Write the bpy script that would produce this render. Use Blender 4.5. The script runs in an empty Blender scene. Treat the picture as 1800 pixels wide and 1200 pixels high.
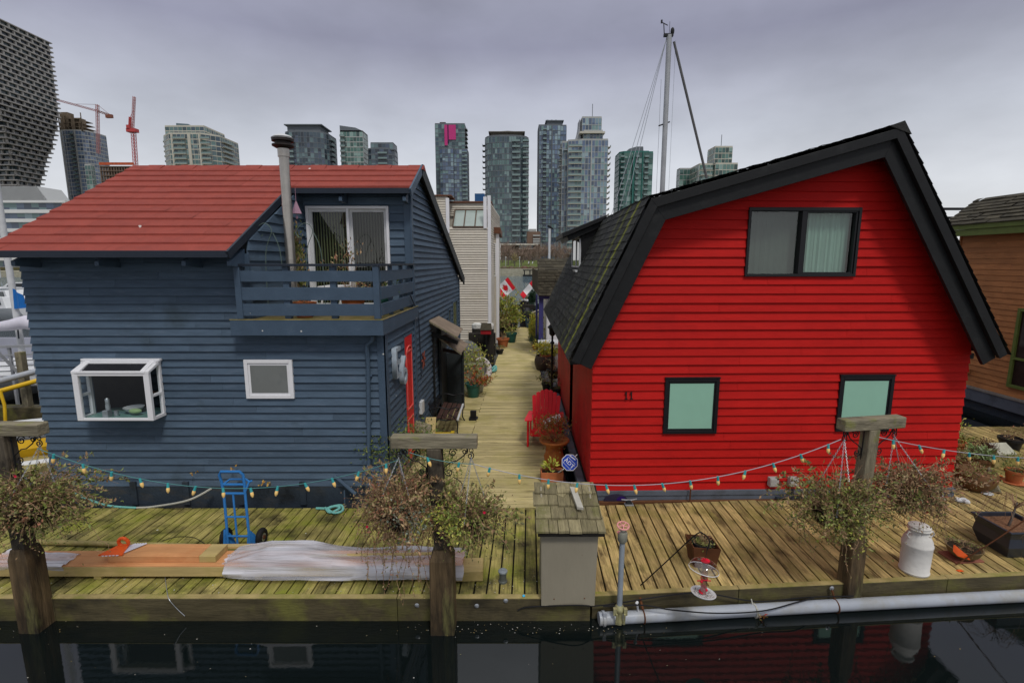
import bpy, bmesh, math, random
from mathutils import Vector as V, Matrix
random.seed(11)
S = bpy.context.scene
C = S.collection
R = math.radians
PI = math.pi

# ------------------------------------------------------------------ camera
H = 3.9                      # eye height above the dock boards (z = 0 is the top of the dock)
PITCH = R(9.0)
cam_data = bpy.data.cameras.new('camera')
cam_data.sensor_width = 36.0
cam_data.lens = 885.0 / 1800.0 * 36.0
cam_data.clip_start = 0.05
cam_data.clip_end = 4000
cam = bpy.data.objects.new('camera', cam_data)
cam.location = (0, 0, H)
cam.rotation_euler = (R(90) - PITCH, 0, 0)
C.objects.link(cam)
S.camera = cam

# ------------------------------------------------------------------ world: overcast sky
SUN_EL, SUN_AZ = R(56), R(158)      # soft sun high behind the camera
w = bpy.data.worlds.new('World')
S.world = w
w.use_nodes = True
nt = w.node_tree
nt.nodes.clear()
out = nt.nodes.new('ShaderNodeOutputWorld')
bg = nt.nodes.new('ShaderNodeBackground')
bg.inputs['Strength'].default_value = 0.1
sky = nt.nodes.new('ShaderNodeTexSky')
sky.sky_type = 'NISHITA'
sky.sun_disc = False
sky.sun_elevation = SUN_EL
sky.sun_rotation = SUN_AZ
tc = nt.nodes.new('ShaderNodeTexCoord')
sep = nt.nodes.new('ShaderNodeSeparateXYZ')
nt.links.new(tc.outputs['Generated'], sep.inputs[0])
ramp = nt.nodes.new('ShaderNodeValToRGB')          # cloud deck: pale at the horizon, grey above, bright towards the zenith
e = ramp.color_ramp.elements
def _c(r, g, b): return (r, g, b, 1)
e[0].position = 0.0; e[0].color = _c(.78, .78, .77)
e[1].position = 1.0; e[1].color = _c(.80, .80, .80)
for pos, col in ((.10, (.67, .69, .725)), (.22, (.51, .535, .60)), (.36, (.265, .27, .355)), (.50, (.31, .32, .40)), (.68, (.64, .65, .69))):
    q = e.new(pos); q.color = _c(*col)
nt.links.new(sep.outputs['Z'], ramp.inputs[0])
mp = nt.nodes.new('ShaderNodeMapping')
mp.inputs['Scale'].default_value = (1.0, 1.0, 2.2)
nt.links.new(tc.outputs['Generated'], mp.inputs[0])
nz = nt.nodes.new('ShaderNodeTexNoise')
nz.inputs['Scale'].default_value = 2.6
nz.inputs['Detail'].default_value = 7
nz.inputs['Roughness'].default_value = .52
nt.links.new(mp.outputs[0], nz.inputs['Vector'])
mr = nt.nodes.new('ShaderNodeMapRange')
mr.inputs['From Min'].default_value = .3; mr.inputs['From Max'].default_value = .7
mr.inputs['To Min'].default_value = 8.2; mr.inputs['To Max'].default_value = 11.9
nt.links.new(nz.outputs['Fac'], mr.inputs['Value'])
mul = nt.nodes.new('ShaderNodeMix'); mul.data_type = 'RGBA'; mul.blend_type = 'MULTIPLY'
mul.inputs['Factor'].default_value = 1.0
nt.links.new(ramp.outputs[0], mul.inputs['A'])
nt.links.new(mr.outputs[0], mul.inputs['B'])
mx = nt.nodes.new('ShaderNodeMix'); mx.data_type = 'RGBA'
mx.inputs['Factor'].default_value = .96
nt.links.new(sky.outputs[0], mx.inputs['A'])
nt.links.new(mul.outputs['Result'], mx.inputs['B'])
nt.links.new(mx.outputs['Result'], bg.inputs['Color'])
nt.links.new(bg.outputs[0], out.inputs['Surface'])

sun_data = bpy.data.lights.new('sun', 'SUN')
sun_data.energy = 1.5
sun_data.angle = R(11)
sun_data.color = (1.0, .97, .92)
sun = bpy.data.objects.new('sun', sun_data)
sd = V((math.sin(SUN_AZ) * math.cos(SUN_EL), math.cos(SUN_AZ) * math.cos(SUN_EL), math.sin(SUN_EL)))
sun.rotation_euler = sd.to_track_quat('Z', 'Y').to_euler()
sun.location = (0, -20, 30)
C.objects.link(sun)

S.view_settings.view_transform = 'Standard'
S.view_settings.look = 'None'
S.view_settings.gamma = 1
S.view_settings.exposure = 0.16
S.render.engine = 'CYCLES'

# ------------------------------------------------------------------ helpers
CT, ST = math.cos(PITCH), math.sin(PITCH)
def ray(u, v):
    dx = (u - 900) / 885; dy = (600 - v) / 885
    return V((dx, CT + dy * ST, -ST + dy * CT))
def G(u, v, z=0.0):                       # where a sight line meets the height z
    r = ray(u, v); t = (z - H) / r.z
    return V((0, 0, H)) + r * t
def P(u, v, Y):                           # where a sight line meets the distance Y
    r = ray(u, v); t = Y / r.y
    return V((0, 0, H)) + r * t

ORG = {}
class MB:
    def __init__(s): s.v = []; s.f = []
    def add(s, vs, fs):
        o = len(s.v); s.v += [V(a) for a in vs]; s.f += [tuple(i + o for i in f) for f in fs]
        return s
    def quad(s, *p): return s.add(p, [tuple(range(len(p)))])
    def obox(s, o, a, b, c):
        o, a, b, c = V(o), V(a), V(b), V(c)
        return s.add([o, o+a, o+a+b, o+b, o+c, o+a+c, o+a+b+c, o+b+c],
                     [(0,3,2,1), (4,5,6,7), (0,1,5,4), (1,2,6,5), (2,3,7,6), (3,0,4,7)])
    def box(s, x0, x1, y0, y1, z0, z1): return s.obox((x0, y0, z0), (x1-x0,0,0), (0,y1-y0,0), (0,0,z1-z0))
    def beam(s, p, q, w_, h_, up=(0,0,1)):
        p, q, up = V(p), V(q), V(up); d = (q-p)
        a = d.cross(up)
        if a.length < 1e-6: a = d.cross(V((0,1,0)))
        a = a.normalized() * w_; b = a.cross(d).normalized() * h_
        return s.obox(p - a/2 - b/2, d, a, b)
    def tube(s, pts, r, n=6, cap=True):
        pts = [V(p) for p in pts]; k = len(pts)
        rs = r if isinstance(r, (list, tuple)) else [r]*k
        t0 = (pts[1]-pts[0]).normalized()
        up = V((0,0,1)) if abs(t0.z) < .9 else V((1,0,0))
        a = t0.cross(up).normalized(); o = len(s.v); vs = []; fs = []
        for i, p in enumerate(pts):
            t = (pts[min(i+1,k-1)] - pts[max(i-1,0)])
            t = t.normalized() if t.length > 1e-9 else t0
            a = (a - t*a.dot(t))
            a = a.normalized() if a.length > 1e-6 else t.orthogonal().normalized()
            b = t.cross(a)
            for j in range(n):
                an = 2*PI*j/n
                vs.append(p + (a*math.cos(an) + b*math.sin(an))*rs[i])
        for i in range(k-1):
            for j in range(n):
                j2 = (j+1) % n
                fs.append((i*n+j, i*n+j2, (i+1)*n+j2, (i+1)*n+j))
        if cap and n > 2:
            fs.append(tuple(range(n-1,-1,-1))); fs.append(tuple((k-1)*n+j for j in range(n)))
        return s.add(vs, fs)
    def lathe(s, c, prof, n=20, sx=1, sy=1, square=0):
        c = V(c); vs = []; fs = []; k = len(prof)
        for r, z in prof:
            for j in range(n):
                an = 2*PI*j/n + (PI/n if square else 0)
                vs.append(c + V((r*math.cos(an)*sx, r*math.sin(an)*sy, z)))
        for i in range(k-1):
            for j in range(n):
                j2 = (j+1) % n
                fs.append((i*n+j, i*n+j2, (i+1)*n+j2, (i+1)*n+j))
        if prof[0][0] > 1e-5: fs.append(tuple(range(n-1,-1,-1)))
        if prof[-1][0] > 1e-5: fs.append(tuple((k-1)*n+j for j in range(n)))
        return s.add(vs, fs)
    def prism(s, poly, vec):
        poly = [V(p) for p in poly]; vec = V(vec); n = len(poly)
        fs = [tuple(range(n-1,-1,-1)), tuple(range(n,2*n))]
        fs += [(i, (i+1)%n, n+(i+1)%n, n+i) for i in range(n)]
        return s.add(poly + [p+vec for p in poly], fs)
    def ball(s, c, rx, ry=None, rz=None, n=12, m=8):
        ry = rx if ry is None else ry; rz = rx if rz is None else rz
        pr = [(math.sin(PI*i/m), -math.cos(PI*i/m)) for i in range(m+1)]
        c = V(c); vs = []; fs = []
        for r, z in pr:
            for j in range(n):
                vs.append(c + V((rx*r*math.cos(2*PI*j/n), ry*r*math.sin(2*PI*j/n), rz*z)))
        for i in range(m):
            for j in range(n):
                j2 = (j+1) % n
                fs.append((i*n+j, i*n+j2, (i+1)*n+j2, (i+1)*n+j))
        return s.add(vs, fs)
    def torus(s, c, ax, Rr, r, n=24, m=8, a0=0, a1=2*PI):
        c = V(c); ax = V(ax).normalized(); x = ax.orthogonal().normalized(); y = ax.cross(x)
        pts = [c + (x*math.cos(a0+(a1-a0)*i/n) + y*math.sin(a0+(a1-a0)*i/n))*Rr for i in range(n+1)]
        return s.tube(pts, r, m, cap=True)
    def build(s, name, mat, parent=None, smooth=False, bevel=0, merge=False, loc=None):
        me = bpy.data.meshes.new(name)
        if parent is not None: org = ORG[parent.name]
        elif loc is not None: org = V(loc)
        elif s.v:
            xs = [p.x for p in s.v]; ys = [p.y for p in s.v]; zs = [p.z for p in s.v]
            org = V(((min(xs)+max(xs))/2, (min(ys)+max(ys))/2, min(zs)))
        else: org = V((0,0,0))
        me.from_pydata([tuple(p - org) for p in s.v], [], s.f)
        bm = bmesh.new(); bm.from_mesh(me)
        if merge: bmesh.ops.remove_doubles(bm, verts=bm.verts, dist=1e-5)
        bmesh.ops.recalc_face_normals(bm, faces=bm.faces)
        bm.to_mesh(me); bm.free()
        if smooth:
            for p in me.polygons: p.use_smooth = True
            me.set_sharp_from_angle(angle=R(42))
        me.materials.append(mat)
        o = bpy.data.objects.new(name, me)
        C.objects.link(o)
        ORG[o.name] = org
        if parent is not None: o.parent = parent
        else: o.location = org
        if bevel:
            b = o.modifiers.new('bevel', 'BEVEL'); b.width = bevel; b.segments = 2; b.limit_method = 'ANGLE'
        return o

def tag(o, label=None, cat=None, group=None, kind=None):
    if label: o['label'] = label
    if cat: o['category'] = cat
    if group: o['group'] = group
    if kind: o['kind'] = kind
    return o
def thing(name, label, cat, loc, group=None):
    o = bpy.data.objects.new(name, None); C.objects.link(o)
    o.empty_display_size = .1; o.location = loc
    ORG[o.name] = V(loc)
    return tag(o, label, cat, group)
def dup(root, loc, rotz=0, label=None, scale=1):
    kids = {}
    for o in C.objects:
        if o.parent: kids.setdefault(o.parent.name, []).append(o)
    r = root.copy(); C.objects.link(r); r.location = loc; r.rotation_euler = (0,0,rotz); r.scale = (scale,)*3
    if label: r['label'] = label
    def rec(a, b):
        for ch in kids.get(a.name, []):
            c = ch.copy(); C.objects.link(c); c.parent = b; rec(ch, c)
    rec(root, r)
    return r
def structure(mb, name, mat, **k): return tag(mb.build(name, mat, loc=(0,0,0), **k), kind='structure')

def text_mesh(txt, size, depth, mat, name, parent, M4):
    cu = bpy.data.curves.new('t', 'FONT'); cu.body = txt; cu.size = size; cu.extrude = depth
    cu.align_x = 'CENTER'; cu.align_y = 'CENTER'
    ob = bpy.data.objects.new('t', cu); C.objects.link(ob)
    dg = bpy.context.evaluated_depsgraph_get()
    me = bpy.data.meshes.new_from_object(ob.evaluated_get(dg))
    bpy.data.objects.remove(ob); bpy.data.curves.remove(cu)
    me.name = name
    me.transform(M4)
    me.transform(Matrix.Translation(-ORG[parent.name]))
    me.materials.clear(); me.materials.append(mat)
    o = bpy.data.objects.new(name, me); C.objects.link(o); o.parent = parent
    ORG[o.name] = ORG[parent.name]
    return o
def frame(o, x, y):          # matrix with local x, y axes placed at o
    x = V(x).normalized(); y = V(y); z = x.cross(y).normalized(); y = z.cross(x)
    m = Matrix((x, y, z)).transposed().to_4x4(); m.translation = V(o)
    return m

# ------------------------------------------------------------------ materials
def M(name, col, rough=.6, metal=0.0, island=0.0, var=.15, scale=5.0, stretch=(1,1,1), bump=.12, bscale=30.0,
      stain=None, speck=None, spec=.22, stain2=None, bdist=.02):
    m = bpy.data.materials.new(name); m.use_nodes = True
    n = m.node_tree.nodes; L = m.node_tree.links
    b = n['Principled BSDF']
    b.inputs['Roughness'].default_value = rough
    b.inputs['Metallic'].default_value = metal
    b.inputs['Specular IOR Level'].default_value = spec
    tcn = n.new('ShaderNodeTexCoord')
    mpn = n.new('ShaderNodeMapping'); mpn.inputs['Scale'].default_value = stretch
    L.new(tcn.outputs['Object'], mpn.inputs[0])
    geo = n.new('ShaderNodeNewGeometry')
    # shift the pattern from board to board
    off = n.new('ShaderNodeVectorMath'); off.operation = 'MULTIPLY_ADD'
    cmb = n.new('ShaderNodeCombineXYZ')
    for i in range(3): L.new(geo.outputs['Random Per Island'], cmb.inputs[i])
    L.new(cmb.outputs[0], off.inputs[0])
    off.inputs[1].default_value = (37, 53, 71) if island else (0, 0, 0)
    L.new(mpn.outputs[0], off.inputs[2])
    nz = n.new('ShaderNodeTexNoise'); nz.inputs['Scale'].default_value = scale; nz.inputs['Detail'].default_value = 8
    nz.inputs['Roughness'].default_value = .6
    L.new(off.outputs[0], nz.inputs['Vector'])
    mr = n.new('ShaderNodeMapRange'); mr.inputs['From Min'].default_value = .25; mr.inputs['From Max'].default_value = .75
    mr.inputs['To Min'].default_value = 1 - var; mr.inputs['To Max'].default_value = 1 + var
    L.new(nz.outputs['Fac'], mr.inputs['Value'])
    isl = n.new('ShaderNodeMapRange'); isl.inputs['To Min'].default_value = 1 - island; isl.inputs['To Max'].default_value = 1 + island
    L.new(geo.outputs['Random Per Island'], isl.inputs['Value'])
    mm = n.new('ShaderNodeMath'); mm.operation = 'MULTIPLY'
    L.new(mr.outputs[0], mm.inputs[0]); L.new(isl.outputs[0], mm.inputs[1])
    hs = n.new('ShaderNodeHueSaturation'); hs.inputs['Color'].default_value = (*col, 1)
    L.new(mm.outputs[0], hs.inputs['Value'])
    cur = hs.outputs[0]
    def layer(cur, c2, sc, lo, hi, amt, st=(1,1,1)):
        mp2 = n.new('ShaderNodeMapping'); mp2.inputs['Scale'].default_value = st
        L.new(tcn.outputs['Object'], mp2.inputs[0])
        z2 = n.new('ShaderNodeTexNoise'); z2.inputs['Scale'].default_value = sc; z2.inputs['Detail'].default_value = 7
        z2.inputs['Roughness'].default_value = .65
        L.new(mp2.outputs[0], z2.inputs['Vector'])
        r2 = n.new('ShaderNodeMapRange'); r2.inputs['From Min'].default_value = lo; r2.inputs['From Max'].default_value = hi
        r2.inputs['To Max'].default_value = amt; r2.clamp = True
        L.new(z2.outputs['Fac'], r2.inputs['Value'])
        x = n.new('ShaderNodeMix'); x.data_type = 'RGBA'
        L.new(r2.outputs[0], x.inputs['Factor']); L.new(cur, x.inputs['A']); x.inputs['B'].default_value = (*c2, 1)
        return x.outputs['Result']
    if stain: cur = layer(cur, *stain)
    if stain2: cur = layer(cur, *stain2)
    if speck:
        c2, sc, th = speck
        vo = n.new('ShaderNodeTexVoronoi'); vo.inputs['Scale'].default_value = sc
        L.new(tcn.outputs['Object'], vo.inputs['Vector'])
        wn = n.new('ShaderNodeTexWhiteNoise'); L.new(vo.outputs['Color'], wn.inputs['Vector'])
        pick = n.new('ShaderNodeMath'); pick.operation = 'LESS_THAN'; pick.inputs[1].default_value = th
        L.new(wn.outputs['Value'], pick.inputs[0])
        nr = n.new('ShaderNodeMath'); nr.operation = 'LESS_THAN'; nr.inputs[1].default_value = .12
        L.new(vo.outputs['Distance'], nr.inputs[0])
        pm = n.new('ShaderNodeMath'); pm.operation = 'MULTIPLY'
        L.new(pick.outputs[0], pm.inputs[0]); L.new(nr.outputs[0], pm.inputs[1])
        x = n.new('ShaderNodeMix'); x.data_type = 'RGBA'
        L.new(pm.outputs[0], x.inputs['Factor']); L.new(cur, x.inputs['A']); x.inputs['B'].default_value = (*c2, 1)
        cur = x.outputs['Result']
    L.new(cur, b.inputs['Base Color'])
    if bump:
        z3 = n.new('ShaderNodeTexNoise'); z3.inputs['Scale'].default_value = bscale; z3.inputs['Detail'].default_value = 5
        L.new(off.outputs[0], z3.inputs['Vector'])
        bp = n.new('ShaderNodeBump'); bp.inputs['Strength'].default_value = bump; bp.inputs['Distance'].default_value = bdist
        L.new(z3.outputs['Fac'], bp.inputs['Height']); L.new(bp.outputs[0], b.inputs['Normal'])
    return m
def MR(name, cols, rough=.55, spec=.3, trans=0.0):           # colours picked leaf by leaf / pane by pane
    m = bpy.data.materials.new(name); m.use_nodes = True
    n = m.node_tree.nodes; L = m.node_tree.links; b = n['Principled BSDF']
    b.inputs['Roughness'].default_value = rough; b.inputs['Specular IOR Level'].default_value = spec
    geo = n.new('ShaderNodeNewGeometry'); rp = n.new('ShaderNodeValToRGB')
    rp.color_ramp.interpolation = 'CONSTANT' if len(cols) > 2 else 'LINEAR'
    el = rp.color_ramp.elements
    while len(el) < len(cols): el.new(.5)
    for i, c in enumerate(cols): el[i].position = i/len(cols); el[i].color = (*c, 1)
    L.new(geo.outputs['Random Per Island'], rp.inputs[0])
    L.new(rp.outputs[0], b.inputs['Base Color'])
    return m
def glass(name, tint=(.9,.95,.95), refl=1.0, rough=0.0):
    m = bpy.data.materials.new(name); m.use_nodes = True
    n = m.node_tree.nodes; L = m.node_tree.links
    n.remove(n['Principled BSDF'])
    t = n.new('ShaderNodeBsdfTransparent'); t.inputs[0].default_value = (*tint, 1)
    g = n.new('ShaderNodeBsdfGlossy'); g.inputs['Roughness'].default_value = rough
    f = n.new('ShaderNodeLayerWeight'); f.inputs[0].default_value = .5
    pw = n.new('ShaderNodeMath'); pw.operation = 'POWER'; pw.inputs[1].default_value = 5; L.new(f.outputs['Facing'], pw.inputs[0])
    k = n.new('ShaderNodeMath'); k.operation = 'MULTIPLY_ADD'; k.inputs[1].default_value = .9; k.inputs[2].default_value = .05*refl
    L.new(pw.outputs[0], k.inputs[0])
    x = n.new('ShaderNodeMixShader'); L.new(k.outputs[0], x.inputs[0]); L.new(t.outputs[0], x.inputs[1]); L.new(g.outputs[0], x.inputs[2])
    L.new(x.outputs[0], n['Material Output'].inputs['Surface'])
    return m

m_blue = M('blue paint', (.067,.100,.142), .6, island=.12, var=.2, scale=2.2, stretch=(1.2,1.2,8), bump=.25, bscale=14, spec=.15,
           stain=((.13,.165,.215), 3.0, .56, .78, .55, (1,1,5)), stain2=((.025,.035,.03), 1.1, .58, .75, .5), speck=((.5,.5,.48), 9, .006))
m_bluetrim = M('blue trim paint', (.055,.086,.128), .5, var=.12, scale=4, bump=.15, stain=((.1,.13,.17), 4, .58,.8,.4), speck=((.5,.5,.48), 9, .02))
m_darkblue = M('dark blue trim', (.02,.027,.04), .5, var=.1, bump=.1)
m_hull = M('weathered hull band', (.03,.042,.058), .6, var=.3, scale=3, bump=.3, stain=((.07,.06,.045), 2.2, .5, .7, .6, (1,1,3)), stain2=((.006,.007,.007), 1.5, .52, .7, .8))
m_redroof = M('red shingles', (.25,.048,.034), .75, island=.07, var=.14, scale=6, bump=.35, bscale=60, stain=((.20,.04,.035), 1.6, .5,.75,.5),
              speck=((.7,.66,.62), 4.5, .035), stain2=((.42,.15,.12), 9, .68, .8, .5))
m_red = M('red paint', (.45,.0105,.0085), .6, island=.04, var=.12, scale=2.5, stretch=(1,1,6), bump=.2, bscale=16, spec=.12,
          stain=((.35,.008,.007), 1.3, .5,.72,.7))
m_redflat = M('flat red panel', (.52,.015,.014), .6, var=.22, scale=2, bump=.1, stain=((.22,.02,.018), 1.5,.5,.72,.6))
m_blackroof = M('dark grey shingles', (.028,.028,.027), .8, island=.28, var=.3, scale=10, bump=.5, bscale=70, stain=((.075,.085,.018), 1.5,.55,.72,.45, (1,1,1)))
m_blacktrim = M('black fascia paint', (.011,.0115,.012), .5, var=.15, bump=.12, stain=((.035,.036,.036), 3, .55,.75,.5))
m_floattrim = M('slate grey float trim', (.10,.115,.145), .5, var=.15, bump=.12, stain=((.05,.055,.06), 3, .5,.7,.6))
m_white = M('white vinyl', (.72,.72,.74), .4, var=.04, bump=.03, stain=((.5,.5,.48), 5,.6,.8,.4))
m_greywhite = M('aged white metal', (.55,.56,.57), .42, var=.1, bump=.05, stain=((.33,.33,.32), 6,.55,.75,.5))
WS = (9, .55, 9); WX = (.55, 9, 9)
m_dock_l = M('mossy dock boards', (.285,.24,.078), .62, island=.36, var=.6, scale=5, stretch=WS, bump=.5, bscale=9, spec=.25,
             stain=((.20,.225,.02), 1.6,.44,.64,.85), stain2=((.03,.026,.012), 2.4,.47,.66,.88), speck=((.6,.58,.5), 9, .018))
m_dock_r = M('brown dock boards', (.39,.285,.115), .6, island=.32, var=.6, scale=5, stretch=WS, bump=.5, bscale=9, spec=.25,
             stain=((.19,.17,.04), 1.7,.48,.68,.8), stain2=((.06,.04,.018), 4,.51,.66,.85, (1.6,.5,1)), speck=((.6,.55,.45), 8, .006))
m_walk = M('pale walkway boards', (.48,.40,.195), .65, island=.22, var=.3, scale=3, stretch=WX, bump=.5, bscale=9, spec=.2,
           stain=((.36,.31,.10), 1.1,.46,.68,.8), stain2=((.10,.08,.042), 5,.54,.70,.85, (.25,3,1)))
m_fascia = M('wet dock fascia', (.08,.066,.035), .5, var=.4, scale=2.4, stretch=(.8,.8,4), bump=.35, bscale=10, stain=((.16,.16,.035), 1.6,.5,.68,.65), stain2=((.02,.018,.014), 1.3,.52,.68,.85))
m_fasciatop = M('worn dock edge', (.33,.26,.11), .6, var=.35, scale=4, bump=.3, stain=((.17,.18,.03), 3,.45,.65,.7))
m_under = M('dark timbers', (.012,.011,.009), .8, var=.3, bump=.3)
m_postdark = M('dark wet timber', (.085,.07,.05), .65, var=.6, scale=3.2, stretch=(6,6,.8), bump=.6, bscale=8, stain=((.02,.017,.014), 3,.46,.62,.9), stain2=((.15,.13,.08), 4,.60,.74,.7))
m_post = M('weathered grey timber', (.19,.165,.11), .75, var=.5, scale=3.2, stretch=(6,6,.8), bump=.6, bscale=8, stain=((.05,.045,.035), 3,.5,.68,.85), stain2=((.16,.17,.03), 4,.58,.72,.6))
m_beam = M('weathered grey crossbeam', (.20,.175,.12), .75, var=.5, scale=3.2, stretch=(.8,6,6), bump=.6, bscale=8, stain=((.06,.052,.04), 3,.5,.68,.8), stain2=((.17,.18,.03), 5,.55,.7,.75))
m_stub = M('brown wet post', (.105,.072,.038), .55, var=.6, scale=2.2, stretch=(7,7,.6), bump=.6, bscale=8, stain=((.02,.016,.012), 1.3,.44,.60,.95, (2,2,.6)), stain2=((.17,.16,.06), 1.6,.55,.68,.8, (3,3,.6)))
m_pile = M('creosoted pile', (.022,.019,.016), .75, var=.4, scale=4, stretch=(5,5,.7), bump=.6, bscale=9, stain=((.06,.055,.04), 2,.55,.72,.6))
m_shed = M('taupe painted plywood', (.265,.238,.178), .6, var=.1, scale=3, stretch=(1,1,.4), bump=.12, stain=((.22,.2,.15), 2.2,.55,.75,.6), stain2=((.2,.09,.03), 14,.74,.8,.8))
m_shake = M('mossy cedar shakes', (.195,.168,.095), .8, island=.28, var=.45, scale=4, stretch=(7,1,1), bump=.8, bscale=10, stain=((.10,.085,.055), 4,.52,.7,.75), stain2=((.18,.19,.04), 2,.55,.7,.6))
m_lumber = M('orange stained lumber', (.56,.27,.115), .55, var=.22, scale=3, stretch=(.5,6,6), bump=.15, stain=((.45,.15,.05), 2,.5,.7,.5))
m_lumberraw = M('raw pale lumber', (.44,.33,.14), .6, var=.22, scale=3, stretch=(.5,6,6), bump=.15, stain=((.33,.28,.07), 2,.5,.7,.6))
m_plastic_o = M('orange plastic', (.75,.11,.02), .35, var=.05, bump=.02)
m_cartblue = M('blue enamel', (.028,.16,.42), .3, var=.1, bump=.03, stain=((.02,.08,.2), 8,.6,.75,.5))
m_rubber = M('black rubber', (.012,.012,.012), .75, var=.2, bump=.15)
m_steel = M('galvanised steel', (.42,.44,.46), .38, metal=.7, var=.2, scale=12, bump=.06)
m_chrome = M('stainless flue', (.38,.355,.32), .32, metal=.85, var=.15, scale=5, bump=.03, stain=((.35,.28,.2), 3,.55,.75,.5))
m_darkmetal = M('black iron', (.012,.012,.013), .5, var=.2, bump=.1)
m_pipe = M('white flotation pipe', (.34,.365,.41), .35, var=.12, scale=2, bump=.06, stain=((.27,.25,.19), 1.6,.47,.68,.8), stain2=((.2,.12,.06), 7,.66,.78,.7))
m_terra = M('terracotta', (.42,.13,.05), .75, var=.22, scale=6, bump=.2, stain=((.5,.34,.25), 5,.58,.75,.5))
m_terradark = M('mossy brown pot', (.14,.07,.03), .7, var=.4, scale=5, bump=.3, stain=((.10,.11,.02), 3,.5,.68,.7))
m_greenpot = M('green glazed pot', (.028,.115,.095), .35, var=.2, bump=.06)
m_bluepot = M('blue glazed pot', (.035,.08,.15), .3, var=.2, bump=.06)
m_blackpot = M('black plastic pot', (.016,.017,.02), .4, var=.15, bump=.06)
m_rust = M('rusty steel planter', (.095,.035,.015), .7, var=.4, scale=5, bump=.25, stain=((.16,.06,.02), 4,.5,.7,.7))
m_soil = M('dark soil', (.03,.02,.012), .95, var=.5, scale=30, bump=.9, bscale=50)
m_milk = M('chalky white can paint', (.66,.64,.60), .6, var=.08, scale=4, bump=.25, bscale=18, stain=((.34,.28,.2), 6,.63,.74,.7), speck=((.05,.03,.02), 8, .03))
m_tan = M('beige vinyl siding', (.56,.515,.43), .5, var=.06, bump=.04, stain=((.36,.33,.22), 1.2,.55,.75,.5))
m_brown = M('brown cedar siding', (.40,.165,.058), .6, island=.1, var=.2, scale=2, stretch=(1,1,7), bump=.2, bscale=12, stain=((.21,.085,.03), 1.4,.5,.7,.5))
m_greentrim = M('moss green trim', (.115,.15,.035), .5, var=.15, bump=.1)
m_brownroof = M('brown grey shingles', (.052,.045,.03), .85, island=.3, var=.35, scale=8, bump=.5, bscale=50)
m_rope = M('teal rope', (.16,.42,.38), .8, var=.25, scale=60, bump=.4, bscale=200)
m_ropewhite = M('old white rope', (.42,.41,.36), .8, var=.2, scale=60, bump=.3, bscale=200)
m_cable = M('teal light cable', (.07,.20,.20), .5, var=.1, bump=0)
m_cablegrey = M('grey light cable', (.36,.36,.40), .5, var=.1, bump=0)
m_bulb = M('amber bulb', (.88,.58,.20), .2, var=.05, bump=0)
m_socket = M('teal socket', (.04,.30,.31), .4, var=.05, bump=0)
m_chairred = M('red painted slats', (.75,.016,.026), .4, island=.08, var=.1, bump=.08)
m_doorred = M('red door paint', (.60,.012,.016), .45, var=.18, scale=8, stretch=(6,6,1), bump=.2)
m_benchwood = M('dark bench slats', (.075,.038,.03), .5, island=.35, var=.3, scale=4, stretch=(8,.6,8), bump=.2)
m_greypaint = M('grey letter paint', (.30,.35,.40), .6, var=.2, scale=10, bump=.12)
m_green = MR('green leaves', [(.08,.13,.025),(.12,.17,.03),(.055,.09,.02),(.17,.20,.045),(.09,.08,.03),(.14,.18,.025)])
m_lime = MR('yellow green leaves', [(.38,.40,.06),(.24,.30,.05),(.46,.42,.10),(.16,.21,.04),(.30,.23,.07)])
m_dead = MR('dry brown leaves', [(.24,.14,.075),(.34,.215,.115),(.17,.11,.06),(.24,.21,.07),(.40,.29,.155),(.14,.14,.05),(.28,.12,.07)])
m_mixed = MR('mixed fading leaves', [(.15,.165,.04),(.22,.23,.06),(.23,.145,.07),(.30,.28,.10),(.11,.11,.045),(.30,.19,.10),(.16,.20,.04)])
m_silver = MR('silvery leaves', [(.20,.23,.18),(.13,.16,.11),(.28,.30,.24),(.09,.11,.06)])
m_redleaf = MR('red and orange leaves', [(.34,.045,.025),(.40,.13,.03),(.25,.16,.03),(.17,.16,.03),(.42,.07,.04),(.30,.20,.06)])
m_conifer = MR('dark evergreen needles', [(.015,.04,.018),(.022,.055,.02),(.01,.028,.014)])
m_gold = MR('golden conifer', [(.48,.42,.05),(.30,.34,.04),(.56,.46,.07),(.2,.24,.04)])
m_stem = M('dry stems', (.27,.17,.10), .8, island=.4, var=.2, bump=0)
m_bark = M('grey bark', (.12,.10,.085), .85, var=.3, bump=.4)
m_flower = M('crimson petals', (.55,.01,.05), .5, var=.1, bump=0)
m_glass = glass('window glass', (.86,.9,.9), 1.3)
m_clear = glass('clear plastic', (.93,.93,.94), 1.5, .03)
m_frost = M('green frosted blind', (.27,.50,.385), .32, var=.03, bump=.0, spec=.6)
m_dark = M('dark interior', (.012,.010,.008), .8, var=.3, scale=3, bump=0)

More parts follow.
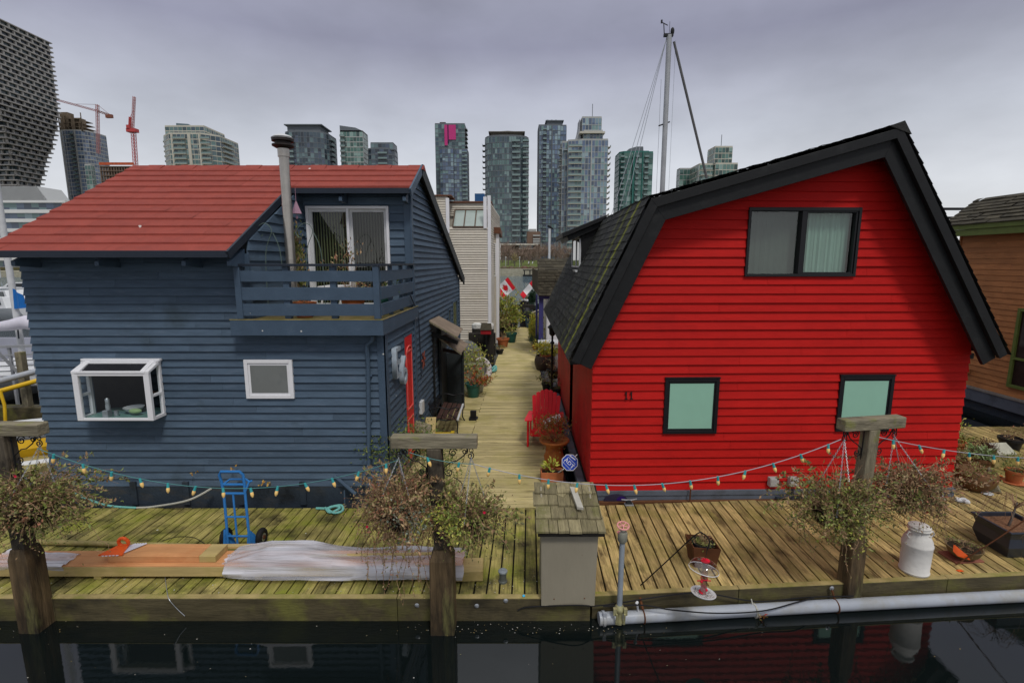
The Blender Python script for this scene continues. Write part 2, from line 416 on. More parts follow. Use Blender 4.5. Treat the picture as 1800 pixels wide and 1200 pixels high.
# ------------------------------------------------------------------ water and far land
KD = .0335                       # how far the walkway leans to the right per metre of depth
def water_mat():
    m = bpy.data.materials.new('harbour water'); m.use_nodes = True
    n = m.node_tree.nodes; L = m.node_tree.links; b = n['Principled BSDF']
    b.inputs['Base Color'].default_value = (.004, .0065, .0065, 1)
    b.inputs['Roughness'].default_value = .015
    b.inputs['IOR'].default_value = 1.5
    g = n.new('ShaderNodeNewGeometry'); sp = n.new('ShaderNodeSeparateXYZ'); L.new(g.outputs['Position'], sp.inputs[0])
    mr = n.new('ShaderNodeMapRange'); mr.inputs['From Min'].default_value = 16; mr.inputs['From Max'].default_value = 40
    mr.inputs['To Min'].default_value = .004; mr.inputs['To Max'].default_value = 1.0; L.new(sp.outputs['Y'], mr.inputs['Value'])
    tcn = n.new('ShaderNodeTexCoord'); mpn = n.new('ShaderNodeMapping'); mpn.inputs['Scale'].default_value = (.8, .35, 1)
    L.new(tcn.outputs['Object'], mpn.inputs[0])
    z = n.new('ShaderNodeTexNoise'); z.inputs['Scale'].default_value = .55; z.inputs['Detail'].default_value = 9; z.inputs['Roughness'].default_value = .7; L.new(mpn.outputs[0], z.inputs['Vector'])
    bp = n.new('ShaderNodeBump'); bp.inputs['Distance'].default_value = 1.1
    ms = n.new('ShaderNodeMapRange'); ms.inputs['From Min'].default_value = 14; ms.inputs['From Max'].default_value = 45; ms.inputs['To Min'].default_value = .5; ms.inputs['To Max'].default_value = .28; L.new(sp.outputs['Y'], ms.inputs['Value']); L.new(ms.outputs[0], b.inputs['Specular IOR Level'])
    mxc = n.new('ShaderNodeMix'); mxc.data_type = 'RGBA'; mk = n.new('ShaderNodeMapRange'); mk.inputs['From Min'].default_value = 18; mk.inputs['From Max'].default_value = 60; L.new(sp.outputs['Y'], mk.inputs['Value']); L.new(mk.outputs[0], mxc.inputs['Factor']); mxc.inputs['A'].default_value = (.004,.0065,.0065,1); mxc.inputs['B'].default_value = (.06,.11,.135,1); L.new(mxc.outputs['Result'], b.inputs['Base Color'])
    L.new(mr.outputs[0], bp.inputs['Strength']); L.new(z.outputs['Fac'], bp.inputs['Height']); L.new(bp.outputs[0], b.inputs['Normal'])
    return m
m_water = water_mat()
WZ = -.3
structure(MB().quad((-900,-60,WZ), (900,-60,WZ), (900,1500,WZ), (-900,1500,WZ)), 'water', m_water)
m_debris = MR('floating specks', [(.45,.42,.36),(.2,.17,.1),(.35,.25,.1),(.6,.58,.55)])
mb = MB()
for i in range(170):
    if random.random() < .3: x, y = random.uniform(-6, 6), random.uniform(4.2, 5.25)
    else: x, y = random.choice([-5.45, -.85, 1.2, .5, -.2]) + random.gauss(0, .35), 5.24 + random.gauss(0, .06)
    r_ = random.uniform(.002, .008)
    mb.add([(x-r_, y, WZ+.003), (x, y-r_*.7, WZ+.003), (x+r_*1.3, y, WZ+.003), (x, y+r_*.8, WZ+.003)], [(0,1,2,3)])
tag(mb.build('floating_debris', m_debris), 'specks of leaf litter floating on the black water by the dock', 'debris', kind='stuff')

m_land = M('far shore ground', (.09,.085,.05), .9, var=.3, scale=.2, bump=0)
m_grass = M('far shore grass', (.10,.125,.03), .9, var=.35, scale=.4, bump=0)
m_stonewall = M('stone seawall', (.34,.32,.24), .85, var=.3, scale=1.5, stretch=(1,1,2), bump=.2, stain=((.16,.16,.09), .8,.5,.7,.6))
SY = 150.0
mb = MB(); mb.obox((-900, SY+2, WZ-1), (1800,0,0), (0,1300,0), (0,0,3.0)); structure(mb, 'ground', m_land)
mb = MB()
for i in range(60):
    x0 = -60 + i*3.0
    mb.obox((x0, SY, WZ-1), (2.97,0,0), (0,1.9,0), (0,0,3.1+random.uniform(-.05,.05)))
tag(mb.build('seawall', m_stonewall), 'low stone seawall along the far shore under the grass bank', 'wall')
mb = MB().quad((-80, SY+4, 1.72), (160, SY+4, 1.72), (160, SY+40, 4.4), (-80, SY+40, 4.4)); structure(mb, 'grass_bank', m_grass)
mb = MB()
for i in range(40): mb.ball((-30+i*2.1+random.uniform(-.5,.5), SY+3.6, 1.8), 1.3, .8, random.uniform(.5,.9), 7, 5)
tag(mb.build('low_hedge', MR('reddish hedge', [(.10,.04,.025),(.08,.06,.03)])), 'low reddish hedge along the top of the far seawall', 'hedge')

# ------------------------------------------------------------------ docks
def yfront(x):
    return 5.45 if x < .96 else 5.49 + .0737*(x - 1.0)
def planks(mb, x0, x1, yr, front, back, pitch=.147, gap=.018, zz=0, th=.04):
    x = x0
    while x < x1:
        w_ = pitch - gap
        f, bk = front(x), back(x)
        dz = random.uniform(-.0035, .0035); j = random.uniform(-.006, .006)
        a = V((x + KD*(f-yr), f + j, zz - th + dz)); dl = bk - f
        mb.obox(a, (w_, 0, 0), (KD*dl, dl, 0), (0,0,th))
        x += pitch
mb = MB()
planks(mb, -19, -.6, 5.45, yfront, lambda x: 7.56)
planks(mb, -.6, .93, 5.45, yfront, lambda x: 7.56, pitch=.152, gap=.020)
structure(mb, 'boardwalk', m_dock_l, bevel=.003)
mb = MB()
def back_r(x):
    return 7.64 + .075*(x-1.2) if x < 6.75 else 11.6
planks(mb, .98, 16, 5.5, yfront, back_r, pitch=.158, gap=.020)
structure(mb, 'boardwalk.001', m_dock_r, bevel=.003)
# walkway between the houses, boards across
mb = MB(); y = 7.58
while y < 30:
    xl = -1.30 + KD*y - KD*0; xr = .80 + .012*y
    xl = -1.29 + KD*y
    g_ = .011 if random.random() > .06 else .02
    mb.box(xl + random.uniform(-.015,.015), xr + random.uniform(-.02,.02), y, y + .14 - g_, -.04, random.uniform(-.003,.003))
    y += .14
structure(mb, 'walkway', m_walk, bevel=.003)
mb = MB(); y = 7.6
while y < 17:
    mb.box(-2.02 + KD*(y-7.75), -1.305 + KD*y, y, y + .132, -.085, -.035 + random.uniform(-.004,.004))
    y += .14
structure(mb, 'walkway.001', m_walk, bevel=.003)
# timbers under the docks and the front fascia boards
mb = MB()
mb.box(-19, .93, 5.5, 7.54, -.5, -.05)
mb.prism([(1.0,5.55,-.5),(6.75,5.97,-.5),(6.75,7.9,-.5),(1.0,7.55,-.5)], (0,0,.44))
mb.prism([(6.75,6.0,-.5),(16,6.65,-.5),(16,11.55,-.5),(6.75,11.55,-.5)], (0,0,.44))
mb.prism([(-1.02,7.6,-.5),(.86,7.6,-.5),(1.12,29.9,-.5),(-.3,29.9,-.5)], (0,0,.44))
mb.prism([(-2.0,7.6,-.5),(-1.06,7.6,-.5),(-.76,17,-.5),(-1.7,17,-.5)], (0,0,.40))
structure(mb, 'dock_frame', m_under)
mb = MB(); mt = MB()
x = -19
for L_ in (6.2, 7.4, 4.05, 2.28):
    mb.box(x, x+L_-.006, 5.375, 5.446, -.33, -.016); mt.box(x, x+L_-.01, 5.372, 5.447, -.0135, -.0); x += L_
x = .95
for L_ in (1.8, 2.7, 3.6, 6.8):
    a = V((x, yfront(x+.06)-.075, -.33)); q = V((L_-.006, .0737*L_, 0))
    mb.obox(a, q, (0,.07,0), (0,0,.314)); mt.obox(a + V((0,-.003,.317)), q, (0,.074,0), (0,0,.012)); x += L_
structure(mb, 'dock_fascia', m_fascia, bevel=.006)
structure(mt, 'dock_edge', m_fasciatop, bevel=.003)

# ------------------------------------------------------------------ siding, windows
def siding(mb, O, ex, en, zs, left, right, holes=(), lip=.030, joints=2.6):
    """lap siding: each course a wedge of boards; zs = course bottoms (and last top); left/right give limits at a height"""
    O, ex, en = V(O), V(ex), V(en).normalized(); up = V((0,0,1))
    def pt(x, z, d): return O + ex*x + up*z + en*d
    for k in range(len(zs)-1):
        za, zb = zs[k], zs[k+1]
        cuts = sorted({za, zb} | {h for ho in holes for h in (ho[2], ho[3]) if za + .004 < h < zb - .004})
        j0 = lip * random.uniform(.85, 1.2)
        dz = random.uniform(-.004, .004)
        seams = []
        x = left(za) + random.uniform(.3, 1.0)*joints
        while x < right(za): seams.append(x); x += random.uniform(.6, 1.3)*joints
        for c0, c1 in zip(cuts[:-1], cuts[1:]):
            d0 = j0*(zb-c0)/(zb-za) + .003; d1 = j0*(zb-c1)/(zb-za) + .003
            l0, l1, r0, r1 = left(c0), left(c1), right(c0), right(c1)
            if r0 - l0 < .01: continue
            if r1 - l1 < .002: m_ = (l1+r1)/2; l1 = r1 = m_
            spans = [(l0, r0)]
            for hx0, hx1, hz0, hz1 in holes:
                if hz0 < (c0+c1)/2 < hz1:
                    ns = []
                    for a, b in spans:
                        if hx1 <= a or hx0 >= b: ns.append((a, b)); continue
                        if hx0 > a: ns.append((a, hx0))
                        if hx1 < b: ns.append((hx1, b))
                    spans = ns
            out_ = []
            for a, b in spans:
                ss = [s_ for s_ in seams if a + .15 < s_ < b - .15]
                pts = [a] + ss + [b]
                out_ += list(zip(pts[:-1], pts[1:]))
            for a, b in out_:
                g_ = .0015
                a0 = a if a == l0 else a + g_; b0 = b if b == r0 else b - g_
                a1 = l1 if a == l0 else a0; b1 = r1 if b == r0 else b0
                a1 = max(a1, l1); b1 = min(b1, r1)
                if b1 < a1: a1 = b1 = (a1+b1)/2
                zlo = c0 + (dz if c0 == za and k else 0)
                mb.add([pt(a0, zlo, d0), pt(b0, zlo, d0), pt(b1, c1, d1), pt(a1, c1, d1),
                        pt(a0, zlo, -.01), pt(b0, zlo, -.01), pt(b1, c1, -.01), pt(a1, c1, -.01)],
                       [(0,1,2,3), (4,5,1,0), (4,0,3,7), (5,6,2,1)])
def courses(z0, z1, e): 
    n = max(1, round((z1-z0)/e)); return [z0 + (z1-z0)*i/n for i in range(n+1)]
def bars(O, ex, en, x0, x1, z0, z1, fw, d0, d1, vert=(), horiz=(), mw=None, fb=None, ft=None):
    """a rectangular frame of bars standing from d0 to d1 off the wall"""
    O, ex, en = V(O), V(ex), V(en).normalized(); up = V((0,0,1)); mb = MB(); mw = mw or fw
    fb = fb or fw; ft = ft or fw
    def bar(a, b, c, d, da=d0, db=d1): mb.obox(O + ex*a + up*c + en*da, ex*(b-a), en*(db-da), up*(d-c))
    bar(x0, x0+fw, z0, z1); bar(x1-fw, x1, z0, z1)
    bar(x0+fw, x1-fw, z0, z0+fb); bar(x0+fw, x1-fw, z1-ft, z1)
    for v_ in vert: bar(v_-mw/2, v_+mw/2, z0+fb, z1-ft, d0, d1-.004)
    for h_ in horiz: bar(x0+fw, x1-fw, h_-mw/2, h_+mw/2, d0, d1-.006)
    return mb
def panel(O, ex, en, x0, x1, z0, z1, d):
    O, ex, en = V(O), V(ex), V(en).normalized(); up = V((0,0,1))
    f = lambda x, z: O + ex*x + up*z + en*d
    return MB().quad(f(x0,z0), f(x1,z0), f(x1,z1), f(x0,z1))
def curtain(O, ex, en, x0, x1, z0, z1, d, n, amp):
    O, ex, en = V(O), V(ex), V(en).normalized(); up = V((0,0,1)); vs = []; fs = []
    ph = random.uniform(0, 6)
    for i in range(n+1):
        x = x0 + (x1-x0)*i/n
        a = amp*(math.sin(i*.9+ph) + .5*math.sin(i*2.3+ph*2))
        for z in (z0, z1): vs.append(O + ex*x + up*z + en*(d + a))
    for i in range(n): fs.append((2*i, 2*i+2, 2*i+3, 2*i+1))
    return MB().add(vs, fs)

# ================================================================== BLUE FLOATING HOME
def B(x, y, z): return V((x + KD*(y-7.75), y, z))
EY = V((KD, 1, 0)); EX = V((1, 0, 0))
YF = 7.75
blue = thing('floating_home', 'blue clapboard floating home with red shingle roof, corner balcony and white box window', 'house', (-4.7, 11.5, -.3))
HOLE_BAY = (-6.62, -5.52, 1.53, 2.33)
front = MB()
siding(front, (0, YF, 0), EX, (0,-1,0), courses(.30, 4.0, .123), lambda z: -7.48, lambda z: -2.09,
       holes=[(-4.07, 3, 2.95, 5), HOLE_BAY], joints=3.2)
front.build('wall', m_blue, blue)
ZRF = lambda y: 3.98 + .5375*(y-7.3)           # underside of the front roof slope
ZRR = lambda y: 5.70 - .385*(y-10.5)
sidew = MB()
DOOR = (8.92, 9.50, .16, 2.56)
siding(sidew, (-2.0 - KD*YF, 0, 0), EY, (1,-KD,0), courses(.30, 5.7, .123),
       lambda z: 7.82 if z < 4.25 else 7.3 + (z-3.98)/.5375, lambda z: min(16.1, 10.5 + (5.66-z)/.385),
       holes=[(7, 9.80, 3.0, 5.34), DOOR, (13.9, 14.35, 2.15, 2.6), (14.7, 15.7, 1.0, 2.75)], joints=3.5)
sidew.build('wall', m_blue, blue)
rec = MB()
siding(rec, (0, 9.78, 0), EX, (0,-1,0), courses(2.99, 5.40, .155), lambda z: -4.0, lambda z: -1.95, holes=[(-3.885, -2.325, 3.0, 4.93)], joints=3)
siding(rec, (-4.02 - KD*YF, 0, 0), EY, (1,0,0), courses(2.99, 5.30, .155), lambda z: 7.76 if z < 4.15 else 7.36 + (z-3.98)/.5375, lambda z: 9.78, joints=4)
rec.build('recess_wall', m_blue, blue)
bk = MB()                                          # plain walls the photo does not show
bk.quad((-7.47,7.76,-.2), (-7.2,16.1,-.2), (-7.2,16.1,3.3), (-7.38,10.5,5.6), (-7.47,7.76,4.0))
bk.quad((-7.2,16.1,-.2), B(-2,16.1,-.2), B(-2,16.1,3.45), (-7.2,16.1,3.45))
bk.quad((-4.06, 7.79, 2.98), (-2.02, 7.79, 2.98), (-1.96, 9.7, 2.98), (-4.06, 9.7, 2.98))
bk.build('rear_wall', m_blue, blue)
h = MB(); h.box(-7.46, -2.02, 7.72, 7.79, -.12, .30)
h.obox(B(-2.05,7.8,-.12), EY*8.3, (.04,0,0), (0,0,.42))
h.box(-7.40, -2.2, 7.85, 16, -.5, .05)
for x in (-6.2, -5.35, -4.45, -3.45): h.box(x, x+.1, 7.69, 7.73, -.02, .38)
h.build('hull', m_hull, blue, bevel=.008)
h = MB(); h.box(-7.3, -2.1, 7.76, 15.9, -.6, -.12); h.build('float', m_under, blue)
# corner boards and trim
def cboard(q): q.build('corner_board', m_bluetrim, blue, bevel=.004); return MB()
t = MB()
t.box(-2.10, -1.965, 7.712, 7.745, .30, 2.80); t.obox(V((-1.965,7.712,.30)), EY*.14, (-.03,0,0), (0,0,2.49)); t = cboard(t)
t.obox(B(-1.99, 9.74, 2.99), (-.12,0,0), EY*.05, (0,0,2.36)); t.obox(B(-1.988, 9.72, .3), EY*.11, (.036,0,0), (0,0,5.03)); t = cboard(t)
t.obox(B(-1.985, 16.06, .3), EY*.08, (.035,0,0), (0,0,3.1)); t = cboard(t)
t.box(-4.09, -3.98, 7.70, 7.745, 2.99, 4.02)
t.build('corner_board', m_bluetrim, blue, bevel=.004)
# roof
roof = MB()
NR = 13
S0, S1 = 7.24, 10.52
def zr(y): return 4.045 + .5375*(y-7.3)
for k in range(NR):
    ya, yb = S0 + (S1-S0)*k/NR, S0 + (S1-S0)*(k+1)/NR
    yb2 = yb + .03
    xr = -4.03 if ya < 9.42 else -1.84
    xx = -7.60
    while xx < xr - .05:
        x2 = min(xr, xx + random.uniform(.25, 1.0))
        if xr - x2 < .2: x2 = xr
        d = random.uniform(0, .006); wob = .012*math.sin(xx*1.3+k)
        kk = KD if xr > -3 else 0
        A = [(xx, ya, zr(ya)+.03+d+wob*.3), (x2, ya, zr(ya)+.03+d+wob*.3), (x2, yb2, zr(yb2)+.004), (xx, yb2, zr(yb2)+.004)]
        Bv = [(xx, ya, zr(ya)-.005), (x2, ya, zr(ya)-.005)]
        roof.add(A + Bv, [(0,1,2,3), (4,5,1,0)])
        xx = x2 + .0015
for i in range(18):                                 # ridge caps
    xa = -7.6 + i*.325
    roof.prism([(xa, 10.32, zr(10.32)+.02+.008*(i%2)), (xa, 10.52, zr(10.52)+.028+.008*(i%2)), (xa, 10.72, zr(10.52)-.06)], (.318,0,0))
o_roof = roof.build('roof', m_redroof, blue)
rs = MB()
rs.prism([(-7.6,7.26,3.985), (-7.6,10.5,5.725), (-7.6,16.75,3.30), (-7.6,16.75,3.38), (-7.6,10.52,5.76), (-7.6,7.26,4.012)], (3.565,0,0))
rs.prism([(-4.035,9.44,5.156), (-4.035,10.5,5.725), (-4.035,16.75,3.30), (-4.035,16.75,3.38), (-4.035,10.52,5.76), (-4.035,9.44,5.18)], (2.19,0,0))
rs.build('roof_deck', m_darkblue, blue)
f = MB()
f.box(-7.62, -4.02, 7.215, 7.245, 3.955, 4.055)                                    # eave board
f.box(-4.03, -1.83, 9.395, 9.425, 5.115, 5.21)
f.beam((-4.02, 7.22, 3.99), (-4.02, 9.45, 5.19), .035, .12)
f.build('eave_board', m_darkblue, blue, bevel=.004)
f = MB()
f.beam((-1.835, 9.40, 5.13), (-1.80, 10.52, 5.745), .035, .15)
f.build('rake_board', m_bluetrim, blue, bevel=.004)
f = MB()
f.beam((-1.79, 10.45, 5.70), (-1.585, 16.8, 3.26), .035, .26)
f.prism([(-1.90,10.5,5.68), (-1.80,10.5,5.68), (-1.60,16.8,3.24), (-1.7,16.8,3.24)], (0,0,.03))
f.build('rake_board', m_blacktrim, blue, bevel=.004)
for x in (-7.2, -6.0, -4.75, -4.1, -3.15, -1.99):
    y0, z0 = (7.3, 3.93) if x < -4.08 else (9.42, 5.08)
    b_ = MB(); b_.prism([(x, y0+.43, z0+.16), (x, y0+.02, z0-.02), (x, y0+.02, z0-.09), (x, y0+.43, z0-.12)], (.06,0,0))
    b_.build('rafter_end', m_bluetrim, blue, bevel=.003)
# balcony
bal = MB()
bal.box(-4.23, -1.935, 7.50, 7.54, 2.80, 3.035)
bal.obox(V((-1.975, 7.54, 2.80)), EY*2.42, (.04,0,0), (0,0,.235))
bal.box(-4.23, -4.19, 7.54, 7.73, 2.80, 3.035)
balc = bal.build('balcony', m_bluetrim, blue, bevel=.004)
fl = MB(); y = 7.53
while y < 9.7:
    fl.obox((-4.18 if y < 7.72 else -4.0, y, 3.0), (2.215 + KD*(y-7.5) - (0 if y < 7.72 else .18), 0, 0), (0,.132,0), (0,0,.03)); y += .14
fl.box(-4.235, -1.93, 7.495, 7.53, 3.037, 3.045); fl.obox(V((-1.94,7.53,3.037)), EY*2.4, (.012,0,0), (0,0,.008))
fl.build('balcony_floor', m_fasciatop, balc)
for za, zb in ((3.09,3.275), (3.335,3.522), (3.598,3.765)):
    r_ = MB(); r_.box(-4.05, -2.06, 7.525, 7.55, za + random.uniform(-.01,.01), zb); r_.build('rail_board', m_bluetrim, balc, bevel=.004)
    r_ = MB(); r_.obox(V((-1.99, 7.58, za)), EY*2.15, (.025,0,0), (0,0,zb-za)); r_.build('rail_board', m_bluetrim, balc, bevel=.004)
for x in (-4.12, -3.42, -2.72, -2.065):
    r_ = MB(); r_.box(x, x+.09, 7.51 if x in (-4.12,-2.065) else 7.552, 7.60 if x in (-4.12,-2.065) else 7.64, 3.05, 3.83); r_.build('rail_post', m_bluetrim, balc, bevel=.004)
for y in (8.3, 9.0, 9.62):
    r_ = MB(); r_.obox(B(-2.055+.0, y, 3.04), (.06,0,0), (0,.08,0), (0,0,.79)); r_.build('rail_post', m_bluetrim, balc, bevel=.004)
r_ = MB(); r_.box(-4.16, -1.94, 7.50, 7.62, 3.832, 3.868); r_.obox(V((-2.05,7.62,3.832)), EY*2.1, (.115,0,0), (0,0,.036)); r_.build('hand_rail', m_darkblue, balc, bevel=.004)
# sliding door
O9 = (0, 9.78, 0); FN = (0,-1,0)
sd_ = bars(O9, EX, FN, -3.885, -2.325, 3.0, 4.93, .05, -.06, .06, vert=(-3.1,), mw=.05)
sdoor = sd_.build('sliding_door', m_white, blue, bevel=.004)
bars(O9, EX, FN, -3.835, -3.08, 3.05, 4.88, .055, -.03, .025).build('sash', m_greywhite, sdoor, bevel=.003)
bars(O9, EX, FN, -3.08, -2.375, 3.05, 4.88, .055, -.05, .0).build('sash', m_greywhite, sdoor, bevel=.003)
p_ = panel(O9, EX, FN, -3.78, -3.13, 3.1, 4.83, .0); q_ = panel(O9, EX, FN, -3.03, -2.43, 3.1, 4.83, -.03)
p_.add(q_.v, q_.f); p_.build('pane', m_glass, sdoor)
m_blindL = M('olive vertical blinds', (.27,.29,.15), .6, island=.06, var=.05, bump=0)
m_blindR = M('dim vertical blinds', (.12,.125,.10), .6, island=.08, var=.05, bump=0)
for (a, b, nn, mm_) in ((-3.80, -3.10, 13, m_blindL), (-3.05, -2.40, 12, m_blindR)):
    bl = MB()
    for i in range(nn):
        xa = a + (b-a)*i/nn
        bl.quad((xa, 9.91, 3.05), (xa+.043, 9.865, 3.05), (xa+.043, 9.865, 4.86), (xa, 9.91, 4.86))
    bl.build('blind', mm_, sdoor)
rm = MB(); rm.quad((-3.95,9.98,2.98), (-2.25,9.98,2.98), (-2.25,9.98,5.0), (-3.95,9.98,5.0)); rm.build('room', m_dark, sdoor)
hn = MB(); hn.box(-3.125, -3.10, 9.70, 9.75, 3.88, 4.08); hn.build('handle', m_darkmetal, sdoor, bevel=.003)
# bay (box) window
bay = MB()
X0, X1, YB = -6.66, -5.495, 7.435
ZB, ZT, ZW = 1.492, 2.245, 2.372
def bw(a, b, w_=.055, h_=.055): bay.beam(a, b, w_, h_)
fw = .085
bay.box(X0, X0+fw, YB, YB+.05, ZB, ZT); bay.box(X1-fw, X1, YB, YB+.05, ZB, ZT)
bay.box(X0+fw, X1-fw, YB+.002, YB+.05, ZB, ZB+.038); bay.box(X0+fw, X1-fw, YB+.002, YB+.05, ZT-.052, ZT)
for x in (X0, X1-.05):
    bay.prism([(x, YB+.05, ZB), (x, 7.73, ZB), (x, 7.73, ZB+.05), (x, YB+.05, ZB+.05)], (.05,0,0))
    bay.box(x, x+.05, 7.68, 7.73, ZB+.05, ZW-.01)
    bay.box(x+.002, x+.048, YB+.05, 7.68, 1.85, 1.89)
    bay.prism([(x-.006, YB-.002, ZT-.02), (x-.006, 7.73, ZW-.03), (x-.006, 7.73, ZW+.02), (x-.006, YB-.002, ZT+.02)], (.062,0,0))
bay.box(X0-.03, X1+.03, 7.66, 7.735, ZW+.005, ZW+.04); bay.box(X0, X1, 7.62, 7.735, ZW-.03, ZW+.003)
bay.beam((X0+.05, YB+.02, ZT+.005), (X1-.05, YB+.02, ZT+.005), .06, .03)
for x in (X0+.05, X1-.05-.075): bay.prism([(x, YB, ZT-.005), (x, 7.66, ZW-.02), (x, 7.66, ZW+.012), (x, YB, ZT+.028)], (.075,0,0))
bayo = bay.build('box_window', m_white, blue, bevel=.004)
MB().quad((X0+.12, YB+.03, ZT+.008), (X1-.12, YB+.03, ZT+.008), (X1-.12, 7.64, ZW-.012), (X0+.12, 7.64, ZW-.012)).build('roof_pane', M('tinted roof glass', (.022,.022,.026), .12, var=.2, bump=0, spec=.4), bayo)
g_ = MB(); g_.quad((X0+fw, YB+.025, ZB+.03), (X1-fw, YB+.025, ZB+.03), (X1-fw, YB+.025, ZT-.05), (X0+fw, YB+.025, ZT-.05))
for x in (X0+.025, X1-.025): g_.quad((x, YB+.05, ZB+.04), (x, 7.68, ZB+.04), (x, 7.68, ZW-.03), (x, YB+.05, ZT-.02))
g_.build('pane', m_glass, bayo)
MB().box(X0+.052, X1-.052, YB+.055, 8.05, ZB+.002, ZB+.03).build('window_shelf', M('teal tile', (.16,.30,.27), .2, var=.2, scale=8, bump=0, stain=((.28,.30,.2), 6,.5,.7,.5)), bayo)
im = MB(); im.box(-7.2, -4.7, 9.6, 9.65, .9, 3.0); im.box(-7.2, -7.15, 7.8, 9.6, .9, 3.0); im.box(-4.75, -4.7, 7.8, 9.6, .9, 3.0); im.box(-7.2,-4.7,7.8,9.6,2.6,2.65); im.box(-7.2,-4.7,8.06,9.6,1.1,1.15)
im.build('kitchen_room', M('dim kitchen', (.045,.035,.025), .8, var=.5, scale=2.5, bump=0), bayo)
im = MB(); im.box(-6.5, -5.9, 9.5, 9.58, 1.7, 2.5); im.box(-6.45, -6.2, 8.6, 8.7, 1.6, 1.64); im.build('kitchen_cupboard', M('brown cupboard', (.35,.13,.04), .6, bump=0), bayo)  # cupboard colour raised to stand in for warm light in the kitchen
MB().box(-5.85, -5.7, 9.45, 9.5, 2.32, 2.5).build('wall_calendar', M('pale yellow paper', (.65,.58,.22), .8, bump=0), bayo)  # paper colour brightened too, in place of lamp light
def small(name, label, cat, mb, mat, **k):
    return tag(mb.build(name, mat, **k), label, cat)
sl = MB(); sl.lathe((-6.32, 7.62, ZB+.03), [(.035,0),(.035,.16),(.028,.19),(.03,.2),(.03,.26),(.012,.28),(0,.28)], 14)
small('soap_dispenser', 'tall chrome dispenser standing behind the glass of the white box window', 'dispenser', sl, m_steel, smooth=True)
sl = MB(); sl.lathe((-6.28, 7.54, ZB+.03), [(.06,0),(.06,.1),(.05,.11),(0,.11)], 4, square=1); sl.lathe((-6.17, 7.58, ZB+.03), [(.03,0),(.03,.09),(0,.09)], 10)
small('scrub_caddy', 'small grey metal caddy on the sill of the white box window', 'caddy', sl, m_steel)
sl = MB(); sl.lathe((-6.02, 7.75, ZB+.03), [(.05,0),(.14,.09),(.145,.10),(.04,.01),(0,.01)], 18)
small('mixing_bowl', 'wide grey bowl inside the white box window', 'bowl', sl, m_greywhite, smooth=True)
sl = MB(); sl.ball((-5.9, 7.62, ZB+.10), .1, .05, .04); small('dish_cloth', 'crumpled pale green cloth on the bowl in the box window', 'cloth', sl, M('green cloth', (.3,.42,.2), .8, bump=.3))
sl = MB(); sl.lathe((-5.62, 7.53, ZB+.03), [(.026,0),(.03,.11),(.03,.11),(.024,.02),(0,.02)], 12); small('tumbler', 'small teal tumbler at the end of the box window sill', 'cup', sl, M('teal cup', (.1,.3,.3), .2, bump=0), smooth=True)
# little white window
O7 = (0, YF, 0)
a, b = P(428,632,7.71), P(517,700,7.71)
wx0, wx1, wz0, wz1 = a.x, P(513,632,7.71).x, b.z, a.z
wn = bars(O7, EX, FN, wx0, wx1, wz0, wz1, .055, .0, .055).build('window', m_white, blue, bevel=.004)
bars(O7, EX, FN, wx0+.055, wx1-.055, wz0+.055, wz1-.055, .04, .0, .038).build('sash', m_white, wn, bevel=.003)
panel(O7, EX, FN, wx0+.09, wx1-.09, wz0+.09, wz1-.09, .042).build('pane', M('grey obscured glass', (.17,.18,.175), .25, var=.08, scale=1.5, bump=.06, bscale=90, stain=((.10,.11,.11), 2,.5,.7,.5)), wn)
# downspout
dp = [P(655,590,7.60), P(655,598,7.62), P(645,606,7.66), P(647,640,7.69), P(649,815,7.69), P(640,835,7.62), P(639,850,7.60)]
mb = MB(); mb.tube(dp, .034, 10); 
for v_ in (660, 740): p = P(648, v_, 7.69); mb.box(p.x-.05, p.x+.05, 7.68, 7.735, p.z-.012, p.z+.012)
mb.build('downspout', m_bluetrim, blue, smooth=True)
# red front door on the passage side
SO = V((-2.0 - KD*YF, 0, 0)); SNX = V((1,-KD,0)).normalized()
dd = MB(); dd.obox(SO + EY*8.93 + V((.0,0,.16)), EY*.56, SNX*.03, (0,0,2.39))
door = dd.build('front_door', m_doorred, blue, bevel=.004)
pn = bars(SO, EY, SNX, 9.0, 9.42, 1.18, 2.28, .022, .03, .045); q2 = bars(SO, EY, SNX, 9.0, 9.42, .34, 1.0, .022, .03, .045); pn.add(q2.v, q2.f)
arc = [SO + EY*(9.21 - .2*math.cos(PI*i/10)) + V((0,0,2.26 + .1*math.sin(PI*i/10))) + SNX*.04 for i in range(11)]; pn.tube(arc, .012, 6)
pn.build('door_moulding', M('worn red moulding', (.66,.12,.10), .45, var=.2, bump=.1), door)
text_mesh('77', .14, .004, m_white, 'lettering', door, frame(SO + EY*9.2 + V((0,0,.55)) + SNX*.034, EY, (0,0,1)))
t = MB()
t.add(*[(bars(SO, EY, SNX, 8.88, 9.55, .14, 2.6, .045, .0, .032)).v, (bars(SO, EY, SNX, 8.88, 9.55, .14, 2.6, .045, .0, .032)).f]); t.build('door_frame', m_bluetrim, door)
# big grey letters beside the door
LX = frame(SO + EY*8.20 + V((0,0,2.22)) + SNX*.065, EY, (0,0,1))
let = text_mesh('E', .74, .04, m_greypaint, 'lettering', blue, LX)
let2 = text_mesh('6', .72, .04, m_greypaint, 'lettering', blue, frame(SO + EY*8.63 + V((0,0,2.0)) + SNX*.065, EY, (0,0,1)))
# windows on the passage side, towards the back
for (a, b, z0, z1) in ((13.9, 14.35, 2.15, 2.6), (14.7, 15.7, 1.0, 2.75)):
    f = bars(SO, EY, SNX, a, b, z0, z1, .05, -.02, .045).build('window', m_bluetrim, blue, bevel=.003)
    panel(SO, EY, SNX, a+.05, b-.05, z0+.05, z1-.05, .012).build('pane', M('mottled olive glass', (.13,.14,.07), .1, var=.4, scale=2, bump=0), f)  # opaque panes in a mottled olive
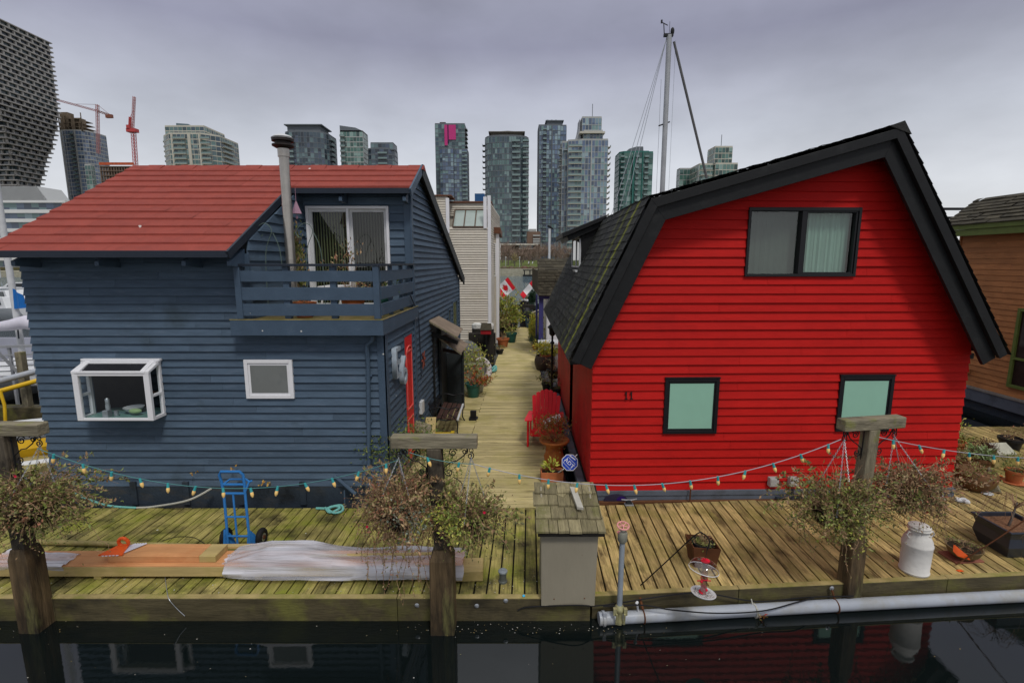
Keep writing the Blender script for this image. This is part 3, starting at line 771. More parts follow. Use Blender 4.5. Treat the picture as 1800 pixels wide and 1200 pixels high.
# cable down the side wall and the rust red hook
cb = [B(-1.93, 9.3, 3.3), B(-1.93, 9.6, 3.1), B(-1.95, 10.05, 2.9), B(-1.96, 10.15, 2.2), B(-1.96, 10.2, 1.55)]
MB().tube(cb, .01, 5).build('cable', m_darkblue, blue)
# flue
fx = P(506, 380, 8.3).x
fl = MB(); fl.lathe((fx, 8.3, 3.03), [(.075,0),(.075,.9),(.08,.9),(.08,.93),(.075,.93),(.075,1.75),(.08,1.75),(.08,1.78),(.075,1.78),(.075,2.5),(.088,2.5),(.088,2.62),(.077,2.63),(.077,2.66)], 24)
flue = fl.build('flue', m_chrome, blue, smooth=True)
cp = MB(); cp.lathe((fx, 8.3, 5.66), [(.11,0),(.165,.03),(.165,.05),(.12,.06),(.12,.09),(.165,.10),(.168,.15),(.10,.19),(0,.205)], 24); cp.build('flue_cap', M('dark flue cap', (.03,.024,.022), .5, metal=.3, var=.3, scale=8, bump=.1), flue, smooth=True)  # near-black cap, darker than the pale lid on top
cp = MB(); cp.lathe((fx, 8.3, 5.80), [(.171,0),(.13,.04),(.05,.07),(0,.075)], 24); cp.build('flue_lid', m_greywhite, flue, smooth=True)
# lean-to by the passage: dark panel and two tiers of brown corrugated sheet
pt = MB(); pt.box(-1.80, -1.30, 13.2, 13.24, -.02, 1.5); pt.box(-1.80,-1.74, 12.2, 13.2, 0, 2.3); pt.box(-1.33,-1.28, 13.14, 13.19, 0, 1.75)
lean = pt.build('storage_lean_to', M('charcoal panel', (.022,.027,.03), .55, var=.2, bump=.08, stain=((.05,.05,.045), 3,.6,.75,.5), speck=((.4,.4,.38), 4, .05)), blue, bevel=.004)
pt = MB(); pt.box(-1.85, -1.80, 11.5, 11.55, -.02, 2.3); pt.beam((-1.84,11.5,2.25), (-1.25,11.5,2.05), .05, .09); pt.beam((-1.84,12.4,1.75), (-1.3,13.1,1.5), .05, .09)
pt.build('post', m_blacktrim, lean)
def corrugated(a, b, c, d, n=22):
    """sheet a-b (top edge, near to far), d-c (bottom edge)"""
    mb = MB(); a, b, c, d = map(V, (a, b, c, d)); vs = []; fs = []
    for i in range(n*2+1):
        t = i/(n*2); z = V((0,0,.012 if i % 2 else -.012))
        for k in range(3): vs.append(a.lerp(b, t).lerp(d.lerp(c, t), k/2) + z)
    for i in range(n*2):
        for k in range(2): fs.append((i*3+k, i*3+k+1, (i+1)*3+k+1, (i+1)*3+k))
    return mb.add(vs, fs)
m_corr = M('brown corrugated plastic', (.20,.15,.11), .45, var=.25, scale=3, bump=.06, stain=((.32,.27,.2), 3,.55,.75,.5))
for q4 in (((-1.87,11.25,2.60), (-1.82,12.5,2.56), (-1.22,12.4,2.25), (-1.235,11.3,2.22)), ((-1.68,11.55,2.17), (-1.60,12.7,2.12), (-1.10,12.6,1.84), (-1.185,11.6,1.79))):
    sh = corrugated(*q4, n=14).build('awning_sheet', m_corr, lean)
    e_ = MB(); a, b, c, d = map(V, q4); e_.beam(a.lerp(d,.5)+V((0,-.01,-.03)), b.lerp(c,.5)+V((0,0,-.03)), .03, .03); e_.beam(a-V((0,0,.03)), d-V((0,0,.03)), .03, .035); e_.build('batten', m_post, sh)

# ================================================================== RED FLOATING HOME
RK, RX = .0158, .022
def RH(x, y, z): return V((x + RK*(y-7.85), y + RX*(x-1.28), z))
REX = V((1, RX, 0)).normalized(); REY = V((RK, 1, 0)).normalized()
REN = V((RX, -1, 0)).normalized()
RO = RH(0, 7.85, 0)
red = thing('floating_home', 'bright red clapboard floating home with black barn-shaped roof', 'house', (4.3, 11.5, -.3))
PROF = [(.88,2.44), (1.98,4.80), (5.53,5.80), (7.57,2.52)]
def rl(z):
    if z < 4.62: return max(1.28, 1.02 + (z-2.44)*.466)
    return 1.98 + (z + .19 - 4.8)/.2817
def rr(z): return min(7.38, 7.57 - .16 - (z-2.52)*.622)
def rpx(u, v): p = P(u, v, 7.93); return p.x - RK*.05, p.z
ux0, uz1 = rpx(1312, 365); ux1, uz0 = rpx(1505, 486)
UW = (rpx(1310,420)[0], rpx(1508,420)[0], uz0, uz1)
w1 = (rpx(1165,700)[0], rpx(1260,700)[0], rpx(1165,759)[1], rpx(1165,663)[1])
w2 = (rpx(1472,700)[0], rpx(1568,700)[0], rpx(1470,757)[1], rpx(1470,660)[1])
rw = MB()
siding(rw, RO, REX, REN, courses(.17, 5.66, .1405), rl, rr, holes=[(UW[0]+.03, UW[1]-.03, UW[2]+.03, UW[3]-.03), (w1[0]+.02,w1[1]-.02,w1[2]+.02,w1[3]-.02), (w2[0]+.02,w2[1]-.02,w2[2]+.02,w2[3]-.02)], joints=5, lip=.028)
rw.build('wall', m_red, red)
sw = MB()
def rq(x, y0, y1, z0, z1): sw.quad(RH(x,y0,z0), RH(x,y1,z0), RH(x,y1,z1), RH(x,y0,z1))
rq(1.30, 7.83, 10.9, .1, 2.9); rq(1.30, 11.5, 15.2, .1, 2.9); rq(1.42, 10.9, 11.5, .1, 2.9)
sw.quad(RH(1.3,10.9,.1), RH(1.42,10.9,.1), RH(1.42,10.9,2.9), RH(1.3,10.9,2.9))
sw.quad(RH(7.36,7.84,.1), RH(7.36,15.2,.1), RH(7.36,15.2,2.7), RH(7.36,7.84,2.7))
sw.prism([RH(1.3,15.2,.1), RH(7.36,15.2,.1), RH(7.36,15.2,2.7), RH(5.53,15.2,5.65), RH(2.0,15.2,4.65), RH(1.3,15.2,3.1)], (0,.05,0))
sw.build('side_wall', m_redflat, red)
def offs(poly, d):
    out_ = []
    for i, p in enumerate(poly):
        p = V((p[0], p[1])); ns = []
        for a, b in ((i-1, i), (i, i+1)):
            if a < 0 or b >= len(poly): continue
            t = (V(poly[b]) - V(poly[a])).normalized(); ns.append(V((t.y, -t.x)))
        n_ = sum(ns, V((0,0))).normalized(); k = n_.dot(ns[0])
        out_.append(p + n_*d/k)
    return out_
def band(mb, d0, d1, y0, y1):
    A, Bq = offs(PROF, d0), offs(PROF, d1)
    for i in range(3):
        q4 = [A[i], A[i+1], Bq[i+1], Bq[i]]
        f_ = [RH(p.x, y0, p.y) for p in q4]; mb.prism(f_, RH(0, y1, 0) - RH(0, y0, 0))
m1 = MB(); band(m1, .02, .15, 7.40, 7.46); m1.build('rake_board', m_blacktrim, red, bevel=.004)
m1 = MB(); band(m1, .145, .36, 7.47, 7.53); m1.build('rake_board', m_blacktrim, red, bevel=.004)
m1 = MB(); band(m1, .03, .10, 7.461, 15.5); m1.build('roof_deck', m_blacktrim, red)
for (x, z, sx) in ((.93, 2.36, 1), (7.50, 2.43, -1)):
    m1 = MB(); m1.prism([RH(x,7.9,z), RH(x+.05*sx,7.9,z), RH(x+.5*sx,7.9,z-.0), RH(x+.5*sx,7.9,z-.05), RH(x,7.9,z-.09)], RH(0,15.4,0)-RH(0,7.9,0)); m1.build('soffit', m_blacktrim, red)
def shingles(mb, A, along, up, nrow, tab=.3, th=.012):
    A, along, up = V(A), V(along), V(up); L_ = along.length; a = along.normalized(); n_ = a.cross(up).normalized()
    if n_.z < 0: n_ = -n_
    for k in range(nrow):
        lo = A + up*(k/nrow); hi = A + up*((k+1.12)/nrow)
        x = -random.random()*tab
        while x < L_:
            x0, x1 = max(0, x), min(L_, x + tab*random.uniform(.85,1.15) - .004); x += tab
            if x1 <= x0 + .01: continue
            t_ = th*random.uniform(.7, 1.5); dn = -up.normalized()*random.uniform(0,.008)
            p0, p1 = lo + a*x0 + dn, lo + a*x1 + dn
            mb.add([p0 + n_*t_, p1 + n_*t_, hi + a*x1 + n_*.003, hi + a*x0 + n_*.003, p0, p1], [(0,1,2,3), (4,5,1,0)])
def mossy():
    m = M('mossy dark shingles', (.030,.031,.029), .8, island=.3, var=.3, scale=10, bump=.5, bscale=70, stain=((.05,.056,.025), 1.2,.5,.72,.3, (.3,1,.3)))
    n = m.node_tree.nodes; L = m.node_tree.links; b = n['Principled BSDF']
    src = b.inputs['Base Color'].links[0].from_socket
    tcn = n.new('ShaderNodeTexCoord'); sp = n.new('ShaderNodeSeparateXYZ'); L.new(tcn.outputs['Object'], sp.inputs[0])
    nzn = n.new('ShaderNodeTexNoise'); nzn.inputs['Scale'].default_value = 6; nzn.inputs['Detail'].default_value = 6; L.new(tcn.outputs['Object'], nzn.inputs['Vector'])
    cur = src
    for y0, wd, amt, col in ((8.02, .13, 1.0, (.22,.235,.02)), (8.66, .16, .7, (.15,.165,.03)), (9.2, .14, .5, (.12,.13,.03))):
        d = n.new('ShaderNodeMath'); d.operation = 'SUBTRACT'; L.new(sp.outputs['Y'], d.inputs[0]); d.inputs[1].default_value = y0 - 11.5
        a = n.new('ShaderNodeMath'); a.operation = 'ABSOLUTE'; L.new(d.outputs[0], a.inputs[0])
        s_ = n.new('ShaderNodeMath'); s_.operation = 'MULTIPLY_ADD'; L.new(nzn.outputs['Fac'], s_.inputs[0]); s_.inputs[1].default_value = wd*1.6; L.new(a.outputs[0], s_.inputs[2])
        r_ = n.new('ShaderNodeMapRange'); r_.inputs['From Min'].default_value = wd*1.7; r_.inputs['From Max'].default_value = wd*.75; r_.inputs['To Max'].default_value = amt
        L.new(s_.outputs[0], r_.inputs['Value'])
        x = n.new('ShaderNodeMix'); x.data_type = 'RGBA'; L.new(r_.outputs[0], x.inputs['Factor']); L.new(cur, x.inputs['A']); x.inputs['B'].default_value = (*col, 1)
        cur = x.outputs['Result']
    L.new(cur, b.inputs['Base Color'])
    return m
m_mossroof = mossy()
DY = RH(0,15.5,0) - RH(0,7.40,0)
sh = MB(); shingles(sh, RH(.86,7.40,2.44), DY, RH(1.98,7.4,4.82)-RH(.86,7.4,2.44), 19, .31); sh.build('roof', m_mossroof, red)
sh = MB(); shingles(sh, RH(1.97,7.40,4.82), DY, RH(5.53,7.4,5.83)-RH(1.97,7.4,4.82), 22, .31, .016)
shingles(sh, RH(7.60,7.40,2.50), DY, RH(5.53,7.4,5.83)-RH(7.60,7.4,2.50), 24, .31, .016)
for i in range(27): sh.prism([RH(5.33,7.39+i*.3,5.79), RH(5.54,7.39+i*.3,5.862+.012*(i%2)), RH(5.66,7.39+i*.3,5.68)], RH(0,.295,0)-RH(0,0,0))
sh.build('roof', m_blackroof, red)
# dormer
d = MB()
zt = lambda x: 4.46 + (x-1.12)*.41
yd0, yd1 = 11.65, 13.4
d.prism([RH(1.08,yd0-.18,4.43), RH(2.05,yd0-.18,4.83), RH(2.05,yd0-.18,4.93), RH(1.06,yd0-.18,4.53)], RH(0,yd1+.2,0)-RH(0,yd0-.2,0))
dor = d.build('dormer', m_blacktrim, red, bevel=.01)
d = MB(); d.prism([RH(1.22,yd0-.1,4.36), RH(2.0,yd0-.1,4.70), RH(2.0,yd0-.1,4.80), RH(1.18,yd0-.1,4.46)], RH(0,yd1+.1,0)-RH(0,yd0-.1,0)); d.build('dormer_fascia', m_blacktrim, dor)
d = MB(); d.prism([RH(1.56,yd0,3.70), RH(1.50,yd0,4.46), RH(2.0,yd0,4.75)], RH(0,yd1,0)-RH(0,yd0,0)); d.build('dormer_cheek', m_blacktrim, dor)
d = MB()
for y in (yd0+.02, yd0+.7, yd1-.1): d.obox(RH(1.475,y,3.76), (.04,0,0), REY*.07, (0,0,.72))
for z in (3.74, 4.42): d.obox(RH(1.475,yd0+.02,z), (.04,0,0), REY*1.7, (0,0,.06))
dw = d.build('window', m_greywhite, dor)
MB().quad(RH(1.49,yd0+.05,3.78), RH(1.49,yd1-.05,3.78), RH(1.49,yd1-.05,4.45), RH(1.49,yd0+.05,4.45)).build('pane', M('dark window glass', (.02,.025,.03), .05, var=.1, bump=0), dw)
MB().obox(RH(1.40,yd0-.02,3.66), (.14,0,.0), REY*.5, (-.03,0,.05)).build('sill', m_greywhite, dor)
# float rim
t = MB()
t.obox(RO + REX*1.1 + REN*.06 + V((0,0,.085)), REX*6.32, -REN*.07, (0,0,.085)); t.obox(RO + REX*1.1 + REN*.045 + V((0,0,-.0)), REX*6.32, -REN*.05, (0,0,.08))
t.obox(RH(1.12,7.80,.085), REY*7.6, REX*.13, (0,0,.085)); t.obox(RH(1.145,8.5,-.02), REY*7.0, REX*.1, (0,0,.10))
t.obox(RH(1.08,11.0,.15), REY*1.2, REX*.1, (0,0,.10))
t.build('float_rim', m_floattrim, red, bevel=.006)
t = MB(); t.obox(RH(1.2,7.88,-.6), REX*6.15, REY*7.3, (0,0,.72)); t.build('float', m_under, red)
t = MB(); t.obox(RO + REX*1.1 + REN*.10 + V((0,0,-.07)), REX*5.6, -REN*.12, (0,0,.07)); t.build('skid_board', M('reddish wet board', (.13,.055,.025), .6, var=.4, bump=.2), red)
# windows
m_frameblk = M('black window frame', (.012,.012,.014), .35, var=.1, bump=.03)
f = bars(RO, REX, REN, UW[0], UW[1], UW[2], UW[3], .042, -.06, .05, vert=((UW[0]+UW[1])/2 - .01,), mw=.07, ft=.055)
uwo = f.build('window', m_frameblk, red, bevel=.004)
xm = (UW[0]+UW[1])/2
bars(RO, REX, REN, xm+.02, UW[1]-.045, UW[2]+.04, UW[3]-.05, .028, -.03, .03).build('sash', m_frameblk, uwo, bevel=.003)
m_curt = M('pale green curtain', (.28,.42,.35), .8, var=.08, scale=3, bump=0)
m_curt2 = M('sheer grey green curtain', (.085,.11,.095), .8, var=.12, scale=3, bump=0)
curtain(RO, REX, REN, xm, UW[1]-.06, UW[2], UW[3], -.13, 60, .012).build('curtain', m_curt, uwo, smooth=True)
curtain(RO, REX, REN, UW[0]+.03, xm, UW[2], UW[3], -.14, 50, .006).build('curtain', m_curt2, uwo, smooth=True)
p_ = panel(RO, REX, REN, UW[0]+.03, UW[1]-.03, UW[2]+.03, UW[3]-.03, -.02); p_.build('pane', glass('reflective window glass', (.80,.86,.84), 1.6), uwo)
for W_ in (w1, w2):
    o = bars(RO, REX, REN, *W_, .055, .0, .05).build('window', m_frameblk, red, bevel=.005)
    bars(RO, REX, REN, W_[0]+.055, W_[1]-.055, W_[2]+.055, W_[3]-.055, .03, .0, .032).build('sash', m_frameblk, o, bevel=.003)
    panel(RO, REX, REN, W_[0]+.07, W_[1]-.07, W_[2]+.07, W_[3]-.07, .030).build('pane', m_frost, o)
    MB().obox(RO + REX*(W_[0]-.008) + REN*.0 + V((0,0,W_[3]-.0)), REX*(W_[1]-W_[0]+.016), REN*.06, (0,0,.022)).build('drip_cap', m_frameblk, o, bevel=.003)
hn = rpx(1103, 692)
for s_ in (-1, 1):
    q = MB(); o = RO + REX*(hn[0] + s_*.042) + V((0,0,hn[1])) + REN*.036
    for (xa, za, xb, zb) in ((0,-.056,0,.06), (0,.055,-.022,.028), (-.022,-.055,.022,-.055)): q.beam(o + REX*xa + V((0,0,za)), o + REX*xb + V((0,0,zb)), .014, .018, up=REN)
    q.build('house_number', m_darkmetal, red)
for u in (1355, 1390):
    bx, bz = rpx(u, 842)
    q = MB(); q.obox(RO + REX*(bx-.075) + REN*.02 + V((0,0,bz-.08)), REX*.15, REN*.09, (0,0,.15))
    bo = q.build('electrical_box', M('aged grey enamel', (.40,.39,.38), .5, var=.25, bump=.1, stain=((.16,.13,.1),5,.5,.7,.6)), red, bevel=.006)
    q = MB(); q.obox(RO + REX*(bx-.065) + REN*.11 + V((0,0,bz-.065)), REX*.13, REN*.008, (0,0,.12)); q.build('cover', bpy.data.materials['aged grey enamel'], bo, bevel=.003)
bx, bz = rpx(1385, 868)
q = MB(); q.tube([RO + REX*(bx+.02) + REN*.09 + V((0,0,bz+.12)), RO + REX*(bx+.02) + REN*.10 + V((0,0,bz-.06))], .02, 8); q.tube([RO + REX*(bx-.25) + REN*.085 + V((0,0,bz-.015)), RO + REX*(bx+.18) + REN*.085 + V((0,0,bz-.01))], .022, 8); q.build('conduit', m_darkblue, red, smooth=True)
hx, hz = rpx(1207, 862)
q = MB(); q.tube([RO + REX*hx + REN*.12 + V((0,0,.0)), RO + REX*hx + REN*.12 + V((0,0,.18)), RO + REX*(hx+.01) + REN*.12 + V((0,0,.25)), RO + REX*(hx-.02) + REN*.1 + V((0,0,.28))], .012, 6)
tag(q.build('standpipe', m_rust, smooth=True), 'thin rusty hooked standpipe on the dock against the red house wall', 'pipe')

# ================================================================== OTHER HOUSES
beige = thing('floating_home', 'tall beige vinyl floating home with slanted upper windows behind the blue house', 'house', (-2.2, 25, -.3))
YG = 22.0
gx = P(862, 500, YG).x
s_ = MB(); siding(s_, (0,YG,0), EX, (0,-1,0), courses(.0, 5.36, .105), lambda z: -4.2, lambda z: gx, joints=20, lip=.036)
siding(s_, (gx - KD*YG,0,0), EY, (1,-KD,0), courses(.0, 6.4, .105), lambda z: YG, lambda z: 29, joints=20, lip=.032, holes=[(23.0,23.3,3.0,4.6)])
wy = YG + 2.2
siding(s_, (0,wy,0), EX, (0,-1,0), courses(.0, 5.25, .105), lambda z: gx+.05, lambda z: P(876,450,wy).x, joints=20, lip=.032)
siding(s_, (0,YG+.9,0), EX, (0,-1,0), courses(5.9, 6.45, .09), lambda z: -3.3, lambda z: gx-.1, joints=20, lip=.032)
siding(s_, (0,YG-.02,0), EX, (0,-1,0), courses(5.36, 6.62, .105), lambda z: -4.2, lambda z: P(787,370,YG).x, joints=20, lip=.032)
s_.box(-4.2, gx-.02, YG+.95, 29, 0, 6.4); s_.box(gx-.1, P(876,450,wy).x-.02, wy+.06, 28.5, 0, 5.2)
s_.build('wall', m_tan, beige)
t = MB()
for u, z0, z1, yy in ((862,0,6.65,YG), (855,5.3,6.6,YG-.01), (790,5.1,6.55,YG-.03), (876,0,5.2,wy)):
    x = P(u, 450, yy).x; t = MB(); t.box(x-.11, x+.03, yy-.06, yy+.06, z0, z1); t.build('corner_board', m_white, beige, bevel=.006)
g_ = MB(); xa, xb = P(796,397,YG).x, P(854,397,YG).x
n3 = 3
for i in range(n3+1):
    x = xa + (xb-xa)*i/n3; g_.beam((x, YG-.02, 5.36), (x+.02, YG+.85, 6.15), .05, .06)
g_.beam((xa, YG-.02, 5.36), (xb, YG-.02, 5.36), .07, .07); g_.beam((xa, YG+.85, 6.16), (xb, YG+.85, 6.16), .06, .06)
gw = g_.build('window', M('brown window trim', (.10,.07,.05), .5, bump=0), beige)
MB().quad((xa,YG,5.38), (xb,YG,5.38), (xb,YG+.85,6.15), (xa,YG+.85,6.15)).build('pane', M('pale skylight glass', (.30,.36,.335), .15, var=.12, scale=1.5, bump=0, spec=.7), gw)
t = MB(); t.box(-4.25, xa-.02, YG-.12, YG+1.2, 6.62, 6.68); t.box(-3.3, gx+.06, YG+.8, 29, 6.45, 6.52); t.box(gx-.1, P(880,400,wy).x, wy-.2, 28.6, 5.2, 5.48)
t.build('roof_trim', M('rust brown flashing', (.13,.055,.03), .6, var=.3, bump=.1), beige, bevel=.01)
t = MB(); x = P(844, 345, 24).x; t.box(x-.25, x+.2, 24, 24.5, 6.4, 7.0); t.build('vent_box', M('blue vent', (.02,.08,.2), .5, bump=0), beige)
x = P(868.3, 450, wy).x
wn = bars((0,wy,0), EX, FN, x-.12, x+.10, 3.2, 4.75, .04, .0, .05).build('window', m_white, beige)
panel((0,wy,0), EX, FN, x-.08, x+.06, 3.24, 4.71, .02).build('pane', M('teal narrow pane', (.05,.09,.09), .1, bump=0), wn)
sl = MB(); xx = gx
for k in range(3): pass
# brown house at the far right
brown = thing('floating_home', 'orange brown cedar floating home with moss green eaves at the far right', 'house', (15.5, 11, -.3))
bx = 13.3
s_ = MB(); siding(s_, (bx - .01*11,0,0), V((.01,1,0)), (-1,.01,0), courses(.35, 4.75, .152), lambda z: 5.0, lambda z: 15.25, joints=4, holes=[(12.02,13.13,.62,2.68)], lip=.02)
s_.build('wall', m_brown, brown)
t = MB(); t.prism([(bx,15.2,.1), (bx+3,15.2,.1), (bx+3,15.2,4.8), (bx+1.5,15.2,5.6), (bx,15.2,4.7)], (0,.06,0)); t.build('rear_wall', m_brown, brown)
t = MB(); t.box(12.88, 12.93, 5, 15.3, 4.62, 4.80); t.box(12.84, 12.88, 5, 15.35, 4.80, 4.95); t.box(12.93, bx, 5, 15.28, 4.70, 4.73)
t.prism([(12.88,15.3,4.62),(12.88,15.3,4.95),(14.6,16.3,5.8),(14.6,16.3,5.5)], (0,.06,0)); t.build('eave_board', m_greentrim, brown, bevel=.006)
t = MB(); shingles(t, (12.80,5,4.93), (0,10.4,0), (1.8,.9,.90), 8, .4, .03); t.quad((12.84,15.3,4.93),(12.84,5,4.93),(14.6,5,5.78),(14.6,16.3,5.78)); t.quad((14.6,16.3,5.78),(14.6,5,5.78),(17,5,4.6),(17,15.3,4.6)); t.build('roof', m_brownroof, brown)
t = MB(); t.box(bx-.10, bx+3, 5, 15.3, -.02, .30); t.build('float_rim', m_floattrim, brown); t = MB(); t.box(bx+.02, bx+3, 5.1, 15.2, -.6, -.02); t.build('float', m_hull, brown)
t = MB(); t.box(bx-.13, bx-.05, 5, 15.3, .30, .36); t.build('drip_board', M('pale sill board', (.22,.20,.18), .6, bump=.1), brown)
wn = MB()
for (a, b, c, d_) in ((12.0,12.08,.6,2.7), (13.07,13.15,.6,2.7), (12.08,13.07,.6,.68), (12.08,13.07,2.62,2.7), (12.08,13.07,1.35,1.41)): wn.box(bx-.06, bx+.02, a, b, c, d_)
wn = wn.build('window', m_greentrim, brown, bevel=.004)
MB().quad((bx-.005,12.05,.64),(bx-.005,13.1,.64),(bx-.005,13.1,2.66),(bx-.005,12.05,2.66)).build('pane', M('dark reflective pane', (.03,.018,.015), .06, var=.5, scale=3, bump=0), wn)
for y, z in ((13.5, 1.7), (14.35, .75)):
    q = MB(); q.box(bx-.15, bx-.02, y-.07, y+.09, z-.06, z+.07); q.build('vent_cover', m_brown, brown, bevel=.01)
pg = thing('pergola', 'black rooftop pergola frame showing behind the red gable beside the brown house', 'pergola', (14.6, 17.2, 4.6))
for k, (z, xo) in enumerate(((5.62, 0), (5.36, .2), (5.12, .35))):
    q = MB(); q.box(13.6+xo*.4, 15.4, 17+k*.3, 17.08+k*.3, z-.05, z+.03); q.build('beam', m_darkmetal, pg)
for x in (13.9, 15.2):
    q = MB(); q.box(x, x+.09, 17.2, 17.3, 4.2, 5.6); q.build('post', m_darkmetal, pg)
# shingled cottage beyond the red house
cot = thing('floating_home', 'low brown shingled cottage with purple posts beyond the red house', 'house', (3, 23, -.3))
YC = 20.5; cx = P(945.5, 500, YC).x
t = MB(); shingles(t, (cx, YC-.45, 2.57), (4.5,0,0), (0,.4,.98), 9, .2, .02); shingles(t, (cx, YC-.05, 3.55), (4.5,0,0), (0,1.0,.46), 4, .25, .02)
t.quad((cx,YC-.44,2.56),(cx+4.5,YC-.44,2.56),(cx+4.5,YC-.02,3.54),(cx,YC-.02,3.54)); t.quad((cx,YC-.02,3.53),(cx+4.5,YC-.02,3.53),(cx+4.5,YC+1,4.0),(cx,YC+1,4.0)); t.quad((cx,YC-.45,2.57),(cx,YC+6,2.57),(cx,YC+6,3.55),(cx,YC,3.55)); t.build('roof', m_brownroof, cot)
t = MB(); t.box(cx+.5, cx+4.4, YC+.3, YC+6, 0, 2.6); t.build('wall', m_white, cot)
t = MB(); t.box(cx+.02, cx+4.4, YC-.3, YC+.1, 2.42, 2.56); t.box(cx+.04, cx+.22, YC-.25, YC-.05, 0, 2.45); t.box(cx+.02, cx+.1, YC+2, YC+2.2, 0, 2.45); t.build('post', M('purple paint', (.05,.05,.17), .5, bump=.05), cot, bevel=.01)
t = MB(); t.tube([(cx+.42,YC-.2,0),(cx+.42,YC-.2,2.5)], .09, 10); t.box(cx+.25, cx+1.3, YC-.2, YC-.12, .0, .75); t.build('porch_rail', m_white, cot)
t = MB(); shingles(t, (cx, YC-.5, 3.5), (4.5,0,0), (0,.03,.05), 1, .2, .02); t.build('fascia', m_brownroof, cot)

# ------------------------------------------------------------------ sailboat whose mast shows over the red roof
def hull(L_, W_, D_, mat, root, name='hull', n=14):
    """simple boat hull along local y, at the root"""
    o = ORG[root.name]; mb = MB(); vs = []; fs = []
    for i in range(n+1):
        t = i/n; y = (t-.5)*L_
        wd = W_/2*(1 - max(0,(t-.45)/.55)**2.2) * (1 - .25*max(0,(.3-t)/.3)**2); sh = .12*D_*(2*t-1)**2
        for a in (-1, -.86, -.5, 0, .5, .86, 1):
            zz = -D_*(1-abs(a)**2.4)
            vs.append(o + V((wd*a, y, D_ + sh + zz)))
    for i in range(n):
        for j in range(6): fs.append((i*7+j, i*7+j+1, (i+1)*7+j+1, (i+1)*7+j))
    fs.append(tuple(range(7))); fs.append(tuple(n*7+j for j in range(7)))
    mb.add(vs, fs)
    return mb.build(name, mat, root, smooth=True)
m_gel = M('white gelcoat', (.66,.67,.68), .3, var=.06, bump=0, stain=((.4,.4,.38),2,.6,.8,.4))
sb = thing('sailboat', 'sailboat with tall grey mast rising behind the red roof', 'sailboat', (6.6, 22.5, -.45))
hull(9, 2.8, 1.1, m_gel, sb)
q = MB(); q.box(5.4,7.8,19.5,24.5,.62,.7); q.prism([(5.8,20.5,.7),(7.4,20.5,.7),(7.2,20.8,1.2),(6.0,20.8,1.2)], (0,3,0)); q.build('deck', m_gel, sb)
mp0 = P(1174.5, 335, 22); mtop = P(1176.5, 62, 22)
mx_ = mtop.x
q = MB(); q.tube([(mx_,22,.7),(mx_,22,mtop.z)], .105, 12); mast = q.build('mast', M('grey alloy mast', (.34,.35,.36), .4, metal=.3, var=.15, scale=2, bump=0), sb, smooth=True)
q = MB(); zc = P(1175,221,22).z; q.beam((mx_-.28,21.9,zc-.03), (mx_+.25,22.3,zc+.22), .07, .05); q.build('spreader', m_darkmetal, mast)
q = MB(); q.box(mx_-.22, mx_+.15, 21.93, 22.07, mtop.z-.06, mtop.z+.04); q.tube([(mx_-.2,22,mtop.z),(mx_-.24,22,mtop.z+.42)], .02, 5); q.beam((mx_-.34,22,mtop.z+.48), (mx_-.08,22,mtop.z+.36), .02, .03); q.box(mx_-.36,mx_-.30,21.97,22.03,mtop.z+.44,mtop.z+.56); q.ball((mx_+.12,22,mtop.z+.14), .08, .08, .15); q.tube([(mx_+.0,22,mtop.z),(mx_+.0,22,mtop.z+.5)], .008, 4); q.build('masthead', m_darkmetal, mast)
for u, v in ((1113,255), (1130,238), (1122,248)):
    e0 = P(u, v, 22); e1 = V((mx_-.1, 22, mtop.z-.1)); dr = (e0-e1)
    q = MB(); q.tube([e1, e1 + dr*1.75], .011, 4); q.build('shroud', m_steel, sb)
q = MB(); q.tube([(mx_-.25,22,zc+1.8),(mx_-.25,22,.8)], .008, 4); q.tube([(mx_+.27,22,mtop.z-.2),(mx_+.27,22,.8)], .006, 4); q.build('halyard', m_steel, sb)
e1 = V((mx_+.2, 22, mtop.z-.25)); e0 = P(1243, 316, 22)
q = MB(); q.tube([e1, e1.lerp(e0,.06)], .05, 8); q.tube([e1.lerp(e0,.06), e1.lerp(e0,.99)], .055, 8); q.build('furled_sail', M('dark grey furled sail', (.10,.10,.10), .7, var=.2, bump=.1), sb, smooth=True)
e2 = e0 + (e0-e1)*.6
q = MB(); q.tube([e0, e2], .04, 8); q.lathe((e0.x+.02, 22, e0.z-.75), [(.14,0),(.17,.2),(.16,.55),(.1,.7),(0,.72)], 10); q.build('furler', M('grey furler drum', (.14,.16,.19), .5, bump=0), sb)

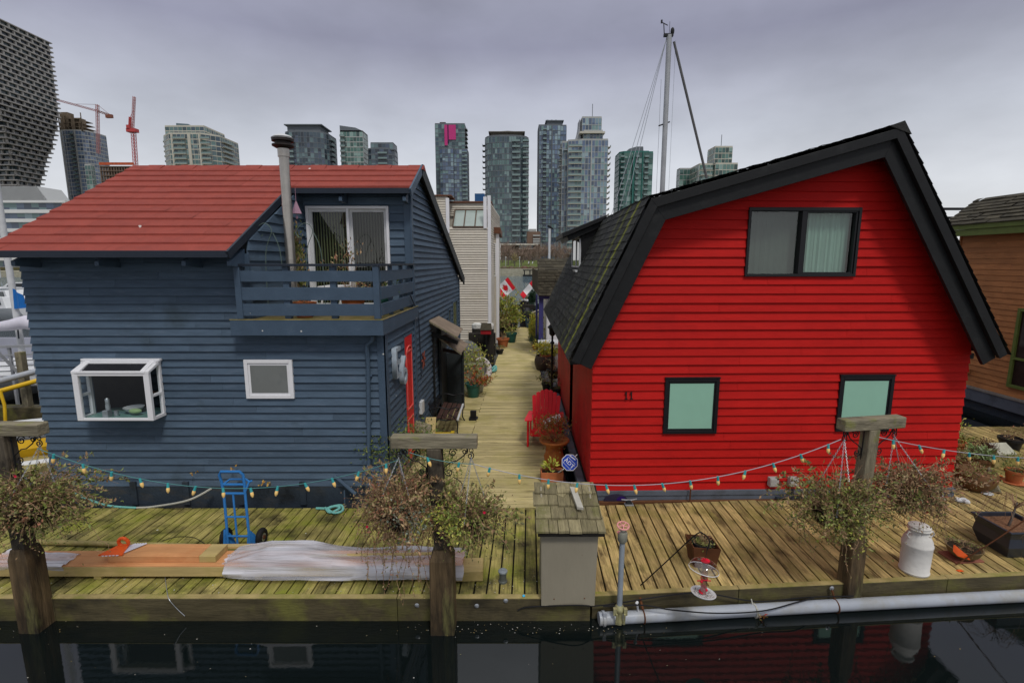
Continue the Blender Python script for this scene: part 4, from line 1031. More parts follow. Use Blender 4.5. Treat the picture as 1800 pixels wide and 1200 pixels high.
# ================================================================== plants
rnd = random.Random(5)
def leaf(mb, p, d, n_, L_, W_):
    """one bent leaf: a four-cornered blade along d"""
    s_ = d.cross(n_)
    if s_.length < 1e-5: s_ = d.orthogonal()
    s_ = s_.normalized()*W_/2; d = d.normalized()
    mid = p + d*L_*.5
    mb.add([p, mid + s_ + n_*L_*.08, p + d*L_ - n_*L_*.12, mid - s_ + n_*L_*.08], [(0,1,2,3)])
def rvec(): 
    while 1:
        v = V((rnd.uniform(-1,1), rnd.uniform(-1,1), rnd.uniform(-1,1)))
        if .05 < v.length < 1: return v.normalized()
def clump(mb, c, rad, n, size, clumps=9, spread=.33, up=.2, aspect=.45, shell=.55):
    c = V(c); cc = []
    for i in range(clumps):
        d = rvec(); k = rnd.uniform(shell, 1)
        cc.append((c + V((d.x*rad[0], d.y*rad[1], d.z*rad[2]))*k, rnd.uniform(.6, 1.3)))
    for i in range(n):
        q, k = rnd.choice(cc)
        p = q + V((rnd.gauss(0, rad[0]*spread*k), rnd.gauss(0, rad[1]*spread*k), rnd.gauss(0, rad[2]*spread*k)))
        d = (rvec() + (p-c).normalized()*.7 + V((0,0,up))).normalized()
        L_ = size*rnd.uniform(.55, 1.35)
        leaf(mb, p, d, rvec(), L_, L_*aspect)
def twigs(mb, base, c, rad, n, r=.004, sides=3, wob=.12):
    base, c = V(base), V(c)
    for i in range(n):
        d = rvec(); e_ = c + V((d.x*rad[0], d.y*rad[1], d.z*rad[2]))*rnd.uniform(.6, 1.15)
        m_ = base.lerp(e_, .5) + rvec()*wob*(e_-base).length + V((0,0,.1*(e_-base).length))
        pts = [base, base.lerp(m_, .55) + rvec()*.01, m_, m_.lerp(e_, .5) + rvec()*wob*.3*(e_-base).length, e_]
        mb.tube(pts, [r, r*.9, r*.75, r*.55, r*.3], sides, cap=False)
def vines(mbs, mbl, c, rad, n, l0, l1, size=.022, r=.0025):
    c = V(c)
    for i in range(n):
        a = rnd.uniform(0, 2*PI); p = c + V((math.cos(a)*rad[0], math.sin(a)*rad[1], rnd.uniform(-.3,.3)*rad[2]))*1.0
        L_ = rnd.uniform(l0, l1); pts = [p]; dx = V((rnd.gauss(0,.10), rnd.gauss(0,.06), 0))
        k = 7
        for j in range(1, k+1):
            pts.append(p + dx*(j/k) + V((rnd.gauss(0,.012), rnd.gauss(0,.012), -L_*j/k)))
        mbs.tube(pts, [r]*(k) + [r*.5], 3, cap=False)
        m = int(L_/.02)
        for j in range(m):
            t = rnd.random()*k; i0 = min(k-1, int(t)); q = pts[i0].lerp(pts[i0+1], t-i0)
            s_ = size*rnd.uniform(.5,1.3)
            leaf(mbl, q, (rvec()+V((0,0,-.4))).normalized(), rvec(), s_, s_*.6)

def sprays(st, lf, c, rad, n, size=.036, droop=.8):
    c = V(c)
    for i in range(n):
        a = rnd.uniform(0, 2*PI); k = rnd.uniform(.5, 1.5)*(.8+.35*math.sin(a*2+c.x*7)+.2*math.sin(a*5+c.x*3)); up = rnd.uniform(-.1,.9)
        p0 = c + V((math.cos(a)*rad[0]*.3, math.sin(a)*rad[1]*.3, rad[2]*rnd.uniform(-.3,.2)))
        p1 = c + V((math.cos(a)*rad[0]*.65*k, math.sin(a)*rad[1]*.65*k, rad[2]*up))
        p2 = c + V((math.cos(a)*rad[0]*k, math.sin(a)*rad[1]*k, rad[2]*(up - rnd.uniform(.0,1)*droop))) + rvec()*.04
        pts = [p0.lerp(p1,t).lerp(p1.lerp(p2,t),t) + rvec()*.008 for t in (0,.2,.4,.6,.8,1)]
        st.tube(pts, [.003,.003,.0026,.0022,.0017,.001], 3, cap=False)
        m = int((p2-p0).length/.016)
        dens = rnd.random()
        for j in range(m):
            if rnd.random() < .35*dens: continue
            t = (.2+.8*rnd.random())*5; i0 = min(4, int(t)); q = pts[i0].lerp(pts[i0+1], t-i0); s_ = size*rnd.uniform(.5,1.3)
            leaf(lf, q, (rvec() + (p2-p0).normalized()*.5).normalized(), rvec(), s_, s_*.5)
# ================================================================== T-posts with hanging baskets
def scroll(mb, c, r0, turns, ax, ay, r=.006, a0=0, sgn=1):
    pts = []; n = int(18*turns)
    for i in range(n+1):
        t = i/n; a = a0 + sgn*2*PI*turns*t; rr_ = r0*(1-.82*t)
        pts.append(V(c) + V(ax)*math.cos(a)*rr_ + V(ay)*math.sin(a)*rr_)
    mb.tube(pts, r, 5); return pts[0]
def chain(mb, a, b, link=.026, r=.0026):
    a, b = V(a), V(b); n = max(2, int((b-a).length/link*1.25)); t = (b-a).normalized()
    s1 = t.orthogonal().normalized(); s2 = t.cross(s1)
    for i in range(n):
        c = a.lerp(b, (i+.5)/n); s_ = s1 if i % 2 else s2
        pts = [c + t*link*.5*math.cos(q*PI/3) + s_*link*.26*math.sin(q*PI/3) for q in range(7)]
        mb.tube(pts, r, 4, cap=False)
def tpost(label, bx, by, beam_dir, half, beam_z, post_w, stub_w, stub_z, top_off=(0,0), beam_h=.135, beam_w=.14, tail=(0,0), bottom=-.75, pmat=None):
    t = thing('hanging_post', label, 'post', (bx, by, WZ), 'T-shaped timber posts along the dock edge')
    bd = V(beam_dir).normalized(); nn = V((-bd.y, bd.x, 0)); c = V((bx, by, 0))
    s_ = MB(); w_ = stub_w/2; tz = stub_z
    # stub with bevelled shoulders, in plan square to the dock
    def ring(hx, hy, z): return [c + bd*a*hx + nn*b_*hy + V((0,0,z)) for a, b_ in ((-1,-1),(1,-1),(1,1),(-1,1))]
    rr_ = [ring(w_, w_, bottom), ring(w_*.98, w_*.98, -.02), ring(w_*.95, w_*.95, tz-.12), ring(post_w/2*1.1, post_w/2*1.25, tz)]
    vs = sum(rr_, []); fs = [(0,3,2,1), (12,13,14,15)]
    for i in range(3):
        for j in range(4): fs.append((i*4+j, i*4+(j+1)%4, (i+1)*4+(j+1)%4, (i+1)*4+j))
    s_.add(vs, fs); s_.build('base', m_stub, t, bevel=.012)
    p_ = MB(); top = c + V((top_off[0], top_off[1], beam_z)); lo = c + V((0,0,tz-.05))
    p_.obox(lo - bd*post_w/2 - nn*post_w/2, bd*post_w, nn*post_w, top-lo); p_.build('post', pmat or m_post, t, bevel=.01)
    b_ = MB(); o = top + V((0,0,0)) - bd*(half+tail[0]) - nn*beam_w/2; b_.obox(o, bd*(2*half+tail[0]+tail[1]), nn*beam_w, (0,0,beam_h)); b_.build('crossbeam', m_beam, t, bevel=.012)
    return t, top, bd, nn
def basket(t, top, bd, side, off, c, rad, palette, seed, nleaf=1500, bare=60, flowers=0, trail=22, tl=(.2,.55), silver=False, label='hanging basket', group='planted baskets hung from the dock posts', mat2=None):
    """scrolled iron bracket on the post, then a chained basket (a thing of its own)"""
    rnd.seed(seed)
    ax = bd*side; s_ = MB()
    hook = top + ax*off + V((0,0,-.01))
    a0 = top + ax*.09 + V((0,0,-.05))
    arc = [top + ax*.09 + V((0,0,-.36)), top + ax*.10 + V((0,0,-.24)), top + ax*(.12+.06) + V((0,0,-.17)), top + ax*(off*.6) + V((0,0,-.16)), top + ax*(off*.8) + V((0,0,-.10)), top + ax*off*.93 + V((0,0,-.01))]
    s_.tube(arc, .007, 5)
    scroll(s_, top + ax*.20 + V((0,0,-.065)), .05, 1.6, ax, V((0,0,1)), a0=.5); scroll(s_, top + ax*.33 + V((0,0,-.05)), .042, 1.5, ax, V((0,0,1)), a0=2.6, sgn=-1)
    scroll(s_, top + ax*(off*.98) + V((0,0,-.10)), .042, 1.5, ax, V((0,0,1)), a0=1.6, sgn=-1); scroll(s_, top + ax*.15 + V((0,0,-.29)), .045, 1.4, ax, V((0,0,1)), a0=3.5)
    s_.tube([top + ax*.085 + V((0,0,-.0)), top + ax*.085 + V((0,0,-.38))], .007, 5)
    s_.torus(hook + V((0,0,-.03)), nnv, .022, .005, 12, 5)
    s_.build('scroll_bracket', m_darkmetal, t)
    c = V(c)
    bk_ = thing('hanging_basket', label, 'plant basket', (c.x, c.y, c.z-rad[2]), group)
    ch = MB(); hk = hook + V((0,0,-.05)); jn = hk + V((0,0,-.06)); chain(ch, hk, jn)
    for k in range(3):
        a = 2*PI*k/3 + .5 + seed; chain(ch, jn, c + V((math.cos(a)*rad[0]*.55, math.sin(a)*rad[1]*.55, -rad[2]*.12)))
    ch.build('chain', m_steel, bk_)
    lf = MB(); st = MB(); pot = MB(); pot.lathe((c.x, c.y, c.z), [(.03,-rad[2]*.62), (rad[0]*.3,-rad[2]*.5), (rad[0]*.42,-rad[2]*.15), (rad[0]*.43,-rad[2]*.08), (rad[0]*.38,-rad[2]*.12), (0,-rad[2]*.12)], 14); clump(lf, c + V((0,-.05,-rad[2]*.35)), (rad[0]*.5,rad[1]*.5,rad[2]*.4), nleaf//5, .045, clumps=12, spread=.3, up=-.4); pot.build('liner', m_soil, bk_)
    twigs(st, c + V((0,0,-rad[2]*.2)), c + V((0,0,rad[2]*.05)), (rad[0]*1.1, rad[1]*1.1, rad[2]*1.05), bare, .0036)
    clump(lf, c, (rad[0]*.72,rad[1]*.8,rad[2]*.7), int(nleaf*.22), .050, clumps=22, spread=.25, up=.15, shell=.3); sprays(st, lf, c, rad, int(nleaf*.038), .048)
    clump(lf, c + V((0,0,-rad[2]*.2)), (rad[0]*.8, rad[1]*.8, rad[2]*.7), nleaf//2, .03, clumps=10, spread=.4, up=-.3)
    vines(st, lf, c + V((0,0,-.05)), (rad[0]*.75, rad[1]*.75, rad[2]), trail, tl[0], tl[1])
    lf.build('foliage', palette, bk_); st.build('stems', m_stem, bk_)
    if mat2:
        l2 = MB(); clump(l2, c + V((mat2[1]*rad[0], -rad[1]*.5, mat2[2]*rad[2])), (rad[0]*.5, rad[1]*.5, rad[2]*.45), 500, .038, clumps=7, spread=.35, aspect=.6); l2.build('foliage', mat2[0], bk_)
    for k in range(flowers):
        d = rvec(); d.y = -abs(d.y); q = c + V((d.x*rad[0]*.8, d.y*rad[1], d.z*rad[2]*.8)); fl_ = MB()
        for j in range(5): leaf(fl_, q, (V((math.cos(j*1.256), -.4, math.sin(j*1.256)))).normalized(), V((0,-1,0)), .022, .016)
        fl_.build('flower', m_flower, bk_)
    return bk_
nnv = V((0,1,0))
# middle post
pm = P(779, 1090, 5.30)
cb = P(757, 787, 5.24)
t, top, bd, nn = tpost('weathered T-post with mossy crossbeam between the two houses, mid dock', P(780,1050,5.30).x, 5.27, (1,0,0), .47, cb.z, .155, .275, .72, (P(764,787,5.27).x - P(780,1050,5.30).x, 0), pmat=m_postdark)
basket(t, top, bd, -1, .40, P(700,888,5.18), (.47,.38,.47), m_dead, 3, nleaf=3600, bare=190, flowers=1, trail=46, tl=(.35,.85), label='browned hanging basket with silvery leaves left of the middle post', mat2=(m_silver, .15, -.15))
basket(t, top, bd, 1, .40, P(826,900,5.18), (.42,.36,.38), m_mixed, 4, nleaf=3000, bare=120, flowers=1, trail=18, tl=(.15,.45), label='greener hanging basket with straggling stems right of the middle post', mat2=(m_lime, -.55, -.2))
# right post
bR = P(1497, 1045, 5.62)
t, top, bd, nn = tpost('weathered T-post with pale crossbeam before the red house', bR.x, 5.68, (.985,.17,0), .41, P(1530,757,5.62).z, .14, .20, .70, (P(1531,757,5.70).x - bR.x, .03))
basket(t, top, bd, -1, .34, P(1463,885,5.48), (.50,.42,.46), m_mixed, 6, nleaf=4200, bare=170, flowers=0, trail=22, tl=(.2,.5), label='bushy olive hanging basket left of the post before the red house', mat2=(m_lime, .1, -.3))
basket(t, top, bd, 1, .34, P(1596,852,5.72), (.54,.42,.38), m_dead, 7, nleaf=3600, bare=170, flowers=1, trail=26, tl=(.25,.65), label='twiggy brown hanging basket right of the post before the red house', mat2=(m_mixed, -.3, -.3))
# left post
bL = P(68, 1090, 5.30)
t, top, bd, nn = tpost('weathered T-post cut by the left picture edge, brown base', bL.x, 5.28, (.985,-.02,0), .47, P(20,765,5.25).z, .15, .235, .72, (P(11,765,5.28).x - P(66,1060,5.28).x, 0), pmat=m_postdark)
basket(t, top, bd, 1, .40, P(55,878,5.18), (.58,.42,.46), m_mixed, 8, nleaf=4600, bare=200, flowers=1, trail=26, tl=(.2,.6), label='wide hanging basket of reddish brown and green sprigs at the left edge', mat2=(m_dead, -.1, .1))

# ------------------------------------------------------------------ strings of amber lights
def lights(name_label, pts, n, mat, sag, skip=()):
    root = thing('string_light', name_label, 'string lights', tuple(V(pts[0])), 'strings of amber bulbs along the dock')
    a, b = V(pts[0]), V(pts[1]); path = []
    for i in range(41):
        t = i/40; path.append(a.lerp(b, t) + V((0,0,-sag*4*t*(1-t))))
    MB().tube(path, .0045, 5).build('cable', mat, root)
    sock = bulb = None; base = None
    for i in range(n):
        t = (i+.55)/n; p = a.lerp(b, t) + V((0,0,-sag*4*t*(1-t)))
        tilt = V((rnd.uniform(-.35,.45), rnd.uniform(-.3,.1), -1)).normalized()
        mb = MB(); mb.tube([p + tilt*.004, p + tilt*.04, p + tilt*.052, p + tilt*.075, p + tilt*.095, p + tilt*.105], [.010,.0135,.018,.0185,.011,.002], 10)
        o = mb.build('bulb', m_bulb, root, smooth=True)
        mb = MB(); mb.tube([p - tilt*.006, p + tilt*.046], [.0125,.0155], 10); mb.build('socket', m_socket, o)
    return root
rnd.seed(21)
lights('teal string of amber bulbs sagging before the blue house', (P(66,788,5.18), P(700,808,5.2)), 13, m_cable, .39)
lights('short teal string of amber bulbs wound past the middle post', (P(720,795,5.15), P(832,815,5.15)), 2, m_cable, .03)
lights('pale string of amber bulbs sagging from the middle post to the right post', (P(832,815,5.15), P(1478,772,5.5)), 13, m_cablegrey, .385)
lights('short string of amber bulbs running off beyond the right post', (P(1545,768,5.55), P(1850,806,5.9)), 7, m_cablegrey, .06)

# ------------------------------------------------------------------ lumber, wrap, cart, pole
def lumber(label, p0, p1, w_, z0, h_, mat, name='timber_plank', **k):
    mb = MB(); a, b = V((p0[0],p0[1],z0)), V((p1[0],p1[1],z0)); d = (b-a); n_ = V((-d.y,d.x,0)).normalized()*w_
    mb.obox(a, d, n_, (0,0,h_)); return tag(mb.build(name, mat, bevel=.006), label, 'timber', **k)
for xx in (-5.2, -3.2, -1.2):
    lumber('short pale block under the orange timber pile, ' + {-5.2:'by the left post', -3.2:'below the top board', -1.2:'towards the middle post'}[xx], (xx,5.72), (xx+.09,5.72), .42, 0, .05, m_lumberraw, 'timber_block', group='blocks under the timber pile')
a = G(0, 1012, .05); 
lumber('long orange stained timber lying along the dock, bottom of the pile', (-6.6,5.72), (-.62,5.74), .34, .05, .13, m_lumber)
top_a = P(190, 990, 5.78); 
lumber('short thick board with an unstained pale end on top of the pile', (P(190,985,5.80).x,5.80), (P(350,985,5.80).x,5.80), .28, .18, .085, m_lumber)
lumber('pale unstained end block of the short top board', (P(350,985,5.80).x,5.80), (P(379,985,5.80).x,5.80), .28, .18, .085, m_lumberraw)
lumber('thin mossy batten on the wrapped timber beside the hand truck', (P(385,960,6.1).x,6.08), (P(530,962,6.1).x,6.10), .07, .19, .035, m_lumberraw)
lumber('pale squared end of timber showing past the middle post', (-.95,5.66), (-.36,5.68), .30, .005, .13, m_lumberraw)
lumber('thin batten lying on the plastic wrap', (P(545,990,5.85).x,5.83), (P(760,980,5.85).x,5.88), .05, .225, .02, m_lumberraw)
mb = MB(); mb.tube([G(60,952,.05), G(300,958,.05), G(640,975,.05)], .038, 10); tag(mb.build('wooden_pole', m_fasciatop, smooth=True), 'long pale round pole lying behind the timber pile', 'pole')
# orange lifting handle with strapping
hc = P(214, 972, 5.95)
q = MB(); q.prism([(hc.x-.17,5.80,.269),(hc.x+.13,5.80,.269),(hc.x+.06,6.02,.285),(hc.x-.06,6.02,.285)], (0,0,.015)); q.torus((hc.x+.0,6.0,.335), (0,1,.15), .062, .021, 20, 8)
tag(q.build('clamp', m_plastic_o, smooth=False), 'bright orange plastic clamp with a ring handle on the top board', 'clamp')
q = MB(); 
for k in range(5): q.beam((hc.x-.12+k*.045, 5.79, .272+.002*k), (hc.x+.10+k*.035, 6.07, .272+.002*k), .03, .006)
tag(q.build('plastic_strap', M('white lilac plastic strip', (.62,.6,.68), .35, var=.1, bump=.05)), 'white plastic strapping pulled over the top board by the orange clamp', 'strap')
q = MB(); q.box(-6.6, -.62, 5.708, 5.718, .052, .172); q.build('sawn_edge', m_lumberraw, bpy.data.objects['timber_plank'])
rnd.seed(91); q = MB()
for k in range(330):
    x = rnd.uniform(-6.5, .8); y = 5.46 + abs(rnd.gauss(0, .5)); s_ = rnd.uniform(.003,.011)
    if y < 7.4: leaf(q, V((x, y, .006)), V((rnd.uniform(-1,1), rnd.uniform(-1,1), .05)).normalized(), V((0,0,1)), s_*2, s_*1.3)
tag(q.build('fallen_petals', MR('white petals', [(.6,.58,.52),(.5,.47,.4),(.35,.25,.12)])), 'scatter of tiny white petals and flecks on the mossy left dock', 'petals', kind='stuff')
# plastic wrap draped round the timber
def wrap(name, label, x0, x1, nx, f_prof, mat, seed):
    rnd.seed(seed); vs = []; fs = []; m_ = 16
    ph = [rnd.uniform(0,6) for _ in range(8)]
    for i in range(nx+1):
        x = x0 + (x1-x0)*i/nx; pr = f_prof(i/nx, x)
        # walk along the profile polyline
        L_ = [0]
        for a_, b_ in zip(pr[:-1], pr[1:]): L_.append(L_[-1] + math.dist(a_, b_))
        for j in range(m_+1):
            s_ = L_[-1]*j/m_; k = max(q_ for q_ in range(len(L_)) if L_[q_] <= s_ + 1e-9); k = min(k, len(pr)-2)
            t = (s_-L_[k])/max(1e-6, L_[k+1]-L_[k]); y = pr[k][0]*(1-t)+pr[k+1][0]*t; z = pr[k][1]*(1-t)+pr[k+1][1]*t
            fold = .011*math.sin(x*2.2+j*1.9+ph[0]) + .007*math.sin(x*4.1-j*2.6+ph[1]) + .005*math.sin(j*3.3+x*7+ph[2]) + rnd.uniform(-.001,.001)
            vs.append((x + .012*math.sin(j*1.3+ph[3]), y - fold*.8, z + abs(fold)))
    for i in range(nx):
        for j in range(m_): fs.append((i*(m_+1)+j, (i+1)*(m_+1)+j, (i+1)*(m_+1)+j+1, i*(m_+1)+j+1))
    return tag(MB().add(vs, fs).build(name, mat, smooth=True), label, 'plastic sheet')
def plasticmat():
    m = bpy.data.materials.new('clear plastic film'); m.use_nodes = True; n = m.node_tree.nodes; L = m.node_tree.links; b = n['Principled BSDF']
    b.inputs['Base Color'].default_value = (.62,.62,.68,1); b.inputs['Roughness'].default_value = .16; b.inputs['Specular IOR Level'].default_value = .9
    t = n.new('ShaderNodeBsdfTransparent'); x = n.new('ShaderNodeMixShader')
    tcn = n.new('ShaderNodeTexCoord'); mpn = n.new('ShaderNodeMapping'); mpn.inputs['Scale'].default_value = (.35,3,3); L.new(tcn.outputs['Object'], mpn.inputs[0])
    z = n.new('ShaderNodeTexNoise'); z.inputs['Scale'].default_value = 2.2; z.inputs['Detail'].default_value = 2; L.new(mpn.outputs[0], z.inputs['Vector'])
    r = n.new('ShaderNodeMapRange'); r.inputs['From Min'].default_value = .38; r.inputs['From Max'].default_value = .66; r.inputs['To Min'].default_value = .30; r.inputs['To Max'].default_value = .84; L.new(z.outputs['Fac'], r.inputs['Value'])
    L.new(r.outputs[0], x.inputs[0]); L.new(t.outputs[0], x.inputs[1]); L.new(b.outputs[0], x.inputs[2]); L.new(x.outputs[0], n['Material Output'].inputs['Surface'])
    zc_ = n.new('ShaderNodeTexNoise'); zc_.inputs['Scale'].default_value = 2.5; zc_.inputs['Detail'].default_value = 4; mp3 = n.new('ShaderNodeMapping'); mp3.inputs['Scale'].default_value = (.45,7,7); mp3.inputs['Rotation'].default_value = (0,0,.06); L.new(tcn.outputs['Object'], mp3.inputs[0]); L.new(mp3.outputs[0], zc_.inputs['Vector'])
    bp = n.new('ShaderNodeBump'); bp.inputs['Strength'].default_value = .7; bp.inputs['Distance'].default_value = .04; L.new(zc_.outputs['Fac'], bp.inputs['Height']); L.new(bp.outputs[0], b.inputs['Normal'])
    return m
m_film = plasticmat()
xw0, xw1 = P(390,990,5.75).x, P(815,985,5.75).x
def prof(t, x):
    k = min(1, t*6)
    zt_ = .20 + .11*k if t < .34 else .31 - .09*min(1,(t-.34)*5)
    yb = 6.12 - .02*t
    if t < .02: return [(5.74,.14),(5.76,.18),(5.82,.20),(5.90,.21),(5.95,.20)]
    return [(5.80,.01),(5.66-.05*k,.05),(5.64,.12),(5.72,zt_),(yb-.05,zt_+.01),(yb,.19),(yb+.02,.06)]
wrap('plastic_wrap', 'crumpled clear plastic sheet wrapped over the right half of the timber pile', xw0, xw1, 90, prof, m_film, 4)
wrap('plastic_wrap', 'torn piece of clear plastic on the timber behind the left post', P(-20,985,5.8).x, P(120,975,5.8).x, 50, lambda t, x: [(5.70,.13),(5.71,.186),(5.9,.189),(6.07-.1*t,.189),(6.08-.1*t,.15)], m_film, 6)
# hand truck
cx, cy = G(431,958,0).x, 6.24
ct = thing('hand_truck', 'blue two-wheeled hand truck standing behind the timber pile', 'hand truck', (cx, cy, 0))
tl = V((.02, -.02, 0)); lean_ = lambda z: V((-.08*z, .10 + .14*z, 0))
def cp_(x, z, y=0): return V((cx + x*.97, cy + y, z*.93)) + lean_(z)
wv = .155
q = MB()
for s_ in (-1, 1): q.tube([cp_(s_*wv,.05), cp_(s_*wv*.97,.5), cp_(s_*wv*.97,.83)], .018, 8)
q.tube([cp_(-.02,.08), cp_(-.02,.83)], .014, 8)
for z in (.22, .5, .84, .97): q.tube([cp_(-wv*.97,z), cp_(wv*.97,z)], .014 if z < .8 else .018, 8)
q.build('frame', m_cartblue, ct, smooth=True)
q = MB(); q.tube([cp_(-wv*.95,.83), cp_(-wv*1.1,1.02,.0), cp_(-wv*1.15,1.12,-.02), cp_(-wv*.95,1.17,-.03), cp_(wv*.75,1.17,-.03), cp_(wv*1.0,1.12,-.02), cp_(wv*.98,.97), cp_(wv*.95,.83)], .019, 8)
q.tube([cp_(wv*.97,.86), cp_(wv*1.35,1.0,.02), cp_(wv*1.5,1.0,.05)], .016, 8); q.tube([cp_(-wv*.97,.97), cp_(-wv*.5,1.02,.06), cp_(wv*.9,1.02,.06), cp_(wv*1.4,.99,.03)], .015, 8)
q.build('handle', m_cartblue, ct, smooth=True)
q = MB()
for s_ in (-1, 1):
    a = [cp_(s_*wv-.02,.32), cp_(s_*wv-.045,.02,-.02), cp_(s_*wv+.06,.02,.12), cp_(s_*wv+.03,.22,.05)]; q.prism([a[0],a[1],a[2],a[3]], (.025*s_,0,0))
q.prism([cp_(-wv,.0,-.03), cp_(wv,.0,-.03), cp_(wv,.0,-.22), cp_(-wv,.0,-.22)], (0,0,.012)); q.build('toe_plate', m_cartblue, ct, bevel=.004)
for s_, nm in ((-1,0), (1,1)):
    c = cp_(s_*(wv+.10), .125, .13); c.z = .125
    q = MB(); q.torus(c, (1,.25*0,0), .085, .042, 24, 10); wl = q.build('wheel', m_rubber, ct, smooth=True)
    q = MB(); q.tube([c - V((.03,0,0)), c + V((.03,0,0))], .058, 16); q.build('rim', m_steel, wl, smooth=True)
    q = MB(); q.tube([c + V((.028,0,0)), c + V((.045,0,0))], .028, 12); q.build('hub', m_rust, wl, smooth=True)
q = MB(); c0 = cp_(-wv-.1,.125,.13); c1 = cp_(wv+.1,.125,.13); c0.z = c1.z = .125; q.tube([c0,c1], .012, 8); q.build('axle', m_steel, ct)
# ropes
def rope(name, label, pts, r, mat, cat='rope'):
    mb = MB(); mb.tube(pts, r, 7); return tag(mb.build(name, mat, smooth=True), label, cat)
def smooth_path(pts, n=8):
    pts = [V(p) for p in pts]; out_ = []
    for i in range(len(pts)-1):
        p0, p1, p2, p3 = pts[max(i-1,0)], pts[i], pts[i+1], pts[min(i+2,len(pts)-1)]
        for k in range(n):
            t = k/n; out_.append(.5*((2*p1) + (p2-p0)*t + (2*p0-5*p1+4*p2-p3)*t*t + (3*p1-p0-3*p2+p3)*t**3))
    return out_ + [pts[-1]]
rope('mooring_rope', 'old white mooring rope hanging below the blue house wall', smooth_path([P(372,858,7.6), P(330,879,7.4), G(270,890,.02), G(240,892,.02)]), .016, m_ropewhite)
rope('mooring_rope', 'teal mooring rope end lying at the dock edge behind the left basket', smooth_path([G(240,892,.02), G(190,888,.03), P(145,873,7.5), P(130,866,7.6)]), .017, m_rope)
kn = [G(556,893,.02), G(575,893,.03), G(583,890,.05), G(600,888,.06), G(602,897,.03), G(588,901,.03), G(577,894,.05), G(590,889,.07), G(597,893,.05), G(580,900,.03), G(572,892,.04)]
rope('rope_coil', 'knotted coil of teal rope at the back edge of the left dock', smooth_path(kn, 6), .02, m_rope)
q = MB(); q.tube([G(605,893,0) + V((0,.03,-.0)), G(605,893,0) + V((0,.05,.28))], .012, 6); q.tube([P(588,836,7.68), P(625,868,7.6)], .03, 8); tag(q.build('drain_pipe', m_bluetrim, smooth=True), 'dark slanted drain pipe under the blue house wall', 'pipe')
rope('twine', 'thin black wire lying across the mossy boards near the hand truck', smooth_path([G(285,950,.01), G(310,943,.012), G(340,944,.012), G(360,955,.01)]), .004, m_darkmetal, 'wire')
rope('twine', 'thin wire dangling over the dock fascia below the timber pile', smooth_path([G(290,1012,.01), G(293,1035,.02), P(297,1052,5.36), P(310,1068,5.36), P(325,1082,5.36)]), .004, m_steel, 'wire')

rnd.seed(66); lf = MB()
for (u, v) in ((345,830),(412,826),(475,851),(470,849),(455,852),(410,822),(462,848)):
    c = P(u, v, 7.66)
    for k in range(4): leaf(lf, c + V((rnd.gauss(0,.04), -.01*rnd.random(), rnd.gauss(0,.012))), rvec(), V((0,-1,.2)), .05, .03)
tag(lf.build('fallen_leaves', MR('yellow leaves', [(.5,.30,.05),(.42,.22,.04),(.3,.2,.06)])), 'few yellow autumn leaves stuck on the hull ledge below the blue wall', 'leaves', kind='stuff')
# ------------------------------------------------------------------ shingled utility box at the dock edge
bx0, bx1 = P(952,990,5.34).x, P(1050,990,5.34).x
ub = thing('utility_box', 'taupe plywood box with mossy cedar shake roof at the dock edge', 'utility box', ((bx0+bx1)/2, 5.5, -.08))
zt = P(1000,932,5.32).z
q = MB(); q.prism([(bx0,5.33,-.07),(bx1-.02,5.33,-.07),(bx1,5.32,zt),(bx0-.01,5.32,zt)], (0,.02,0)); q.box(bx0+.005, bx1-.025, 5.352, 5.86, -.05, zt+.02)
q.prism([(bx0+.005,5.352,zt),(bx0+.005,5.86,zt),(bx0+.005,5.86,zt+.28)], (.02,0,0)); q.prism([(bx1-.045,5.352,zt),(bx1-.045,5.86,zt),(bx1-.045,5.86,zt+.28)], (.02,0,0)); q.build('cabinet', m_shed, ub, bevel=.004)
for xx, zz in ((bx0+.15,.02), (bx1-.14,.03), (bx1-.18,.58)):
    s_ = MB(); s_.ball((xx,5.327,zz), .008, .005, .008, 8, 6); s_.build('screw', m_rust, ub)
q = MB(); zA, zB = zt - .005, P(1000,852,5.92).z
rows = 4; rnd.seed(3)
for k in range(rows):
    x = bx0 - .06 - rnd.uniform(0,.04)
    xe = bx1 + .075 - .012*k
    while x < xe:
        w_ = rnd.uniform(.10,.19); x2 = min(x+w_, xe)
        t0, t1 = k/rows, min(1.04,(k+1.35)/rows); ya, yb = 5.24 + .70*t0, 5.24 + .70*t1; za, zb = zA + (zB-zA)*t0, zA + (zB-zA)*t1
        dt = rnd.uniform(0,.012); th_ = .018 + dt; jy = rnd.uniform(-.012,.012); tw = rnd.uniform(-.01,.01)
        q.add([(x,ya+jy,za+.012), (x2-.006,ya+jy+tw,za+.012), (x2-.006,yb,zb+.0), (x,yb,zb), (x,ya+jy,za+.012+th_), (x2-.006,ya+jy+tw,za+.012+th_), (x2-.006,yb,zb+.006), (x,yb,zb+.006)],
              [(0,3,2,1),(4,5,6,7),(0,1,5,4),(1,2,6,5),(2,3,7,6),(3,0,4,7)]); x = x2
q.obox((bx0+.17,5.78,zB-.055), (.11,-.07,-.02), (.06,.10,.035), (0,0,.014))
rf_ = q.build('shake_roof', m_shake, ub)
s_ = MB(); s_.obox((bx0+.42,5.50,zA+.17), (.07,-.02,0), (-.06,.26,.13), (0,0,.03)); s_.build('patch', M('grey metal patch', (.40,.38,.33), .6, var=.2, bump=.1), rf_)
s_ = MB(); s_.prism([(bx0-.05,5.25,zA-.005),(bx0-.05,5.93,zB-.005),(bx0-.05,5.93,zB-.02),(bx0-.05,5.25,zA-.03)], (bx1-bx0+.11,0,0)); s_.build('roof_board', m_under, ub)
